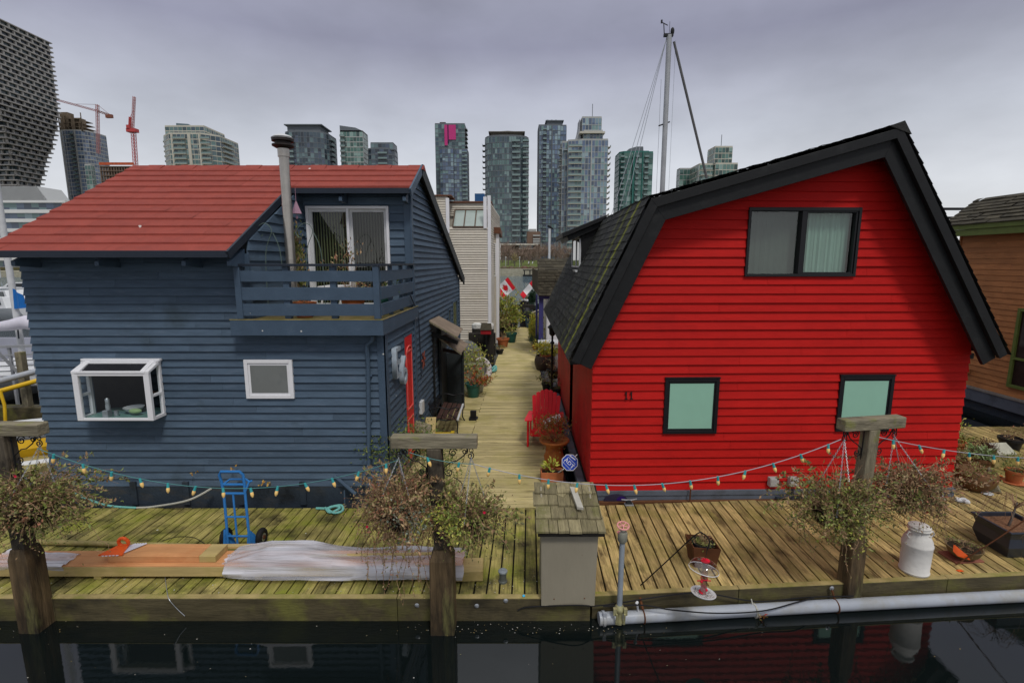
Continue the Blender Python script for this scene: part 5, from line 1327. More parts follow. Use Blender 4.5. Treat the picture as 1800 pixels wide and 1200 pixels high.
# standpipe with pink valve wheel and flotation pipe
pv = P(1089, 1070, 5.30)
vp = thing('valve_standpipe', 'grey standpipe with faded pink handwheel rising from the white pipe', 'valve pipe', (pv.x, 5.31, -.25))
ptop = P(1094, 950, 5.31); pt2 = P(1095, 922, 5.31)
q = MB(); q.tube([(pv.x,5.31,-.2), (ptop.x,5.31,ptop.z)], .031, 14); q.build('riser', M('grey galvanised riser', (.30,.34,.38), .45, metal=.2, var=.2, scale=5, bump=.05, stain=((.2,.18,.14),4,.6,.75,.5)), vp, smooth=True)
q = MB(); q.lathe((ptop.x,5.31,ptop.z-.02), [(.036,0),(.055,.03),(.057,.11),(.052,.13),(.03,.14),(.012,.145),(.012,.21),(0,.21)], 18); q.build('valve_body', M('olive grey valve', (.22,.22,.18), .5, var=.2, bump=.06), vp, smooth=True)
q = MB(); wc = V((ptop.x+.003,5.31,ptop.z+.185)); axw = V((0,-.25,1)); q.torus(wc, axw, .064, .010, 24, 8)
xw_ = axw.normalized().orthogonal().normalized(); yw_ = axw.normalized().cross(xw_)
for k in range(5):
    a = 2*PI*k/5; q.tube([wc, wc + (xw_*math.cos(a) + yw_*math.sin(a))*.062], .008, 5)
q.ball(wc, .018, .018, .012); q.build('handwheel', M('faded pink paint', (.62,.27,.25), .5, var=.15, bump=.05), vp, smooth=True)
q = MB(); q.tube([(ptop.x-.045,5.29,ptop.z+.10),(ptop.x-.07,5.27,ptop.z+.13),(ptop.x-.04,5.26,ptop.z+.15)], .007, 5); q.build('tag_ring', M('pink ring', (.6,.2,.22), .5, bump=0), vp)
q = MB(); q.lathe((pv.x,5.31,-.17), [(.05,-.10),(.06,-.06),(.045,-.02),(.05,.05),(.062,.07),(.058,.10),(.036,.13)], 14); 
for sx in (-1,1): q.box(pv.x+sx*.06-.02, pv.x+sx*.06+.02, 5.24, 5.28, -.13, -.05); q.tube([(pv.x+sx*.045,5.245,-.24),(pv.x+sx*.045,5.225,-.10)], .012, 6)
q.build('clamp', M('yellowed brass clamp', (.36,.34,.18), .4, metal=.3, var=.3, scale=20, bump=.1), vp, smooth=True)
A0, A1 = V((P(1056,1082,5.32).x,5.33,-.235)), V((9.5,5.96,-.225))
fp = thing('flotation_pipe', 'long white floating pipe strapped along the right dock fascia', 'pipe', tuple(A0))
MB().tube([A0, A0.lerp(A1,.35) + V((0,0,.008)), A0.lerp(A1,.7), A1], .072, 20).build('pipe', m_pipe, fp, smooth=True)
dv = (A1-A0).normalized()
q = MB(); q.tube([A0 + dv*.02, A0 + dv*.05], .088, 20); q.tube([A0 - dv*.02, A0 + dv*.02], .076, 20); q.box(A0.x+.02, A0.x+.06, 5.27, 5.29, -.20,-.12); q.build('end_cap', m_pipe, fp, smooth=True)
def atx(u): 
    x = P(u,1060,5.4).x; return A0 + dv*((x-A0.x)/dv.x)
for u, mt_ in ((1130,m_rust), (1484,m_rust)):
    c = atx(u); q = MB(); q.torus(c, dv, .077, .009, 20, 6); q.beam(c + V((0,.02,.07)), c + V((-.03,.06,.20)), .03, .012); q.build('strap', mt_, fp, smooth=True)
c = atx(1332); q = MB(); q.torus(c, dv, .077, .012, 20, 6); q.torus(c + dv*.02, dv + V((0,0,.25)), .08, .008, 20, 6); q.tube([c + V((-.02,0,.07)), c + V((-.03,.03,.13))], .008, 5); q.build('rope_lashing', m_ropewhite, fp, smooth=True)
c = atx(1122); q = MB(); q.tube([c + V((0,.0,.05)), c + V((-.035,-.02,.19))], .012, 8); q.tube([c + V((-.045,-.03,.185)), c + V((-.02,-.01,.2))], .016, 8); q.build('bolt', m_greywhite, fp)
c = atx(1345); lf = MB(); rnd.seed(8); clump(lf, c + V((-.03,-.07,-.06)), (.06,.03,.05), 26, .05, clumps=4); tag(lf.build('leaf_litter', m_redleaf), 'few soggy orange leaves caught on the white pipe', 'leaves', kind='stuff')
rope('power_cable', 'black cable looping along the fascia above the white pipe', smooth_path([P(910,1072,5.36), P(930,1066,5.36), P(1010,1063,5.3), P(1060,1063,5.36), P(1180,1045,5.42), P(1240,1042,5.46), P(1330,1056,5.5), P(1420,1049,5.57), P(1500,1047,5.55)]), .008, m_darkmetal, 'cable')
rope('power_cable', 'black cable sagging in front of the white pipe', smooth_path([P(1060,1065,5.34), P(1130,1063,5.30), P(1180,1071,5.28), P(1260,1077,5.28), P(1340,1073,5.36), P(1400,1058,5.45), P(1430,1050,5.57)]), .008, m_darkmetal, 'cable')
# bolts on the fascia, grey dock lamp, blue dot
for i, (u, v) in enumerate(((733,1063),(838,1064),(889,1055),(1462,1033))):
    p = P(u, v, 5.372 if u < 950 else 5.60); q = MB(); q.lathe((0,0,0), [(.026,0),(.028,.004),(.02,.009),(.011,.010),(.011,.018),(0,.018)], 14)
    for vtx in range(len(q.v)): a = q.v[vtx]; q.v[vtx] = V((p.x + a.x, p.y - a.z, p.z + a.y))
    tag(q.build('bolt', m_steel, smooth=True), ['round galvanised bolt head on the fascia left of the middle post','round galvanised bolt head on the fascia right of the middle post','bolt head on the fascia nearest the shingled box','galvanised bolt head on the fascia by the right post'][i], 'bolt', 'galvanised bolts on the dock fascia')
p = G(884, 1022, 0)
dl = thing('dock_lamp', 'small grey capped dock lamp on the boards beside the shingled box', 'lamp', (p.x, p.y, 0))
q = MB(); q.lathe((p.x,p.y,0), [(.055,0),(.055,.02),(.044,.03),(.044,.125),(.05,.13)], 14); q.build('body', M('grey lamp body', (.09,.10,.09), .5, var=.2, bump=.05), dl, smooth=True)
q = MB(); q.lathe((p.x,p.y,.13), [(.056,0),(.058,.018),(.05,.028),(.022,.034),(.02,.042),(0,.044)], 16); q.build('cap', M('pale grey lamp cap', (.22,.25,.27), .45, var=.1, bump=.03), dl, smooth=True)
q = MB(); p = P(920.5,1047,5.43); q.ball((p.x,5.40,.01), .018, .018, .012); tag(q.build('marker_stud', M('sky blue plastic', (.05,.45,.75), .3, var=.02, bump=0), smooth=True), 'tiny sky blue stud on the dock edge left of the shingled box', 'stud')
# cleat and dark half-disc by the red house
p = G(1106, 888, 0)
cl = thing('cleat', 'black mooring cleat with silver horns on the dock before the red house', 'cleat', (p.x, p.y, 0))
q = MB(); q.box(p.x-.07, p.x+.07, p.y-.03, p.y+.07, 0, .02); q.build('base', m_steel, cl, bevel=.004); q = MB(); q.prism([(p.x-.06,p.y+.0,.02),(p.x+.06,p.y+.0,.02),(p.x+.025,p.y+.02,.08),(p.x-.025,p.y+.02,.08)], (0,.04,0)); q.build('stand', m_darkmetal, cl, bevel=.005)
q = MB(); q.tube([(p.x-.12,p.y+.04,.085),(p.x-.04,p.y+.04,.075),(p.x+.04,p.y+.04,.075),(p.x+.13,p.y+.04,.095)], [.010,.014,.014,.010], 8); q.build('horn', m_steel, cl, smooth=True)
p = G(1087, 884, 0)
q = MB(); q.prism([(p.x+.20*math.cos(PI*i/16)-.03, p.y+.06, .005+.12*math.sin(PI*i/16)) for i in range(17)], (0,.02,0)); od = tag(q.build('worn_disc', M('dark purple disc', (.03,.025,.05), .5, var=.3, bump=.05)), 'dark half disc leaning on the float rim behind the cleat', 'disc')
q = MB(); q.prism([(p.x+.06+.08*math.cos(PI*i/10), p.y+.055, .02+.07*math.sin(PI*i/10)) for i in range(11)], (0,.004,0)); o2 = q.build('badge', M('violet patch', (.03,.008,.12), .5, bump=0), od)

# ================================================================== pots, cans, planters
def potplant(label, base, r, h_, mat, leafs=None, n=300, size=.05, rad=None, up=.5, bare=12, lift=0, name='potted_plant', cat='potted plant', prof=None, seed=1, dz=0, group=None, aspect=.4, clumps=9, stem_r=.004):
    rnd.seed(seed); base = V(base); t = thing(name, label, cat, tuple(base), group)
    q = MB(); pr = prof or [(r*.68,0),(r*.72,.01),(r*.95,h_*.82),(r*1.06,h_*.83),(r*1.08,h_),(r*.95,h_),(r*.9,h_*.86),(0,h_*.86)]
    q.lathe(base, pr, 20); q.build('pot', mat, t, smooth=True)
    q = MB(); q.lathe(base, [(r*.88,h_*.875),(r*.5,h_*.91),(0,h_*.92)], 14); q.build('soil', m_soil, t)
    if leafs is not None:
        rad = rad or (r*1.2, r*1.2, h_*.6); c = base + V((0,0,h_ + rad[2]*.75 + dz))
        lf = MB(); clump(lf, c, rad, n, size, clumps=clumps, spread=.3, up=up, aspect=aspect); lf.build('foliage', leafs, t)
        st = MB(); twigs(st, base + V((0,0,h_*.9)), c, (rad[0]*.9, rad[1]*.9, rad[2]*.9), bare, stem_r); st.build('stems', m_stem, t)
    return t
# milk can
p = G(1606, 1003, 0)
mc = thing('milk_can', 'chalky white painted milk can on the right dock under the brown basket', 'milk can', (p.x, p.y, 0))
q = MB(); q.lathe((p.x,p.y,0), [(.150,0),(.160,.012),(.163,.03),(.155,.04),(.163,.36),(.168,.375),(.168,.39),(.162,.40),(.155,.44),(.125,.50),(.108,.53),(.106,.56),(.125,.575),(.128,.59),(.118,.595),(.10,.59),(.09,.57),(0,.57)], 28); q.build('body', m_milk, mc, smooth=True)
q = MB(); q.lathe((p.x,p.y,.575), [(.09,0),(.118,.02),(.12,.045),(.10,.06),(.05,.068),(0,.07)], 24); q.build('lid', m_milk, mc, smooth=True)
for s_ in (-1, 1):
    q = MB(); q.tube([(p.x+s_*.13,p.y-.02,.47),(p.x+s_*.17,p.y-.03,.52),(p.x+s_*.15,p.y-.03,.56),(p.x+s_*.115,p.y-.02,.54)], .010, 6); q.build('handle', m_milk, mc, smooth=True)
# bowl on a terracotta tray
p = G(1692, 980, 0); q = MB(); q.obox((p.x-.21,p.y-.14,.0), (.40,.03,0), (-.02,.27,0), (0,0,.022)); tag(q.build('tray', M('brick red slab', (.24,.09,.06), .7, var=.25, bump=.15), bevel=.005), 'thin brick red slab under the wide clay bowl', 'tray')
p = G(1692, 978, .03)
potplant('wide brown clay bowl with sparse greens and an orange chipped rim', (p.x,p.y,.023), .20, .155, M('olive clay bowl', (.17,.115,.06), .6, var=.25, bump=.15, stain=((.10,.10,.03),3,.5,.7,.5)), m_mixed, 160, .035, (.15,.15,.06), prof=[(.08,0),(.09,.01),(.16,.06),(.20,.15),(.205,.16),(.19,.158),(.15,.10),(0,.10)], bare=18, seed=3, dz=-.03)
q = MB(); q.prism([(p.x-.215,p.y-.08,.16),(p.x-.20,p.y-.06,.24),(p.x-.12,p.y-.17,.16),(p.x-.10,p.y-.19,.11),(p.x-.19,p.y-.13,.12)], (.01,-.012,0)); tag(q.build('pottery_shard', m_plastic_o), 'orange broken shard on the left rim of the clay bowl', 'shard')
p = G(1690, 1005, .0); q = MB(); q.obox((p.x-.03,p.y,.003), (.07,.01,0), (-.01,.035,0), (0,0,.006)); tag(q.build('pottery_shard', m_plastic_o), 'small orange shard lying at the dock edge before the clay bowl', 'shard')
# black square planter with a bare weeping shrub
p = G(1735, 985, 0)
bp_ = thing('planter', 'dark square flared planter with a bare weeping shrub at the right edge', 'planter', (p.x+.3, p.y+.25, 0))
q = MB(); cx, cy = 6.83, 6.40
def sq(hw, z): return [V((cx-hw,cy-hw*.95-.02*hw,z)), V((cx+hw,cy-hw*.95+.05*hw,z)), V((cx+hw,cy+hw,z)), V((cx-hw,cy+hw,z))]
lv = [sq(.22,0), sq(.23,.03), sq(.275,.16), sq(.26,.28), sq(.285,.36), sq(.305,.375), sq(.305,.395), sq(.27,.395), sq(.26,.33)]
vs = sum(lv, []); fs = [(3,2,1,0), tuple(range(len(vs)-4, len(vs)))]
for i in range(len(lv)-1):
    for j in range(4): fs.append((i*4+j, i*4+(j+1)%4, (i+1)*4+(j+1)%4, (i+1)*4+j))
q.add(vs, fs); q.build('pot', M('dark glazed planter', (.018,.022,.034), .35, var=.2, bump=.05, spec=.6), bp_, bevel=.006)
q = MB(); q.quad(*[v + V((0,0,.338-.33+.0)) for v in sq(.258,.335)]); q.build('soil', M('bark mulch', (.17,.085,.045), .9, var=.6, scale=40, bump=.8, bscale=60), bp_)
rnd.seed(12); q = MB(); tr = [V((cx-.05,cy,.33)), V((cx-.04,cy-.02,.46)), V((cx-.02,cy-.02,.58)), V((cx+.02,cy,.68))]
q.tube(tr, [.016,.014,.012,.009], 8); q.build('stem', m_bark, bp_, smooth=True)
q = MB()
for k in range(20):
    a = rnd.uniform(0, 2*PI); L_ = rnd.uniform(.2,.55); st = tr[2].lerp(tr[3], rnd.random()); d = V((math.cos(a), math.sin(a), 0)); dr_ = rnd.uniform(.15,.7)
    q.tube([st, st + d*L_*.35 + V((0,0,.13)), st + d*L_*.75 + V((0,0,.05)), st + d*L_ + V((rnd.gauss(0,.04),rnd.gauss(0,.04),-dr_*.5)), st + d*L_*1.05 + V((rnd.gauss(0,.06),0,-dr_))], [.004,.0035,.003,.002,.0015], 4, cap=False)
q.build('branches', m_stem, bp_)
# rusty square planter with dead sedum
p = G(1243, 1005, 0)
rp = thing('planter', 'rusty square metal planter holding a black pot of dry stems', 'planter', (p.x, p.y+.1, 0))
cx, cy = G(1241, 1002, 0).x + .0, G(1241, 1002, 0).y + .16
q = MB()
def sq2(hw, z): return [V((cx-hw,cy-hw+.03,z)), V((cx+hw,cy-hw-.02,z)), V((cx+hw,cy+hw-.02,z)), V((cx-hw,cy+hw+.03,z))]
lv = [sq2(.125,0), sq2(.165,.30), sq2(.155,.30), sq2(.145,.22)]; vs = sum(lv, []); fs = [(3,2,1,0), tuple(range(12,16))]
for i in range(3):
    for j in range(4): fs.append((i*4+j, i*4+(j+1)%4, (i+1)*4+(j+1)%4, (i+1)*4+j))
q.add(vs, fs); q.build('box', m_rust, rp)
q = MB(); q.lathe((cx,cy,.06), [(.10,0),(.128,.22),(.134,.22),(.134,.245),(.122,.245),(.118,.20),(0,.20)], 20); q.build('pot', m_blackpot, rp, smooth=True)
rnd.seed(14); lf = MB(); clump(lf, (cx,cy,.29), (.10,.10,.025), 420, .03, clumps=14, spread=.35, up=.4); lf.build('foliage', m_mixed, rp)
st = MB(); twigs(st, (cx+.02,cy+.03,.26), (cx+.05,cy+.05,.40), (.16,.10,.10), 26, .004); twigs(st, (cx,cy,.26), (cx,cy,.30), (.11,.11,.04), 30, .0035); st.build('stems', m_stem, rp)
# shepherd hook leaning out over the edge with the hummingbird feeder
h0 = G(1126, 1028, 0); h1 = P(1222, 940, 5.05); h2 = P(1237, 938, 5.05); h3 = P(1247, 950, 5.05); h4 = P(1243, 966, 5.05)
q = MB(); q.tube(smooth_path([h0, h0.lerp(h1,.5), h1, h2, h3, h4], 8), .0075, 6)
tag(q.build('crook_pole', m_darkmetal, smooth=True), 'thin dark crook pole leaning out from the dock edge above the feeder', 'pole')
fd = thing('bird_feeder', 'clear domed hummingbird feeder with red ports hanging off the dock edge', 'bird feeder', (h4.x, h4.y, .2))
fx, fy = h4.x - .012, h4.y; zd = P(1240, 985, fy).z; zt_ = P(1237, 1042, fy).z
q = MB(); q.tube([h4, (fx,fy,zd+.02)], .003, 4); q.build('hanger', m_darkmetal, fd)
def tilt(mb, c, ang):
    m = Matrix.Translation(c) @ Matrix.Rotation(ang, 4, V((-.3,.5,0)).normalized()) @ Matrix.Translation(-V(c)); mb.v = [m @ v for v in mb.v]; return mb
q = MB(); q.lathe((fx,fy,zd-.095), [(.155,-.02),(.158,.0),(.150,.035),(.122,.075),(.08,.098),(.03,.107),(.0,.108)], 32); q.f = [f for f in q.f if len(f) == 4]; tilt(q, V((fx,fy,zd)), .18); q.build('dome', glass('feeder dome plastic', (.84,.82,.82), 2.6, .02), fd, smooth=True)
q = MB(); q.torus((fx,fy,zd-.095), (0,0,1), .156, .004, 32, 5); tilt(q, V((fx,fy,zd)), .18); q.build('dome_rim', m_white, fd)
m_redpl = M('red plastic', (.62,.015,.04), .25, var=.05, bump=0)
q = MB(); q.lathe((fx,fy,zd-.004), [(.048,0),(.05,.008),(.035,.016),(0,.018)], 18); q.build('cap', m_redpl, fd, smooth=True)
q = MB(); q.lathe((fx,fy,zt_+.005), [(.034,0),(.034,zd-zt_-.01)], 18); q.f = [f for f in q.f if len(f) == 4]; q.build('tube', glass('frosted feeder tube', (.78,.70,.72), 4, .1), fd, smooth=True)
q = MB(); q.lathe((fx,fy,zt_), [(.028,0),(.028,.09),(0,.09)], 14); q.build('seed_level', M('pink nectar', (.55,.22,.2), .4, var=.2, bump=0), fd)
for dx, dz in ((-.036,.155), (.022,.055)):
    q = MB(); q.ball((fx+dx,fy-.022,zt_+dz), .016, .016, .019); q.build('port', m_redpl, fd, smooth=True)
q = MB(); q.tube([(fx-.075,fy,zt_+.15),(fx+.075,fy,zt_+.15)], .006, 6); q.torus((fx,fy,zt_+.18), (0,0,1), .035, .005, 16, 5); q.torus((fx,fy,zt_+.02), (0,0,1), .04, .009, 16, 5, a0=0, a1=PI*1.1); q.build('perch', m_redpl, fd)
q = MB(); q.lathe((fx,fy,zt_-.015), [(.0,0),(.05,0),(.125,.012),(.135,.026),(.130,.028),(.118,.018),(0,.010)], 30); tilt(q, V((fx,fy,zt_)), .12); tr_ = q.build('tray', m_greywhite, fd, smooth=True)
rnd.seed(9); q = MB()
for k in range(420):
    a = rnd.uniform(0,2*PI); rr_ = .108*math.sqrt(rnd.random()); s_ = rnd.uniform(.003,.007); c = V((fx+math.cos(a)*rr_, fy+math.sin(a)*rr_, zt_+.004+rnd.uniform(0,.004))); leaf(q, c, rvec(), rvec(), s_*2, s_)
tilt(q, V((fx,fy,zt_)), .12); q.build('seed', MR('bird seed', [(.10,.07,.05),(.3,.25,.18),(.05,.04,.03),(.45,.42,.36)]), tr_).__setitem__('kind','stuff')
a0 = G(1690, 985, .02); q = MB(); q.tube(smooth_path([P(1680,992,6.0), P(1755,945,5.85), P(1850,880,5.7)]), .008, 6); tag(q.build('crook_pole', m_rust, smooth=True), 'thin rusty crook pole slanting up before the dark square planter', 'pole')
# cluster of pots behind the red house corner
mossprof = lambda r, h_: [(r*.6,0),(r*.85,h_*.25),(r,h_*.6),(r*.97,h_*.9),(r*.9,h_),(0,h_)]
p = G(1712, 858, 0); potplant('large brown moss-covered round pot by the red house corner', (p.x,p.y,0), .30, .34, m_terradark, m_mixed, 420, .05, (.28,.28,.06), prof=mossprof(.30,.34), seed=31, bare=20, dz=-.05)
p = G(1727, 842, 0); potplant('pale green succulent rosette behind the mossy round pot', (p.x+.1,p.y+.2,.0), .17, .34, m_terradark, MR('succulent leaves', [(.22,.30,.12),(.3,.36,.2),(.16,.24,.08)]), 150, .12, (.17,.17,.08), seed=32, aspect=.3, bare=4)
p = G(1693, 832, 0); potplant('shallow brown saucer pot against the red wall corner', (p.x,p.y,0), .22, .30, m_terradark, m_mixed, 220, .05, (.2,.2,.09), prof=[(.12,0),(.14,.2),(.22,.24),(.22,.30),(.18,.30),(0,.27)], seed=33)
p = G(1690, 808, 0); potplant('upright terracotta pot with a small bush behind the saucer pot', (p.x+.03,p.y+.2,0), .15, .32, m_terra, m_lime, 420, .06, (.30,.25,.2), seed=34)
p = G(1781, 848, 0); potplant('terracotta pot with feathery green seedling before the wooden sign box', (p.x,p.y,0), .14, .24, m_terra, m_green, 360, .055, (.17,.15,.15), seed=35, aspect=.2)
q = MB(); q.lathe((p.x,p.y,0), [(.16,0),(.175,.02),(.15,.022),(0,.014)], 20); tag(q.build('saucer', m_terra, smooth=True), 'terracotta saucer under the feathery seedling pot', 'saucer')
p = G(1775, 828, 0); q = MB(); q.box(p.x-.15,p.x+.35,p.y+.15,p.y+.55,0,.30); bxo = tag(q.build('wooden_crate', m_fasciatop, bevel=.006), 'weathered wooden crate behind the feathery seedling pot', 'crate')
q = MB(); q.obox((p.x-.13,p.y+.12,.27), (.36,.02,0), (.02,.26,.13), (0,0,.02)); tag(q.build('signboard', M('faded cream board', (.38,.37,.30), .6, var=.25, bump=.05)), 'faded cream board lying tilted on the wooden crate', 'board')
p = G(1740, 830, 0); potplant('dark reddish plant pot between the succulent and the crate', (p.x+.1,p.y+.35,0), .17, .26, m_terradark, MR('dark red leaves', [(.07,.02,.015),(.10,.04,.02),(.05,.03,.015)]), 380, .05, (.2,.17,.15), seed=36)
p = G(1715, 815, 0); potplant('dark leafy pot in the shade behind the mossy pot', (p.x+.1,p.y+.7,0), .2, .2, m_blackpot, m_green, 260, .05, (.25,.2,.12), seed=37)
p = G(1790, 810, 0); potplant('dark pot of bare sticks at the right edge behind the crate', (p.x+.3,p.y+.5,0), .2, .3, m_blackpot, m_dead, 100, .05, (.25,.2,.12), seed=38)
p = G(1752, 868, 0); q = MB(); q.prism([(p.x-.07,p.y+.1,0),(p.x-.09,p.y+.12,.38),(p.x-.05,p.y+.12,.42),(p.x+.02,p.y+.1,.22),(p.x+.07,p.y+.05,.12),(p.x+.10,p.y,.0),(p.x+.05,p.y,.02)], (.03,.06,0)); tag(q.build('driftwood', m_beam, bevel=.012), 'pale driftwood piece propped by the large mossy pot', 'driftwood')
p = G(1735, 868, 0); q = MB(); q.lathe((p.x,p.y,0), [(.06,0),(.09,.015),(.085,.025),(0,.012)], 9); tag(q.build('stone_dish', m_greywhite), 'small pale dish on the boards beside the driftwood', 'dish')
p = G(1760, 838, .01); q = MB(); q.obox((p.x-.1,p.y,.005),(.16,.03,0),(.0,.05,0),(0,0,.01)); tag(q.build('pottery_shard', m_plastic_o), 'orange shard lying between driftwood and seedling pot', 'shard')
p = G(1668, 870, 0); q = MB(); rnd.seed(77)
for k in range(6): q.ball((p.x-.1+rnd.uniform(-.15,.2), 7.75+rnd.uniform(-.05,.1), .03), rnd.uniform(.03,.07), .05, .04, 7, 5)
tag(q.build('shell_heap', m_greywhite), 'heap of pale shells and stones at the red house corner', 'shells', kind='stuff')

# ================================================================== WALKWAY
# bench, facing across the walkway
def bench():
    y0, y1 = 10.95, 12.15; xb = -1.80; t = thing('park_bench', 'dark slatted bench with black scrolled iron ends against the blue wall', 'bench', (-1.5, 11.55, -.035)); zf = -.035
    for i in range(4):
        x = xb + .10 + i*.115; q = MB(); q.box(x, x+.095, y0-.02, y1+.02, zf+.43-.012*i+.02, zf+.455-.012*i+.02); q.build('seat_slat', m_benchwood, t, bevel=.004)
    q = MB(); q.box(xb+.555, xb+.60, y0-.03, y1+.03, zf+.40, zf+.44); q.build('seat_slat', m_greywhite, t, bevel=.004)
    q = MB(); q.obox((xb-.10,y0-.02,zf+.80), (.03,0,.0), (0,y1-y0+.04,0), (-.02,0,.08)); q.build('top_rail', M('worn reddish rail', (.17,.045,.035), .5, var=.3, bump=.1), t, bevel=.004)
    q = MB()
    for i in range(16):
        y = y0 + .05 + (y1-y0-.1)*i/15; q.tube([(xb+.03,y,zf+.5),(xb-.09,y,zf+.82)], .008, 5)
    q.obox((xb+.02,y0,zf+.50), (.02,0,0), (0,y1-y0,0), (-.01,0,.05)); q.build('backrest', m_darkmetal, t)
    for y in (y0, y1):
        q = MB(); q.tube(smooth_path([(xb-.04,y,zf),(xb+.0,y,zf+.2),(xb+.04,y,zf+.42),(xb-.05,y,zf+.65),(xb-.11,y,zf+.9)],6), .017, 6)
        q.tube(smooth_path([(xb+.62,y,zf),(xb+.56,y,zf+.12),(xb+.57,y,zf+.28),(xb+.52,y,zf+.42),(xb+.3,y,zf+.40),(xb+.05,y,zf+.44)],6), .016, 6)
        q.build('leg', m_darkmetal, t, smooth=True)
        q = MB(); q.tube(smooth_path([(xb-.05,y,zf+.64),(xb+.15,y,zf+.70),(xb+.36,y,zf+.66),(xb+.54,y,zf+.70),(xb+.60,y,zf+.66),(xb+.55,y,zf+.61)],6), .015, 6); q.tube(smooth_path([(xb+.42,y,zf+.66),(xb+.36,y,zf+.56),(xb+.45,y,zf+.50),(xb+.53,y,zf+.43)],6), .011, 5); q.build('armrest', m_darkmetal, t, smooth=True)
bench()
q = MB(); q.box(-1.75,-1.32,10.72,10.80,.0-.035,.14); q.box(-1.78,-1.7,10.7,10.78,-.035,.18); q.box(-1.36,-1.28,10.7,10.78,-.035,.18); tag(q.build('step_stool', M('yellow paint', (.55,.38,.02), .5, var=.25, bump=.1), bevel=.008), 'low yellow step stool in front of the bench', 'stool')
q = MB(); q.box(-1.08,-.86,12.15,12.35,-.035,.02); q.box(-1.05,-.9,12.2,12.3,.02,.2); tag(q.build('boot_box', m_darkmetal, bevel=.006), 'small black box at the far end of the bench', 'box')
p0 = P(765, 745, 10.4); q = MB(); q.obox((-1.93,9.9,.0), (.06,0,0), (0,.06,0), (0,0,.1)); q.obox((-1.90,10.1,-.03), (.22,.02,.0), (-.02,.5,.55), (.05,-.03,.04)); tag(q.build('leaning_board', m_lumberraw, bevel=.006), 'mossy board leaning by the bench against the blue wall', 'board')
p0 = P(735, 745, 9.6); q = MB(); q.obox((p0.x-.16,9.45,p0.z-.06), (.40,.03,-.13), (.03,.2,.12), (0,0,.03)); q.box(p0.x-.02,p0.x+.02,9.5,9.54,-.03,p0.z-.05); tag(q.build('birdhouse_roof', m_beam, bevel=.004), 'small weathered slanted board roof among greenery by the red door', 'birdhouse')
# big green shrub by the blue house corner, behind the middle post
p0 = V((-1.55, 8.2, 0)); rnd.seed(44)
t = thing('green_shrub', 'leafy green shrub at the blue house corner behind the middle post', 'shrub', tuple(p0))
lf = MB(); clump(lf, P(730,808,7.9), (.62,.35,.60), 3000, .05, clumps=22, spread=.28, up=.1, aspect=.35); clump(lf, P(700,745,8.8), (.25,.3,.28), 300, .05, clumps=7, spread=.4, aspect=.3); clump(lf, P(668,786,7.7), (.24,.1,.18), 330, .05, clumps=5, spread=.4)
clump(lf, P(727,760,9.2), (.28,.25,.2), 360, .05, clumps=9, spread=.4, aspect=.3); lf.build('foliage', m_green, t)
st = MB(); twigs(st, (-1.5,8.1,.0), P(725,800,8.2), (.7,.4,.6), 40, .006); st.build('stems', m_stem, t)
q = MB(); q.lathe((-1.5,8.1,-.03), [(.16,0),(.2,.3),(.22,.3),(.22,.34),(.18,.34),(0,.3)], 16); q.build('pot', m_blackpot, t, smooth=True)
q = MB(); q.tube(smooth_path([P(797,838,7.6), P(812,850,7.5), P(815,880,7.5), G(812,905,0)]), .008, 5); tag(q.build('plant_hook', m_darkmetal, smooth=True), 'thin black bent hook rod behind the right basket of the middle post', 'rod')
# wall things by the red door
q = MB(); zz = side_z = None
def sidept(u, v):
    r = ray(u, v); x0 = -2.0 - KD*YF; t_ = x0/(r.x - KD*r.y); return V((0,0,H)) + r*t_
a = sidept(737, 715); q = MB(); q.obox(a + V((.0,-.1,-.13)), EY*.22, (.08,0,0), (0,0,.26)); tag(q.build('meter_box', m_greywhite, bevel=.008), 'small white box on the blue wall right of the red door', 'box')
a = sidept(741, 632); q = MB(); c = a + V((.04,0,0))
for k in range(6):
    an = k*1.05; q.prism([c, c + EY*.13*math.cos(an-.25) + V((0,0,.13*math.sin(an-.25))), c + EY*.20*math.cos(an) + V((0,0,.20*math.sin(an))), c + EY*.13*math.cos(an+.25) + V((0,0,.13*math.sin(an+.25)))], (.015,0,0))
tag(q.build('wall_ornament', M('rust red tin', (.20,.05,.035), .7, var=.3, bump=.1)), 'rust red leaf ornament on the blue passage wall', 'ornament')
# planter box with greenery, cover, life ring, pilings
wb = thing('planter_box', 'mossy grey wooden planter box overgrown with trailing green', 'planter', (-1.2, 14.6, 0))
a = G(815, 690, -.03); b = G(847, 690, -.03)
q = MB(); q.box(a.x+.02, b.x+.02, a.y+.0, a.y+1.0, -.03, .80); q.box(a.x, b.x+.04, a.y-.02, a.y+1.02, .80, .85); q.build('box', M('lichen grey planks', (.30,.29,.20), .8, var=.3, bump=.3, stain=((.22,.23,.10),3,.5,.7,.6)), wb, bevel=.01)
rnd.seed(51); lf = MB(); clump(lf, ((a.x+b.x)/2-.1, a.y+.2, .95), (.42,.4,.38), 800, .09, clumps=14, spread=.35, up=.0, aspect=.4); clump(lf, ((a.x+b.x)/2-.05, a.y-.05, .55), (.3,.1,.4), 240, .06, clumps=9, spread=.4, up=-.3); lf.build('foliage', m_lime, wb)
st = MB(); twigs(st, ((a.x+b.x)/2,a.y+.3,.8), ((a.x+b.x)/2,a.y+.2,1.0), (.5,.4,.45), 26, .006); st.build('stems', m_stem, wb)
q = MB(); c = P(823, 625, 16.6); q.ball((c.x-.05, 16.8, .55), .55, .6, .72, 14, 10); tag(q.build('covered_barbecue', M('dusty grey cover', (.12,.125,.12), .7, var=.2, bump=.2), smooth=True), 'rounded grey covered barbecue behind the planter box', 'barbecue')
lr = thing('life_ring', 'white life ring with black lettering leaning on the piling', 'life ring', (-.75, 15.5, 0))
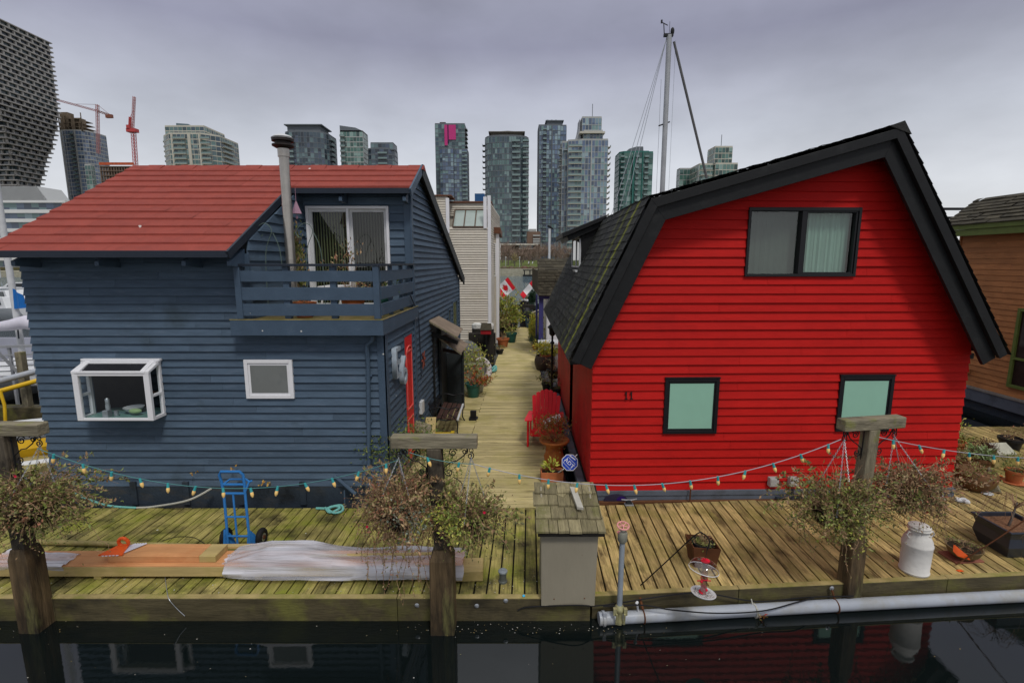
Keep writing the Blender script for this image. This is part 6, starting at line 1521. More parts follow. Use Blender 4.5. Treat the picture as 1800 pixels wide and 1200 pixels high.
c = P(845, 650, 15.6); lax = V((.75,-1,.25)).normalized(); q = MB(); q.torus(c, lax, .32, .092, 32, 10); ring = q.build('ring', M('chalky ring', (.62,.58,.57), .6, var=.08, bump=.1), lr, smooth=True)
xr = V((0,0,1)).cross(lax).normalized(); yr = lax.cross(xr)
for k, ch_ in enumerate('MARTIN'):
    an = R(75 - k*25); ctr = c + xr*math.cos(an)*.32 + yr*math.sin(an)*.32 + lax*.094
    text_mesh(ch_, .11, .002, m_darkmetal, 'lettering', lr, frame(ctr, xr*math.sin(an) - yr*math.cos(an), xr*math.cos(an) + yr*math.sin(an)))
q = MB(); q.torus(c + lax*.0, lax, .39, .012, 30, 5, a0=1.2, a1=3.2); q.build('grab_line', M('faded red cord', (.5,.06,.07), .7, bump=0), lr)
def pile(label, u0, u1, vt, Yd, capz=None, group=None, name='piling'):
    x0, x1 = P(u0,600,Yd).x, P(u1,600,Yd).x; zt2 = P((u0+u1)/2, vt, Yd).z; r_ = (x1-x0)/2; c_ = (x0+x1)/2
    t_ = thing(name, label, 'piling', (c_, Yd, WZ), group)
    q = MB(); q.lathe((c_,Yd,-1.2), [(r_*1.06,0),(r_*1.02,1.0),(r_*.97,zt2+.9),(r_*.94,zt2+1.2)], 14); q.build('shaft', m_pile, t_, smooth=True); return t_, c_, zt2, r_
t, c1, z1, r1 = pile('black creosoted piling with chalky white top, nearer the beige house', 829.5, 848, 572, 18.9, group='twin pilings with white tops')
q = MB(); q.lathe((c1,18.9,z1), [(r1*.99,-.10),(r1*1.0,0),(r1*.95,.05),(r1*.6,.10),(0,.11)], 14); q.build('cap', M('guano white cap', (.50,.50,.47), .85, var=.35, scale=8, bump=.4, stain=((.15,.15,.13),5,.5,.65,.7)), t, smooth=True)
t2, c2, z2, r2 = pile('black creosoted piling with white top beside the walkway and life ring', 853.5, 868.5, 572, 18.3, group='twin pilings with white tops')
q = MB(); q.lathe((c2,18.3,z2), [(r2*.99,-.12),(r2*1.0,0),(r2*.95,.05),(r2*.6,.10),(0,.11)], 14); q.build('cap', bpy.data.materials['guano white cap'], t2, smooth=True)
q = MB(); q.box(c1-.3, c2+.2, 18.55, 18.75, z1-1.1, z1-.25); tag(q.build('piling_brace', m_pile, bevel=.02), 'dark timber brace tying the twin white-topped pilings', 'brace')
q = MB(); cc = P(855, 579, 18.0); q.box(cc.x-.20,cc.x+.17,17.85,18.05,cc.z-.16,cc.z+.02); hb = tag(q.build('hanging_box', M('dark red box', (.30,.015,.02), .5, var=.2, bump=.1), bevel=.01), 'small red box with tan shingle roof hung on the piling', 'box')
q = MB(); q.prism([(cc.x-.22,17.82,cc.z+.0),(cc.x+.2,17.82,cc.z+.0),(cc.x+.17,17.95,cc.z+.22),(cc.x-.18,17.95,cc.z+.22)], (0,.15,0)); q.build('roof', m_brownroof, hb)
rope('mooring_rope', 'teal rope knotted round the piling foot at the walkway edge', smooth_path([G(859,650,.05), G(864,648,.12), G(871,643,.1), G(872,650,.05), G(866,652,.08), G(872,646,.14)]), .035, m_rope)
p = G(832, 697, -.03); potplant('green pot with reddish leaves on the ledge beside the planter box', (p.x,p.y,-.03), .22, .42, m_greenpot, m_redleaf, 420, .09, (.42,.3,.22), seed=61)
p = G(884, 610, 0); potplant('square-rimmed terracotta pot of bare twigs on the left of the walkway', (p.x,p.y,0), .28, .42, m_terra, m_dead, 40, .06, (.25,.2,.2), seed=62, bare=20)
p = G(897, 603, 0); potplant('teal green pot beside the terracotta pot on the walkway', (p.x+.05,p.y+.3,0), .27, .48, m_greenpot, m_lime, 120, .09, (.3,.25,.15), seed=63)
p = G(889, 592, 0); potplant('large yellow green bush in a dark pot on the left of the walkway', (p.x-.05,p.y+.9,0), .5, .65, m_blackpot, m_lime, 2200, .15, (.62,.6,.78), seed=64, clumps=20, bare=40, stem_r=.01)
p = G(903, 583, 0); potplant('second yellow green bush farther along the walkway', (p.x-.1,p.y+.6,0), .35, .5, m_blackpot, m_gold, 900, .14, (.5,.5,.4), seed=65, clumps=12)
p = G(878, 600, 0); potplant('low olive shrub in a dark tub by the beige house', (p.x-.1,p.y+1.2,0), .35, .45, m_blackpot, m_mixed, 800, .14, (.45,.4,.35), seed=66)
p = G(876, 622, 0); potplant('small trailing plant in a dark trough at the walkway edge', (p.x+.05,p.y,0), .18, .2, m_blackpot, m_mixed, 110, .07, (.22,.2,.1), seed=67)
# right side of the walkway
def adirondack():
    o = G(957, 780, 0); ox, oy = .72, 10.55; t = thing('adirondack_chair', 'bright red slatted garden armchair on the walkway', 'chair', (ox, oy, 0))
    ang = R(-8); ca, sa = math.cos(ang), math.sin(ang)
    def T(x, y, z): return V((ox + x*ca - y*sa, oy + x*sa + y*ca, z))    # local -y is the front
    def tb(mb, x0, x1, y0, y1, z0, z1, dzf=0):
        mb.add([T(x0,y0,z0+dzf),T(x1,y0,z0+dzf),T(x1,y1,z0),T(x0,y1,z0),T(x0,y0,z1+dzf),T(x1,y0,z1+dzf),T(x1,y1,z1),T(x0,y1,z1)], [(0,3,2,1),(4,5,6,7),(0,1,5,4),(1,2,6,5),(2,3,7,6),(3,0,4,7)])
    q = MB()
    for i in range(5): tb(q, -.27, .27, -.33+i*.105, -.235+i*.105, .335-.03*i, .36-.03*i, .008)
    tb(q, -.27, .27, -.355, -.335, .24, .36); q.build('seat', m_chairred, t, bevel=.004)
    q = MB(); n_ = 7
    for i in range(n_):
        xa = -.27 + .54*i/n_; xb = xa + .074; xc = (xa+xb)/2; top = 1.06 - .17*abs(xc/.27)**2.0
        def bk(x, z, d=0): return T(x*(1+.28*(z-.25)), .13 + .36*(z-.25) + d, z)
        pts = [bk(xa,.2), bk(xb,.2), bk(xb,top-.012*(1 if i>3 else 0)), bk(xc,top+.015), bk(xa,top-.012*(1 if i<3 else 0))]
        q.prism(pts, T(0,.02,.006)-T(0,0,0))
    q.build('backrest', m_chairred, t, bevel=.003)
    q = MB(); tb(q, -.30, .30, .27, .30, .52, .60); q.build('back_brace', m_chairred, t)
    for s_ in (-1, 1):
        q = MB(); x = s_*.34
        pl = [(-.40,-.085),(-.30,-.10),(-.05,-.065),(.28,-.045),(.30,.045),(-.05,.06),(-.30,.075),(-.41,.06)]
        q.prism([T(x + s_*b_*1.0, a_, .585) for a_, b_ in pl], (0,0,.022)); q.build('armrest', m_chairred, t, bevel=.004)
        q = MB(); tb(q, x-.02, x+.02, -.345, -.255, 0, .585); q.prism([T(x,-.35,.585),T(x,-.42,.585),T(x,-.39,.42),T(x,-.35,.35)], T(.022,0,0)-T(0,0,0)); q.build('leg', m_chairred, t, bevel=.004)
        q = MB(); q.prism([T(x-s_*.04,-.33,.25),T(x-s_*.04,-.33,.34),T(x-s_*.04,.42,.10),T(x-s_*.04,.45,.0),T(x-s_*.04,.36,.0)], T(.022,0,0)-T(0,0,0)); q.build('leg', m_chairred, t)
        q = MB(); tb(q, x-.015, x+.015, .22, .29, .12, .585); q.build('arm_post', m_chairred, t)
adirondack()
p = G(973, 826, 0)
t = potplant('tall terracotta urn of red and orange foliage beside the red chair', (p.x+.01,p.y+.05,0), .2, .60, M('rusty terracotta urn', (.40,.125,.03), .65, var=.3, scale=4, bump=.25, stain=((.55,.4,.28),5,.6,.75,.6), stain2=((.2,.05,.02),3,.55,.7,.5)), m_redleaf, 1500, .05, (.30,.28,.27), prof=[(.13,0),(.15,.03),(.13,.06),(.17,.14),(.195,.26),(.165,.34),(.155,.45),(.18,.50),(.265,.54),(.29,.58),(.28,.60),(.24,.58),(0,.56)], seed=71, clumps=22, dz=-.06, bare=30)
p = G(957, 842, 0); bxp = thing('planter_box', 'small square terracotta planter with a yellow green plant below the urn', 'planter', (.55, 8.4, 0))
cx, cy = p.x+.13, p.y-.02; q = MB(); q.box(cx-.20,cx+.20,cy-.12,cy-.10,0,.18); q.box(cx-.20,cx+.20,cy+.10,cy+.12,0,.18); q.box(cx-.20,cx-.18,cy-.10,cy+.10,0,.178); q.box(cx+.18,cx+.20,cy-.10,cy+.10,0,.178); q.build('box', m_terra, bxp, bevel=.004)
MB().box(cx-.18,cx+.18,cy-.1,cy+.1,.02,.14).build('soil', m_soil, bxp)
rnd.seed(73); lf = MB(); clump(lf, (cx-.02,cy,.24), (.11,.08,.12), 46, .085, clumps=6, spread=.3, up=.8, aspect=.5); lf.build('foliage', MR('chartreuse leaves', [(.45,.48,.06),(.32,.38,.05),(.55,.55,.12)]), bxp)
# alarm sign on a slanted stake
m_signblue = M('sign blue', (.012,.05,.36), .35, var=.03, bump=0)
c = P(1001.5, 812.5, 8.30); sg = thing('yard_sign', 'blue octagonal security alarm sign on a slanted stake beside the urn', 'sign', (c.x, 8.35, 0))
fz = V((-.05,-.93,.36)).normalized(); fx_ = V((0,0,1)).cross(fz).normalized(); fy_ = fz.cross(fx_)
rr_ = .148
oct_ = lambda r, d: [c + fx_*r*math.cos(PI/8+PI/4*k) + fy_*r*math.sin(PI/8+PI/4*k) + fz*d for k in range(8)]
MB().prism(oct_(rr_,-.006), fz*.01).build('plate', m_white, sg)
MB().prism(oct_(rr_*.93,.0042), fz*.002).build('face', m_signblue, sg)
dx1, dx2 = (fx_ - fy_).normalized(), (fx_ + fy_).normalized()
q = MB(); o = c + fz*.0075 - fx_*.01 - fy_*.012
def strip(a, b, w_): 
    d = (b-a).normalized(); n_ = d.cross(fz).normalized()*w_/2; q.prism([a-n_, b-n_, b+n_, a+n_], fz*.0012)
s1_, s2_ = .082, .063
cs = [o + dx1*s1_ + dx2*s2_, o + dx1*s1_ - dx2*s2_, o - dx1*s1_ - dx2*s2_, o - dx1*s1_ + dx2*s2_]
for k in range(4): strip(cs[k], cs[(k+1)%4], .005)
strip(c + fz*.0075 - fx_*.002 + fy_*.118, c + fz*.0075 + fx_*.098 + fy_*.045, .016)
q.build('border', m_white, sg)
text_mesh('ADT', .088, .0012, m_white, 'lettering', sg, frame(o, dx1, dx2) @ Matrix.Scale(1.12, 4, V((1,0,0))))
q = MB(); b_ = c - fz*.028; a_ = V((cx+.11,cy,.13)); dd_ = (b_-a_).normalized(); dd_ = (dd_ - fz*dd_.dot(fz)).normalized(); q.tube([a_, b_ - dd_*.16, b_ + dd_*.19], .010, 6); q.build('stake', m_white, sg)
c = P(973, 745, 10.1); q = MB(); a = V((c.x-.18,10.0,c.z-.06)); q.obox(a, (.35,.05,.135), (-.015,.1,.04), (-.03,-.02,.1)); sgn_ = tag(q.build('wooden_sign', m_white), 'white handwritten board resting tilted on the red chair', 'sign')
ORG[sgn_.name] = ORG.get(sgn_.name, sgn_.location)
q = MB(); rnd.seed(80); b0 = a + V((-.03,-.025,.0)); ux_ = V((.35,.05,.135)); uy_ = V((-.03,-.02,.1))
for k in range(9):
    p0_ = b0 + ux_*(.04+.035*k) + uy_*rnd.uniform(.1,.7); q.tube([p0_, p0_ + ux_*.03 + uy_*rnd.uniform(-.2,.3)], .006, 4)
q.build('writing', m_darkmetal, sgn_)
p = G(953, 650, 0); q = MB(); q.lathe((p.x+.10,p.y+.1,0), [(.30,0),(.37,.2),(.38,.36),(.33,.52),(.30,.52),(.28,.46),(0,.46)], 20); tag(q.build('barrel_planter', M('dark half barrel', (.05,.035,.028), .6, var=.3, bump=.2), smooth=True), 'dark half barrel standing on the right of the walkway', 'barrel')
p = G(954, 645, 0); potplant('terracotta pot with yellow green shrub before the half barrel', (p.x+.1,p.y-.35,0), .22, .55, m_terra, m_gold, 1100, .09, (.36,.3,.24), seed=81)
p = G(945, 608, 0); potplant('small upright golden conifer in a terracotta bowl', (p.x,p.y,0), .25, .3, m_terra, m_gold, 1400, .09, (.26,.26,.55), seed=82, up=1.2, clumps=16)
p = G(938, 602, 0); potplant('narrow golden conifer in a teal pot', (p.x-.02,p.y+.4,0), .2, .4, m_greenpot, m_gold, 1100, .09, (.2,.2,.5), seed=83, up=1.4, clumps=14)
p = G(944, 612, 0); potplant('round dark green dwarf conifer beside the golden ones', (p.x-.05,p.y-.3,0), .2, .2, m_terra, MR('blue green needles', [(.05,.085,.05),(.08,.12,.07),(.035,.06,.035)]), 1100, .07, (.24,.24,.3), seed=84, up=.5)
p = G(932, 575, 0); potplant('blue glazed pot with small green plant near the dock end', (p.x,p.y,0), .33, .55, m_bluepot, m_green, 180, .12, (.35,.3,.25), seed=85)
p = G(937, 565, 0); potplant('tall dark evergreen shrub near the end of the walkway', (p.x,p.y+.6,0), .35, .4, m_blackpot, m_conifer, 1800, .18, (.55,.5,.75), seed=86, up=.9, clumps=18)
q = MB(); p = G(926, 574, 0); q.lathe((p.x-.02,p.y+.1,0), [(.40,0),(.42,.5),(.40,.9),(.28,1.15),(.1,1.25),(0,1.26)], 12); tag(q.build('covered_grill', M('black vinyl cover', (.014,.014,.02), .5, var=.2, bump=.3), smooth=True), 'black covered grill at the far end of the walkway', 'grill')
q = MB(); p = G(941, 580, 0); q.box(p.x-.1,p.x+.25,p.y,p.y+.5,0,1.0); q.obox((p.x-.2,p.y-.05,.95),(.5,0,.2),(0,.6,0),(0,0,.04)); tag(q.build('cabinet', m_shed, bevel=.01), 'small grey cabinet with a slanted white lid along the walkway', 'cabinet')
p = G(955, 690, 0); potplant('black plastic pot of straggly green behind the red chair', (p.x+.12,p.y,0), .17, .30, m_blackpot, m_mixed, 200, .07, (.26,.2,.2), seed=87)
p = G(962, 695, 0); potplant('second black pot of thin grassy leaves by the float rim', (p.x+.22,p.y-.2,0), .16, .28, m_blackpot, m_green, 160, .08, (.22,.2,.2), seed=88, aspect=.15)
p = G(958, 668, 0); potplant('low black tub of dark stems behind the half barrel', (p.x+.3,p.y+.3,0), .22, .3, m_blackpot, m_dead, 160, .07, (.3,.25,.2), seed=89, bare=24)
q = MB(); c = P(962, 598, 18.5); q.box(c.x-.3,c.x+.42,18.3,19,0.0,.85); q.box(c.x-.33,c.x+.45,18.27,19.03,.85,.95); tag(q.build('storage_chest', m_greywhite, bevel=.03), 'white storage chest beside the walkway before the cottage', 'chest')
lp = thing('garden_lantern', 'black post lantern beside the red house wall', 'lantern', (1.45, 14.2, 0)); c = P(971, 590, 14.2)
q = MB(); q.tube([(c.x,14.2,0),(c.x,14.2,c.z+.05)], .03, 8); q.build('post', m_darkmetal, lp); q = MB(); q.lathe((c.x,14.2,c.z), [(.05,0),(.09,.05),(.10,.20),(.15,.24),(.06,.34),(0,.38)], 8); q.lathe((c.x,14.2,c.z-.25), [(.03,0),(.07,.05),(.03,.1)], 8); q.build('lamp_head', m_darkmetal, lp)
# pile with two flags at the end of the walkway
def flagpile():
    Yd = 31; t, c_, z_, r_ = pile('dark cross-braced piling cluster with flags at the walkway end', 914, 921, 528, Yd)
    q = MB(); q.lathe((c_+.32,Yd,-1.2), [(r_*1.0,0),(r_*.95,z_+1.1)], 12); q.lathe((c_+.16,Yd-.3,-1.2), [(r_*1.0,0),(r_*.95,z_+1.2)], 12); q.build('shaft', m_pile, t, smooth=True)
    q = MB(); zz = P(920,535,Yd).z; q.box(c_-.45, c_+.75, Yd-.75, Yd-.55, zz-.25, zz+.05); q.build('brace', m_pile, t, bevel=.02)
    q = MB(); q.lathe((c_+.16,Yd-.1,z_), [(.22,-.05),(.24,.03),(.18,.08),(0,.1)], 12); q.build('cap', m_greywhite, t, smooth=True)
    return c_, z_
fc, fz_ = flagpile()
m_flagred = M('flag red', (.62,.015,.03), .7, var=.08, bump=0); m_flagwhite = M('flag white', (.75,.75,.78), .7, var=.05, bump=0)
def flag(label, p0, p1, u, v, droop, L_, Wd, leafon=True, name='flag'):
    """pole p0-p1; cloth runs from the pole top along u (length L_) and down v (width Wd)"""
    p0, p1, u, v = V(p0), V(p1), V(u).normalized(), V(v).normalized(); t = thing(name, label, 'flag', tuple(p0), 'flags on the end piling')
    MB().tube([p0, p1], .018, 6).build('pole', M('wooden flag pole', (.4,.28,.12), .6, bump=0), t)
    n_ = u.cross(v).normalized()
    def F(a, b, o=0): return p1 + u*a*L_ + v*b*Wd + n_*(.06*math.sin(a*7+b*1.5)*a + o) + V((0,0,-droop*a*a))
    def patch(a0, a1, o=0):
        mb = MB(); vs = []; fs = []; nx, ny = 8, 6
        for i in range(nx+1):
            for j in range(ny+1): vs.append(F(a0+(a1-a0)*i/nx, j/ny, o))
        for i in range(nx):
            for j in range(ny): fs.append((i*(ny+1)+j, (i+1)*(ny+1)+j, (i+1)*(ny+1)+j+1, i*(ny+1)+j+1))
        return mb.add(vs, fs)
    r_ = patch(0, .25); r2_ = patch(.75, 1); r_.add(r2_.v, r2_.f); r_.build('red_band', m_flagred, t, smooth=True); patch(.25,.75).build('white_field', m_flagwhite, t, smooth=True)
    if leafon:
        h_ = [(0,-.92),(.12,-.62),(.30,-.72),(.24,-.30),(.46,-.52),(.50,-.36),(.80,-.40),(.68,-.12),(.86,-.02),(.44,.34),(.50,.52),(.05,.45),(.05,.85)]
        pts = h_ + [(-a, b) for a, b in reversed(h_[1:])]
        for s_ in (1, -1):
            mb = MB(); mb.add([F(.5 + .19*a, .5 + .40*b, .02*s_) for a, b in pts], [tuple(range(len(pts)))]); mb.build('maple_leaf', m_flagred, t)
b0 = V((fc+.1, 30.7, fz_+.05)); b1 = P(891.5, 488, 30.5)
flag('red and white maple leaf flag flying to the left of the end piling', b0, P(893,487,30.5), P(872,506,30.4)-P(893,487,30.5)+V((0,0,.0)), P(907,506,30.6)-P(893,487,30.5), 0, 1.02, .80)
b1 = P(936, 492, 30.6)
flag('furled red and white flag hanging along its slanted pole on the end piling', b0 + V((.15,0,0)), b1, P(911,521,30.5)-P(936,492,30.6), (.5,0,-.6), .0, 1.15, .34, leafon=False)
# balcony things
p = V((-3.78, 8.9, 3.03)); potplant('dry upright shrub in a pot in the left corner of the balcony', tuple(p), .15, .3, m_terra, m_mixed, 900, .07, (.14,.14,.55), seed=91, up=1.3, bare=16, clumps=12)
potplant('bare twiggy plant in a terracotta pot before the balcony door', (-2.65, 8.4, 3.03), .2, .3, m_terra, m_dead, 260, .06, (.3,.25,.40), seed=92, up=1.0, bare=46)
potplant('leafy green pot in the right corner of the balcony', (-2.2, 8.6, 3.03), .14, .25, m_greenpot, m_green, 220, .06, (.17,.17,.18), seed=93)
potplant('low terracotta pot at the balcony rail', (-3.28, 7.95, 3.03), .17, .24, m_terra, m_dead, 60, .05, (.14,.14,.1), seed=94)
q = MB()
for x in (-3.95, -3.30):
    q.tube(smooth_path([(x,8.15,3.03),(x+.02,8.15,4.0),(x+.14,8.15,4.38),(x+.02,8.15,4.5),(x-.12,8.15,4.38),(x-.08,8.15,4.28),(x+.0,8.15,4.32)]), .006, 5)
    q.tube(smooth_path([(x+.28,8.15,3.03),(x+.26,8.15,4.0),(x+.16,8.15,4.35)]), .006, 5)
tag(q.build('trellis', M('pale green wire', (.10,.14,.12), .5, bump=0), smooth=True), 'scrolled wire trellises standing behind the balcony rail', 'trellis')
c = P(521, 368, 8.6); q = MB(); q.lathe((c.x,8.6,c.z-.07), [(.085,0),(.01,.20),(0,.2)], 4); q.tube([(c.x,8.6,c.z-.12),(c.x,8.6,5.1)], .004, 4); q.ball((c.x,8.6,c.z-.13), .02,.02,.03); tag(q.build('hanging_ornament', M('dusty pink tin', (.34,.20,.26), .6, var=.15, bump=.05)), 'pink tin cone ornament hanging by the flue on the balcony', 'ornament')
q = MB(); q.box(-3.35,-2.95,8.7,9.3,3.45,3.48); 
for sx in (-3.32,-3.0): q.beam((sx,8.75,3.03),(sx+.05,8.75,3.45),.03,.03); q.beam((sx,9.25,3.03),(sx,9.25,3.45),.03,.03)
tag(q.build('side_table', m_white, bevel=.004), 'small white table on the balcony before the sliding door', 'table')
# lamp post beyond the cottage
c = P(966, 402, 38); lpn = thing('street_lamp', 'white lamp post with dark drooping head beyond the cottage', 'lamp', (c.x, 38, -.3))
MB().tube([(c.x,38,-.3),(c.x,38,c.z)], .09, 10).build('pole', m_greywhite, lpn, smooth=True); q = MB(); q.prism([(c.x-.22,37.9,c.z+.18),(c.x+.25,37.9,c.z-.06),(c.x+.25,37.9,c.z+.05),(c.x-.05,37.9,c.z+.28)], (0,.25,0)); q.build('lamp_head', m_darkmetal, lpn, bevel=.04)

# ================================================================== MARINA at the left edge
m_galv = M('grey gangway metal', (.33,.34,.36), .5, metal=.3, var=.2, bump=.05)
m_yellow = M('yellow hull', (.62,.38,.015), .35, var=.1, bump=.02)
sb2 = thing('sailboat', 'white sailboat with a stout pale mast and blue cloth beyond the blue house', 'sailboat', (-15.6, 15.4, -.35))
hull(8, 2.6, 1.0, m_gel, sb2)
mxx = P(36, 600, 15).x
q = MB(); q.tube([(mxx,15,.4),(mxx,15,P(2,290,15).z+3)], .085, 12); q.build('mast', m_greywhite, sb2, smooth=True)
q = MB(); a, b, c, d = P(22,507,14.9), P(41,520,14.7), P(47,541,14.7), P(25,543,14.9); vs = []; 
n6 = 8
for i in range(n6+1):
    for j in range(2):
        t = i/n6; p = a.lerp(b,t) if j == 0 else d.lerp(c,t); vs.append(p + V((0,.03*math.sin(t*9),0)))
q.add(vs, [(2*i,2*i+2,2*i+3,2*i+1) for i in range(n6)]); q.build('cloth', M('blue canvas', (.01,.13,.42), .6, var=.12, bump=.1), sb2)
q = MB(); q.tube([P(-12,575,14.6), P(22,571,14.6), P(45,566,14.6), P(75,574,14.6)], [.12,.17,.2,.17], 10); q.build('sail_cover', M('lilac white canvas', (.55,.53,.6), .7, var=.12, bump=.2), sb2, smooth=True)
q = MB(); a = P(15,580,14.6); q.box(-16.6,-13.6,14.5,16.5,.25,.75); q.build('cabin', m_gel, sb2, bevel=.08)
q = MB(); q.tube([P(30,568,14.75), P(33,595,14.7)], .02, 5); q.build('strap', m_darkblue, sb2)
def atboat(u, v, Y, L_, W_, D_, mat, label, rotz, name='dinghy', cat='boat'):
    p = G(u, v, .15); r = thing(name, label, cat, (p.x, p.y, WZ-.1)); r_ = hull(L_, W_, D_, mat, r); r.rotation_euler = (0,0,rotz); return r
atboat(35, 812, 9.9, 3.0, .9, .42, m_gel, 'white upturned dinghy hull nearest the blue house corner', R(-62))
atboat(40, 778, 10.8, 3.0, .75, .5, m_yellow, 'yellow kayak lying behind the white dinghy hull', R(-60), 'kayak', 'kayak')
r_ = atboat(35, 752, 11.8, 3.4, 1.1, .6, m_gel, 'white open dinghy behind the yellow kayak', R(-62))
gw = thing('gangway', 'grey metal gangway with slatted railings at the left edge', 'gangway', (-15, 13.6, -.3))
for v in (607, 622, 632, 641, 650, 659):
    a, b = P(-40, v+4, 13.2), P(75, v, 13.9); q = MB(); q.beam(a, b, .05, .07 if v == 607 else .035); q.build('rail', m_galv, gw)
for u in (12, 55):
    q = MB(); a = P(u, 607, 13.5); q.beam((a.x,a.y+.05,a.z), (a.x,a.y+.05,-.3), .06, .06); q.build('post', m_galv, gw)
q = MB(); q.beam(P(-10,612,13.1), P(32,655,13.4), .05, .07); q.build('brace', m_galv, gw)
q = MB(); a = P(45, 640, 13.0); b = P(58, 730, 12.6); q.beam((a.x,12.9,a.z+.35), (a.x,12.9,-.6), .16, .16); tag(q.build('mooring_post', m_post, bevel=.01), 'square timber post standing between the gangway and the dinghies', 'post')
q = MB(); q.tube([P(-10,672,12.2), P(72,650,12.9)], .075, 12); tag(q.build('white_pipe', m_pipe, smooth=True), 'white tube slung below the gangway rails', 'pipe')
q = MB(); q.tube([P(-10,690,12.0), P(72,667,12.7)], .06, 12); q.tube([P(0,686,12.0), P(8,712,11.95), P(10,745,11.9)], .035, 8); tag(q.build('yellow_rail', m_yellow, smooth=True), 'bent yellow tube rail below the white tube', 'rail')
q = MB(); q.box(-17,-10.3,12.8,13.1,-.25,.12); q.box(-17,-9.9,11.6,11.7,-.28,.0); tag(q.build('float_timber', m_fascia, bevel=.02), 'mossy float timbers in the dark water left of the blue house', 'float')
q = MB(); q.box(-17.5,-9.2,9.0,9.6,-.3,-.05); q.box(-17.5,-9.4,9.7,10.0,-.3,-.08); tag(q.build('finger_float', m_fasciatop, bevel=.01), 'narrow pale finger float left of the blue house front corner', 'float')
def cruiser(label, u, v, Y, L_, rot, col=m_gel):
    p = P(u, v, Y); r = thing('motor_boat', label, 'boat', (p.x, Y, WZ-.1), 'boats moored in the marina'); hull(L_, L_*.32, 1.1, col, r); o = ORG[r.name]
    q = MB(); q.prism([o+V((-L_*.11,-L_*.3,1.0)),o+V((-L_*.11,L_*.18,1.0)),o+V((-L_*.11,L_*.05,1.8)),o+V((-L_*.11,-L_*.25,1.9))], (L_*.22,0,0)); q.build('cabin', m_gel, r, bevel=.05)
    q = MB(); q.prism([o+V((-L_*.115,-L_*.22,1.35)),o+V((-L_*.115,L_*.07,1.35)),o+V((-L_*.115,L_*.02,1.7)),o+V((-L_*.115,-L_*.2,1.75))], (L_*.23,0,0)); q.build('window', M('dark boat window', (.02,.025,.03), .1, bump=0), r)
    r.rotation_euler = (0,0,R(rot)); return r
cruiser('white cabin boat glimpsed under the blue house eave, nearer one', 18, 505, 45, 9, 60); cruiser('white cabin boat farther off under the blue house eave', 40, 498, 62, 11, 80); cruiser('small white boat beside the mast at the far left', 2, 520, 36, 7, 70)
q = MB(); q.box(-19.5,-14.6,16.9,17.0,.2,1.35); tag(q.build('grey_shed', M('corrugated grey', (.33,.34,.40), .6, var=.1, bump=.1)), 'grey slatted panel behind the sailboat at the left edge', 'shed')
q = MB(); q.box(-190,-60,139,139.5,-.3,1.2); q.box(-190,-60,139.5,150,.9,1.3); tag(q.build('quay', m_stonewall), 'pale stone quay behind the marina at the far left', 'wall')
for k in range(7):
    q = MB(); x = -140 + k*7.5; q.tube([(x,120+k*2,0),(x,120+k*2,13+k%3*2)], .12, 6); tag(q.build('boat_mast', m_greywhite), 'far white yacht mast in the marina beyond the blue house', 'mast', 'far masts in the marina')

# ================================================================== SKYLINE
def gmat(name, cols, rough=.12): 
    m = MR(name, cols, rough, .6); return m
gl_teal = gmat('teal glazing', [(.05,.085,.09),(.07,.13,.125),(.10,.17,.165),(.035,.06,.07),(.16,.24,.235),(.045,.075,.10),(.09,.14,.15)])
gl_blue = gmat('blue glazing', [(.08,.11,.17),(.12,.17,.25),(.18,.26,.31),(.055,.08,.115),(.14,.23,.23),(.24,.33,.36),(.09,.13,.21)])
gl_dark = gmat('dark glazing', [(.03,.045,.06),(.05,.075,.095),(.085,.13,.14),(.022,.03,.04),(.12,.18,.19),(.04,.06,.08),(.06,.08,.12)])
gl_green = gmat('green glazing', [(.04,.09,.075),(.06,.135,.11),(.10,.19,.165),(.03,.06,.055),(.20,.30,.27),(.05,.11,.10)])
c_conc = M('pale tower concrete', (.35,.36,.345), .8, var=.08, scale=.3, bump=0)
c_grey = M('grey tower concrete', (.12,.135,.15), .8, var=.1, scale=.3, bump=0)
c_beige = M('beige tower concrete', (.46,.44,.37), .8, var=.08, scale=.3, bump=0)
c_dark = M('dark tower slabs', (.065,.062,.06), .8, var=.1, scale=.3, bump=0)
c_rail = gmat('balcony glass', [(.11,.17,.17),(.15,.22,.21)], .15)
GZ = 2.0
def facade(mg, mf, a, b, z0, nf, fh, bay, slab=.32, mull=.16, proud=.12, skipm=False, sill=.0):
    """glass panes with floor bands and mullions on the wall a-b (outside is to the right of a->b)"""
    a, b = V((a[0],a[1],0)), V((b[0],b[1],0)); L_ = (b-a).length; e_ = (b-a)/L_; n_ = V((e_.y,-e_.x,0)); nb = max(1, round(L_/bay)); bw_ = L_/nb
    for f in range(nf):
        z = z0 + f*fh
        for k in range(nb):
            p = a + e_*bw_*k; sp = rnd.random()
            if sp < .35:
                zc = z + fh*rnd.choice((.3,.35)); mg.quad(p+V((0,0,z)), p+e_*bw_+V((0,0,z)), p+e_*bw_+V((0,0,zc)), p+V((0,0,zc))); mg.quad(p+V((0,0,zc)), p+e_*bw_+V((0,0,zc)), p+e_*bw_+V((0,0,z+fh)), p+V((0,0,z+fh)))
            else: mg.quad(p+V((0,0,z)), p+e_*bw_+V((0,0,z)), p+e_*bw_+V((0,0,z+fh)), p+V((0,0,z+fh)))
        mf.obox(a - n_*.05 + V((0,0,z-slab/2)), e_*L_, n_*(proud+.05), (0,0,slab))
    if not skipm:
        for k in range(nb+1):
            p = a + e_*(bw_*k - mull/2) - n_*.05 + V((0,0,z0)); mf.obox(p, e_*mull, n_*(proud*.8+.05), (0,0,nf*fh))
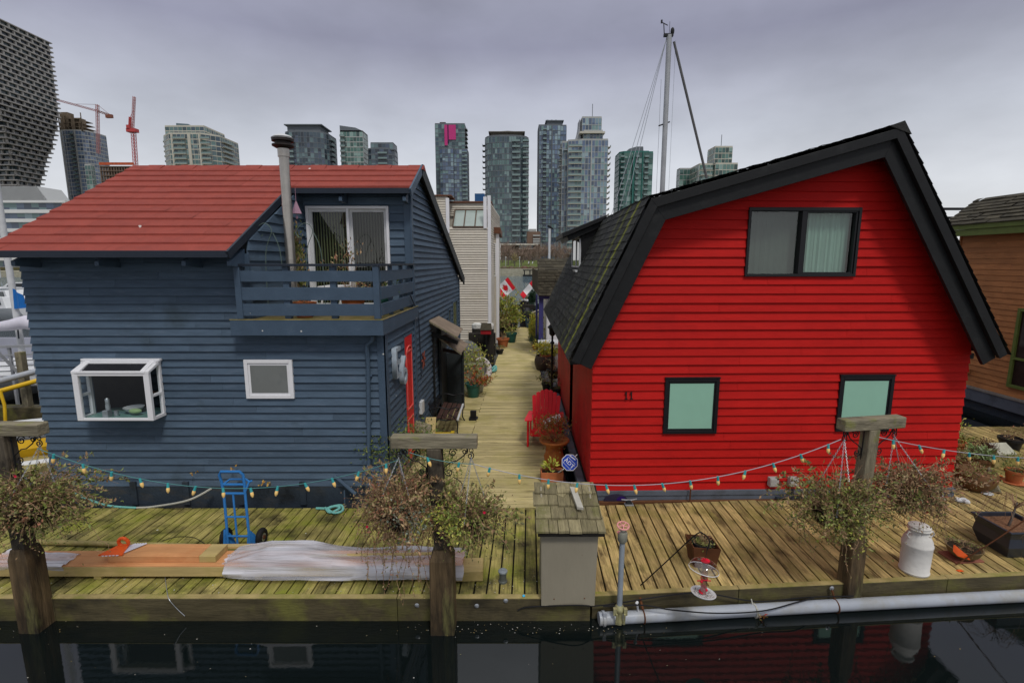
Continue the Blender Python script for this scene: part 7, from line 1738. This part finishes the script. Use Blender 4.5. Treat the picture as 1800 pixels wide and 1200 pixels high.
def tower_pts(u0, u1, vt, D, kd=None):
    x0, x1 = P(u0, 420, D).x, P(u1, 420, D).x
    if kd is not None:                     # the visible side wall belongs to the width seen
        if u1 < 900: x1 = x0 + (x1-x0)/(1 - x1/D*kd)
        elif u0 > 960: x0 = x1 - (x1-x0)/(1 + x0/D*kd)
    return x0, x1, P((u0+u1)/2, vt, D).z
def tower(label, u0, u1, vt, D, glz, frm, depth=None, foot=None, fh=3.0, bay=2.2, balc=(), steps=(), crown=None, slab=.32, mull=.16, roofm=None, seed=1, zbot=GZ, antenna=None, piers=(), name='tower', group='glass towers across the water'):
    rnd.seed(seed); x0, x1, zt_ = tower_pts(u0, u1, vt, D, .8); W_ = x1-x0; dp = depth or W_*.8
    t = thing(name, label, 'tower', ((x0+x1)/2, D+dp/2, zbot), group)
    foot = foot or [(0,0),(1,0),(1,1),(0,1)]
    nf = int((zt_-zbot)/fh); fh2 = (zt_-zbot)/nf
    mg = MB(); mf = MB(); mr_ = MB()
    def mass(ft, za, zb, ox=0):
        pts = [(x0 + W_*fx_, D + dp*fy_) for fx_, fy_ in ft]; n_ = max(1, round((zb-za)/fh2)); h_ = (zb-za)/n_
        for i in range(len(pts)):
            a, b = pts[i], pts[(i+1) % len(pts)]
            e_ = (b[0]-a[0], b[1]-a[1])
            nrm = (e_[1], -e_[0])
            if nrm[1] > .2*math.hypot(*e_): continue          # back walls: plain
            facade(mg, mf, a, b, za, n_, h_, bay, slab, mull)
        mr_.prism([V((p[0],p[1],za)) + (V((x0+W_/2, D+dp/2, za)) - V((p[0],p[1],za)))*.03 for p in pts], (0,0,zb-za+.02))
        mr_.prism([V((p[0],p[1],zb)) for p in pts], (0,0,.9))
    zm = zt_
    for ft, va, vb in steps: 
        za = P((u0+u1)/2, va, D).z; zb = P((u0+u1)/2, vb, D).z; mass(ft, za, zb)
    if steps: zm = min(P((u0+u1)/2, s_[1], D).z for s_ in steps)
    mass(foot, zbot, zm)
    mg.build('facade_glass', glz, t); mf.build('floor_frame', frm, t); mr_.build('core', roofm or frm, t)
    # stacks of balconies: one balcony mesh, copied floor by floor
    for (fx0, fx1, sidew_, zlo, zhi, bmat) in balc:
        d_ = 1.7; q = MB(); r_ = MB()
        if sidew_ == 'f': xa, xb, ya = x0 + W_*fx0, x0 + W_*fx1, D; q.box(xa, xb, ya-d_, ya, 0, .22); r_.box(xa+.05, xb-.05, ya-d_+.02, ya-d_+.07, .22, 1.15); sh_ = (xa, xb, ya-.04, ya-.02)
        else:
            xs = x1 if sidew_ == 'r' else x0; sg_ = 1 if sidew_ == 'r' else -1; ya, yb = D + dp*fx0, D + dp*fx1; q.box(min(xs,xs+sg_*d_), max(xs,xs+sg_*d_), ya, yb, 0, .22); r_.box(min(xs+sg_*d_,xs+sg_*(d_-.06)), max(xs+sg_*d_,xs+sg_*(d_-.06)), ya+.05, yb-.05, .22, 1.15)
        zz = zbot + fh2*max(1, int((zlo-zbot)/fh2)); first = None
        while zz < min(zhi, zm) - fh2*.5:
            if first is None:
                for V_ in (q, r_): V_.v = [p + V((0,0,zz)) for p in V_.v]
                first = (q.build('balcony', bmat, t), zz); ORG[first[0].name] = ORG[t.name]; fr = r_.build('balcony_rail', c_rail, first[0])
            else:
                o = first[0].copy(); C.objects.link(o); o.parent = t; o.location = (0,0,zz-first[1]); o2 = fr.copy(); C.objects.link(o2); o2.parent = o
            zz += fh2
    for (fx0, fx1) in piers:
        q = MB(); q.box(x0+W_*fx0, x0+W_*fx1, D-.5, D+.1, zbot, zm+.5); q.build('pier', frm, t)
    if crown: crown(t, x0, x1, D, dp, zt_)
    if antenna:
        xa = P(antenna[0], 300, D+dp*.4).x; za = P(antenna[0], antenna[1], D+dp*.4).z; q = MB(); q.tube([(xa, D+dp*.4, zt_-1), (xa, D+dp*.4, za)], .18, 5); q.build('antenna', c_grey, t)
    return t
zlow = 6
octf = [(0,.25),(.22,0),(.78,0),(1,.25),(1,1),(0,1)]
curv = [(0,.34),(.06,.16),(.18,.05),(.34,0),(.66,0),(.82,.05),(.94,.16),(1,.34),(1,1),(0,1)]
def roofcap(mat, slope=.0, lo=.12, hi=.88, h_=4.5):
    def f(t, x0, x1, D, dp, z):
        W_ = x1-x0; q = MB(); q.box(x0+W_*lo, x0+W_*hi, D+dp*.15, D+dp*.8, z, z+h_); q.prism([(x0+W_*(lo-.05),D+dp*.08,z+h_),(x0+W_*(hi+.05),D+dp*.08,z+h_),(x0+W_*(hi+.05),D+dp*.9,z+h_),(x0+W_*(lo-.05),D+dp*.9,z+h_)], (0,0,.6)); q.build('roof', mat, t)
        q = MB()
        for k in range(3): q.box(x0+W_*(.3+.15*k), x0+W_*(.36+.15*k), D+dp*.3, D+dp*.4, z+h_, z+h_+1.6)
        q.build('roof_plant', c_grey, t)
    return f
tower('beige apartment tower with stepped roof behind the red roof ridge', 293, 432, 236, 330, gl_teal, c_beige, foot=octf, bay=2.6, slab=.5, balc=((.30,.52,'f',60,200,c_beige),(.78,.95,'f',60,200,c_beige),(.3,.6,'l',60,200,c_beige),(.3,.7,'r',60,200,c_beige)),
      steps=(([(.12,.1),(.8,.1),(.8,.9),(.12,.9)], 236, 221),), piers=((.26,.29),(.55,.6),(.74,.77)), seed=2, zbot=40,
      crown=lambda t, x0, x1, D, dp, z: (lambda q: q.build('roof', M('slate crown', (.10,.14,.16), .5, var=.1, scale=.3, bump=0), t))(MB().prism([(x0+(x1-x0)*.27,D+dp*.2,z),(x0+(x1-x0)*.70,D+dp*.2,z),(x0+(x1-x0)*.62,D+dp*.2,z+4),(x0+(x1-x0)*.48,D+dp*.2,z+7.5),(x0+(x1-x0)*.27,D+dp*.2,z+8)], (0,dp*.5,0))))
tower('grey green apartment tower with hipped crown just right of the flue', 505, 600, 232, 330, gl_dark, c_grey, foot=curv, bay=1.9, slab=.35, mull=.2, balc=((.16,.3,'f',60,200,c_grey),(.38,.7,'r',60,200,c_grey)), crown=roofcap(c_grey), seed=3, zbot=40)
tower('slim pale green glazed tower with white edges and a sloped top', 607, 654, 232, 345, gl_green, c_conc, bay=2.0, slab=.5, balc=((.0,.22,'f',60,200,c_conc),), seed=4, zbot=40,
      crown=lambda t, x0, x1, D, dp, z: MB().prism([(x0,D,z),(x1,D,z),(x1,D,z+.6),(x0+(x1-x0)*.7,D,z+2.6),(x0,D,z+4)], (0,dp,0)).build('roof', c_grey, t))
tower('low dark banded tower right of the slim green tower', 650, 704, 262, 340, gl_dark, c_grey, foot=curv, bay=2.4, slab=.7, steps=(([(.16,.1),(1,.1),(1,.9),(.16,.9)],262,252),), balc=((.45,.8,'f',60,200,c_grey),), seed=5, zbot=40,
      crown=lambda t, x0, x1, D, dp, z: MB().prism([(x0+(x1-x0)*.16,D+4,z),(x0+(x1-x0)*.7,D+4,z),(x0+(x1-x0)*.58,D+4,z+4),(x0+(x1-x0)*.16,D+4,z+4)], (0,dp*.5,0)).build('roof', c_grey, t))
# tower with the magenta panel
def magenta(t, x0, x1, D, dp, z):
    W_ = x1-x0; mm_ = M('magenta panel', (.45,.035,.17), .5, var=.06, scale=.2, bump=0)
    z2 = P(797,246,D).z; q = MB(); q.box(x0+W_*.46, x0+W_*.70, D-.8, D+.3, z2, z-.4); q.build('colour_panel', mm_, t)
    q = MB(); q.box(x0+W_*.32, x0+W_*.42, D-.8, D+.3, P(797,256,D).z, z-.4); q.build('colour_panel', mm_, t)
    q = MB(); q.box(x0+W_*.42, x0+W_*.46, D-.6, D+.3, P(797,252,D).z, z-.4); q.build('dark_recess', M('violet recess', (.03,.012,.05), .5, bump=0), t)
    q = MB(); q.box(x0+W_*.15, x0+W_*.35, D+2, D+6, z, z+2.2); q.build('roof_plant', c_dark, t)
tower('tall green tower with a bright magenta panel under its roof', 769, 823, 219, 400, gl_teal, c_grey, bay=2.4, slab=.45, balc=((.2,.34,'f',140,160,c_dark),(.05,.5,'r',60,200,c_dark)), crown=magenta, seed=6, zbot=25)
tower('blue grey tower stepped in front of the magenta panel tower', 776, 826, 262, 385, gl_blue, c_grey, foot=[(0,.1),(.1,0),(.5,0),(.5,.15),(1,.15),(1,1),(0,1)], bay=2.0, slab=.35, balc=((.02,.3,'f',120,170,c_grey),(.82,1.0,'f',30,170,c_dark)), seed=7, zbot=25)
tower('dark rounded tower with brown hipped crown behind the beige house', 853, 929, 240, 300, gl_teal, c_grey, foot=curv, bay=1.35, slab=.42, mull=.2, balc=((.62,.80,'f',8,120,c_grey),(.86,1.0,'f',8,110,c_dark),(.38,.6,'l',30,100,c_dark)), seed=8, zbot=15,
      crown=lambda t, x0, x1, D, dp, z: (roofcap(M('brown hip roof', (.10,.09,.075), .7, bump=0), h_=2.6, lo=.14, hi=.86)(t, x0, x1, D, dp, z), MB().prism([(x0+(x1-x0)*.3,D+2,z+3.2),(x0+(x1-x0)*.72,D+2,z+3.2),(x0+(x1-x0)*.52,D+dp*.5,z+5.5)], (0,4,0)).build('roof', c_dark, t)))
tower('slim blue grey slab tower left of the arched blue tower', 945.5, 993, 221, 350, gl_blue, c_grey, foot=[(0,.05),(.28,.05),(.28,0),(.78,0),(.78,.1),(1,.1),(1,1),(0,1)], bay=1.8, slab=.35, mull=.2, balc=((.16,.28,'f',8,120,c_dark),), piers=((.46,.50),(.0,.03)), crown=roofcap(c_grey, h_=3.2, lo=.3, hi=.85), seed=9)
def arch(t, x0, x1, D, dp, z):
    W_ = x1-x0; z1 = P(1023,262,D).z
    pts = [(x0+W_*.02,D+3,z1)] + [(x0+W_*(.02+.36*math.sin(a*PI/16)),D+3,z1+(z-z1)*(1-math.cos(a*PI/16))*1.02) for a in range(1,9)] + [(x0+W_*.42,D+3,z1)]
    MB().prism(pts, (0,dp*.5,0)).build('curved_wing', M('grey curved wing', (.30,.31,.33), .6, bump=0), t)
    q = MB(); q.box(x0+W_*.36, x0+W_*.92, D-1.4, D+4, P(1023,232,D).z-1, P(1023,232,D).z); q.build('cornice', c_beige, t)
tower('broad blue glass tower with a curved wing and top box, right of the slab tower', 982, 1064, 207, 290, gl_blue, c_conc, foot=[(.0,.5),(.0,.28),(.12,.28),(.12,.12),(.42,.0),(1,0),(1,1),(0,1)], bay=1.75, slab=.26, mull=.22,
      balc=((.12,.42,'f',8,92,c_beige),(.0,.3,'r',8,90,c_beige),(.3,.5,'l',8,80,c_conc)), steps=(([(.45,.03),(.88,.03),(.88,.7),(.45,.7)],247,231),([(.42,.05),(.85,.05),(.85,.6),(.42,.6)],231,207)), piers=((.62,.645),), antenna=(1039,183), crown=arch, seed=10)
m_teal = M('teal painted concrete', (.035,.14,.12), .7, var=.1, scale=.3, bump=0)
tower('green banded tower left of the sailboat mast', 1077, 1143, 268, 300, gl_green, m_teal, foot=[(0,.2),(.12,.06),(.45,.06),(.45,0),(.85,0),(.85,.1),(1,.1),(1,1),(0,1)], bay=1.9, slab=.32, balc=((.0,.12,'f',8,80,c_dark),(.46,.55,'f',8,75,c_grey),(.72,.85,'f',8,76,c_dark)), piers=((.38,.43),(.66,.69)), seed=11,
      crown=lambda t, x0, x1, D, dp, z: MB().prism([(x0+(x1-x0)*.12,D+2,z),(x0+(x1-x0)*.72,D+2,z),(x0+(x1-x0)*.70,D+2,z+3.6),(x0+(x1-x0)*.5,D+2,z+3.6),(x0+(x1-x0)*.28,D+2,z+2.4)], (0,dp*.6,0)).build('roof', c_grey, t))
tower('pale green and beige stepped tower above the red roof slope', 1207, 1288, 289, 300, gl_green, c_beige, foot=[(0,.1),(.4,.1),(.4,0),(1,0),(1,1),(0,1)], bay=2.2, slab=.4, balc=((.0,.3,'f',30,80,c_beige),), steps=(([(.38,.05),(.85,.05),(.85,.7),(.38,.7)],289,259),), antenna=(1265,237), seed=12, zbot=25,
      crown=lambda t, x0, x1, D, dp, z: MB().prism([(x0+(x1-x0)*.0,D+3,z-10),(x0+(x1-x0)*.38,D+3,z-10),(x0+(x1-x0)*.38,D+3,z-.5),(x0+(x1-x0)*.2,D+3,z-4)], (0,dp*.5,0)).build('curved_wing', c_grey, t))
tower('short green glass block left of the stepped tower, by the mast foot', 1184, 1208, 298, 320, gl_green, c_conc, bay=2.2, seed=13, zbot=25)
# twisting tower at the left edge
def twist():
    t = thing('tower', 'twisting dark tower of stacked boxy cells at the left edge', 'tower', (-350, 370, GZ), 'glass towers across the water'); mg = MB(); mf = MB(); mc_ = MB(); rnd.seed(20)
    z = 20; fh = 3.15; k = 0; D0 = 1
    while z < 158:
        s_ = max(0, min(1, (z-45)/70)); s_ = s_*s_*(3-2*s_)
        xr = -353 + 22.5*s_; yf = 374 - 31*s_; yb = 390; xl = -395
        top = z > 148
        poly = [(xl,yf),(xr,yf),(xr,yb),(xl,yb)]
        mc_.prism([(xl,yf+1.6,z),(xr-1.6,yf+1.6,z),(xr-1.6,yb,z),(xl,yb,z)], (0,0,fh))
        mf.box(xl, xr, yf, yb+1.0, z-.42, z+.42)
        for (a, b) in (((xl,yf),(xr,yf)), ((xr,yf),(xr,yb))):
            a, b = V((a[0],a[1],z)), V((b[0],b[1],z)); L_ = (b-a).length; e_ = (b-a)/L_; n_ = V((e_.y,-e_.x,0)); cw = 6.4; o = (k % 2)*cw/2; x = -o
            while x < L_:
                if x > -.01: mf.obox(a + e_*x - n_*1.4, e_*min(1.1, L_-x), n_*1.1, (0,0,fh))
                x += cw
            mg.quad(a - n_*1.55, a + e_*L_ - n_*1.55, a + e_*L_ - n_*1.55 + V((0,0,fh)), a - n_*1.55 + V((0,0,fh)))
        z += fh; k += 1
    mf.box(-395, -330.5, 343, 391, z-.35, z+.25)
    mg.build('facade_glass', gmat('near black glazing', [(.018,.028,.04),(.03,.05,.06),(.012,.016,.022),(.045,.06,.06)]), t); mf.build('cell_frame', M('taupe frames', (.30,.29,.275), .6, var=.08, scale=.2, bump=0), t); mc_.build('core', c_dark, t)
twist()
# tower under construction with its crane
def site(t, x0, x1, D, dp, z):
    W_ = x1-x0; q = MB(); rnd.seed(30); mc_ = M('raw site concrete', (.16,.125,.09), .85, var=.3, scale=.4, bump=0)
    for k in range(4): q.box(x0+W_*.12, x0+W_*(.9-.05*k), D+1+k*.3, D+dp*.8, z+k*3.1, z+k*3.1+.4)
    for k in range(22): xx = x0+W_*rnd.uniform(.12,.85); q.box(xx, xx+.5, D+1, D+1.5, z, z+rnd.uniform(3,14))
    q.box(x0+W_*.16, x0+W_*.42, D+2, D+8, z, z+14.5); q.box(x0+W_*.45, x0+W_*.75, D+3, D+9, z, z+10.5)
    q.build('unfinished_floor', mc_, t)
tower('curved blue tower under construction with raw floors on top', 121, 208, 230, 420, gmat('site blue glazing', [(.07,.10,.17),(.10,.14,.22),(.05,.075,.12),(.13,.18,.26)]), c_conc, foot=curv, bay=2.0, slab=.6, mull=.18, balc=((.36,.6,'l',40,140,c_conc),(.5,.62,'f',60,120,c_dark)), piers=((.20,.23),(.62,.645)), crown=site, seed=15, zbot=30)
m_crane = M('red crane steel', (.42,.06,.06), .6, var=.1, bump=0); m_cranepk = M('pale pink crane steel', (.42,.20,.20), .6, var=.1, bump=0)
def lattice(mb, a, b, w_, n, r):
    a, b = V(a), V(b); d = (b-a).normalized(); s1_ = d.cross(V((0,1,0))); s1_ = (s1_ if s1_.length > .1 else V((1,0,0))).normalized()*w_/2; s2_ = d.cross(s1_).normalized()*w_/2
    cn = [s1_+s2_, s1_-s2_, -s1_-s2_, -s1_+s2_]
    for c_ in cn: mb.beam(a+c_, b+c_, r*1.6, r*1.6)
    for i in range(n):
        p, q_ = a.lerp(b, i/n), a.lerp(b, (i+1)/n)
        for j in range(4): mb.beam(p+cn[j], q_+cn[(j+1)%4], r, r)
        for j in range(4): mb.beam(p+cn[j], p+cn[(j+1)%4], r, r)
c1_ = thing('tower_crane', 'red tower crane with raised jib behind the red shingle roof', 'crane', (P(240,300,400).x, 400, GZ))
q = MB(); lattice(q, P(241,330,400), P(234.5,232,400), 2.2, 16, .17); q.build('mast', m_crane, c1_); q = MB(); lattice(q, P(233,228,400), P(236,170,400), 1.3, 12, .15); q.build('jib', m_cranepk, c1_)
q = MB(); a = P(234,228,400); q.box(a.x-4,a.x+3,398,402,a.z-2,a.z+.5); q.box(a.x-3.6,a.x-1.2,398,401,a.z,a.z+3); lattice(q, a + V((-2.6,0,0)), P(229,206,400), 1.0, 6, .25); q.beam(P(229,206,400), P(234,195,400), .2,.2); q.beam(P(229,206,400), P(231.5,220,400), .5,.5); q.build('cab', m_crane, c1_)
c2_ = thing('tower_crane', 'pink tower crane with a long sloping jib above the unfinished tower', 'crane', (P(171,220,425).x, 425, GZ))
q = MB(); lattice(q, P(173,270,425), P(171,184,425), 1.6, 14, .15); q.build('mast', m_cranepk, c2_)
q = MB(); lattice(q, P(172,195.5,425), P(86,172,425), 1.2, 22, .15); q.build('jib', m_cranepk, c2_); q = MB(); lattice(q, P(172,195.5,425), P(197,204,425), 1.3, 6, .2); a = P(192,203,425); q.box(a.x-2.5,a.x+2.5,424,426,a.z-2,a.z+.6); q.beam(P(171,184,425), P(130,183,425), .2,.2); q.beam(P(171,184,425), P(192,201,425), .2,.2); q.build('counter_jib', M('rusty counterweight', (.22,.09,.06), .7, bump=0), c2_)
rnd.seed(33)
lb = thing('building', 'low unfinished concrete building with orange safety edge beside the red crane', 'building', (P(200,310,350).x, 350, GZ))
xa, xb = P(176,300,350).x, P(237,300,350).x; q = MB()
for k, v in enumerate((292, 300, 308, 317, 326)): zz = P(200,v,350).z; q.box(xa, xb, 350, 372, zz-.5, zz)
for k in range(14): xx = xa + (xb-xa)*k/13; q.box(xx-.4, xx+.4, 350.4, 351.2, 20, P(200,292,350).z)
q.box(xa+1, xb-1, 356, 371, 20, P(200,294,350).z); q.build('floor_slab', M('site brown concrete', (.14,.10,.075), .85, var=.2, scale=.4, bump=0), lb)
q = MB(); zz = P(200,287,350).z; q.box(xa, xb, 349.7, 349.95, zz-1.2, zz+.5); q.build('safety_edge', M('orange netting', (.40,.08,.03), .8, var=.5, scale=1.2, bump=0), lb)
tower('pale green block squeezed between the unfinished tower and the low site', 165, 182, 291, 360, gl_green, c_conc, bay=2.2, seed=16, zbot=15)
# white terraced building at the left
wt = thing('building', 'white terraced building with ribbon windows and sloped grey roof at the far left', 'building', (-140, 165, GZ)); D_ = 155
xr_ = P(118, 355, D_).x; xl_ = -230; mf = MB(); rnd.seed(17)
for k, (va, vb) in enumerate(((357,369),(375,385),(391,402),(408,420),(424,432),(441,452),(458,468))):
    za, zb = P(60,vb,D_).z, P(60,va,D_).z; mg = MB(); facade(mg, MB(), (xl_,D_), (xr_ - (2 if k == 0 else 0),D_), za, 1, zb-za, 2.2); mg.build('ribbon_window', gl_blue, wt)
    mf.box(xl_, xr_+.4, D_-1.2, D_+.2, zb, P(60,va-6 if k else va-4,D_).z)
mf.box(xl_, xr_-.2, D_+.3, D_+18, .5, P(60,357,D_).z)
mf.build('wall', M('white render', (.62,.62,.60), .7, var=.04, scale=.2, bump=0), wt)
z0, z1 = P(40,355,D_).z, P(40,322,D_).z
MB().prism([(xl_,D_+2,z0),(P(85,355,D_+2).x,D_+2,z0),(P(62,322,D_+6).x,D_+6,z1),(xl_,D_+6,z1)], (0,9,0)).build('roof', M('grey standing roof', (.33,.34,.34), .55, var=.06, scale=.3, bump=0), wt)
MB().prism([(P(85,355,D_+2).x,D_+2,z0),(P(62,322,D_+6).x,D_+6,z1),(xl_,D_+6,z1),(xl_,D_+2,z0)], (0,.3,0)).build('roof', M('grey standing roof', (.33,.34,.34), .55, var=.06, scale=.3, bump=0), wt)
MB().box(xl_, xr_+6, D_-1.6, D_+3, P(60,476,D_).z, P(60,470,D_).z).build('hedge_band', M('brown hedge', (.10,.085,.03), .9, var=.3, scale=.6, bump=0), wt)
# mid-distance blocks between the towers
mdl = thing('building', 'small brown brick block with white balconies between two dark towers', 'building', (P(938,420,260).x, 260, GZ)); xa, xb = P(927,420,260).x, P(950,420,260).x
MB().box(xa, xb, 260, 275, GZ, P(938,407,260).z).build('wall', M('brown brick far', (.16,.105,.075), .85, var=.15, scale=.5, bump=0), mdl)
MB().box(xa+1, xb-2, 262, 272, P(938,407,260).z, P(938,402,260).z).build('penthouse', c_conc, mdl)
for v in (414, 420, 424, 428): 
    a = P(937,v,259.5); q = MB(); q.box(a.x, xb-.3, 259.2, 260, a.z-.4, a.z+.35); q.build('balcony', c_conc, mdl)
pod = thing('building', 'long low pale podium with glass front under the dark rounded tower', 'building', (P(905,430,220).x, 220, GZ)); xa, xb = P(880,430,220).x, P(946,430,220).x
q = MB(); q.box(xa, xb, 219, 230, P(905,431,220).z, P(905,428.5,220).z); q.box(P(912,438,220).x, P(940,438,220).x, 218.5, 222, P(905,438,220).z, P(905,436.5,220).z); q.build('roof', c_beige, pod)
mg = MB(); facade(mg, MB(), (P(913,434,220).x,220), (P(937,434,220).x,220), P(905,437,220).z, 1, 1.6, 1.4); mg.build('pane', gl_dark, pod)
MB().box(xa, xb, 222, 229, GZ, P(905,431,220).z).build('wall', M('dark brown podium', (.12,.10,.08), .8, var=.2, bump=0), pod)  # wall behind the glass front is dark brown

# ------------------------------------------------------------------ bare trees along the far shore
rnd.seed(60); PI2 = 2*PI
m_twig = MR('bare twigs', [(.22,.15,.11),(.29,.215,.16),(.17,.12,.09),(.26,.18,.15)]); m_twigb = MR('willow twigs', [(.32,.26,.12),(.27,.22,.11),(.36,.30,.14)])
protos = []
def bare_tree(h_, mat, seed):
    rnd.seed(seed); t = thing('bare_tree', 'x', 'tree', (0,0,0), 'bare trees on the far shore'); q = MB()
    q.tube([(0,0,0),(rnd.gauss(0,.1),0,h_*.3),(rnd.gauss(0,.25),0,h_*.62)], [.22,.17,.09], 6); q.build('trunk', m_bark, t)
    q = MB(); br = []
    for k in range(26):
        z = h_*rnd.uniform(.22,.6); a = rnd.uniform(0,PI2); L_ = h_*rnd.uniform(.2,.42); d = V((math.cos(a)*.75, math.sin(a)*.75, rnd.uniform(.5,1.1))).normalized(); p = V((0,0,z)); e_ = p + d*L_; q.tube([p, p.lerp(e_,.5)+rvec()*.15, e_], [.07,.05,.02], 3, cap=False); br.append((p,e_))
    for k in range(520):
        p, e_ = rnd.choice(br); s_ = p.lerp(e_, rnd.uniform(.3,1)); d = ((e_-p).normalized()*.6 + rvec()).normalized(); L_ = h_*rnd.uniform(.06,.17); sd_ = d.cross(rvec()).normalized()*.022; q.add([s_-sd_, s_+sd_, s_ + d*L_], [(0,1,2)])
    q.build('crown', mat, t); return t
sp = [(bare_tree(8.5, m_twig, 1)), (bare_tree(7, m_twig, 2)), (bare_tree(6.2, m_twigb, 3))]
tl_ = ['tall bare brown tree on the far shore', 'spreading bare brown tree on the far shore', 'pale golden bare tree on the far shore']
for i, r_ in enumerate(sp): r_['label'] = tl_[i]
used = set()
spots = [(873+i*5.2+rnd.uniform(-2,2), rnd.uniform(166,200)) for i in range(24)] + [(1000+i*6, rnd.uniform(166,190)) for i in range(4)] + [(905,163),(917,164),(893,166)]
for i, (u, Y_) in enumerate(spots):
    k = 2 if u in (905,) else i % 2; loc = (P(u,450,Y_).x, Y_, 2.4 if Y_ < 175 else 3.6); rz = rnd.uniform(0,PI2); sc = rnd.uniform(.8,1.15)
    if k not in used: used.add(k); o = sp[k]; o.location = loc; o.rotation_euler = (0,0,rz); o.scale = (sc,)*3
    else: dup(sp[k], loc, rz, scale=sc)
for u, Y_ in ((913.5,160),(889,159)):
    c = P(u,453,Y_); t = thing('street_lamp', {913.5:'thin pale lamp post on the far grass bank, taller one', 889:'short pale post on the far grass bank'}[u], 'lamp', (c.x,Y_,2.0)); MB().tube([(c.x,Y_,1.5),(c.x,Y_,c.z)], .07, 6).build('pole', m_greywhite, t); q = MB(); q.ball((c.x,Y_,c.z+.1), .22,.22,.18,8,6); q.build('lamp_head', m_greywhite, t)
for u in (929, 936):
    c = P(u,461,162); q = MB(); q.prism([(c.x-.2,162,c.z-.4),(c.x+.1,162,c.z-.4),(c.x+.3,162,c.z+.3),(c.x-.0,162,c.z+.3)], (0,.3,0)); tag(q.build('park_sign', m_greywhite), {929:'small white slanted board on the far grass, nearer the pole', 936:'small white slanted board on the far grass near the cottage roof'}[u], 'board')
q = MB(); c = P(934,476,148); q.box(c.x-2.5,c.x+6,146.5,149,-.4,.15)
for k in range(5): q.box(c.x-2.2+k*1.6, c.x-1.9+k*1.6, 146.6, 146.9, .1, 1.5)
q.box(c.x-2.5,c.x+6,146.55,146.75,1.3,1.6); tag(q.build('landing_stage', m_darkmetal), 'dark landing stage against the far seawall left of the cottage', 'landing')
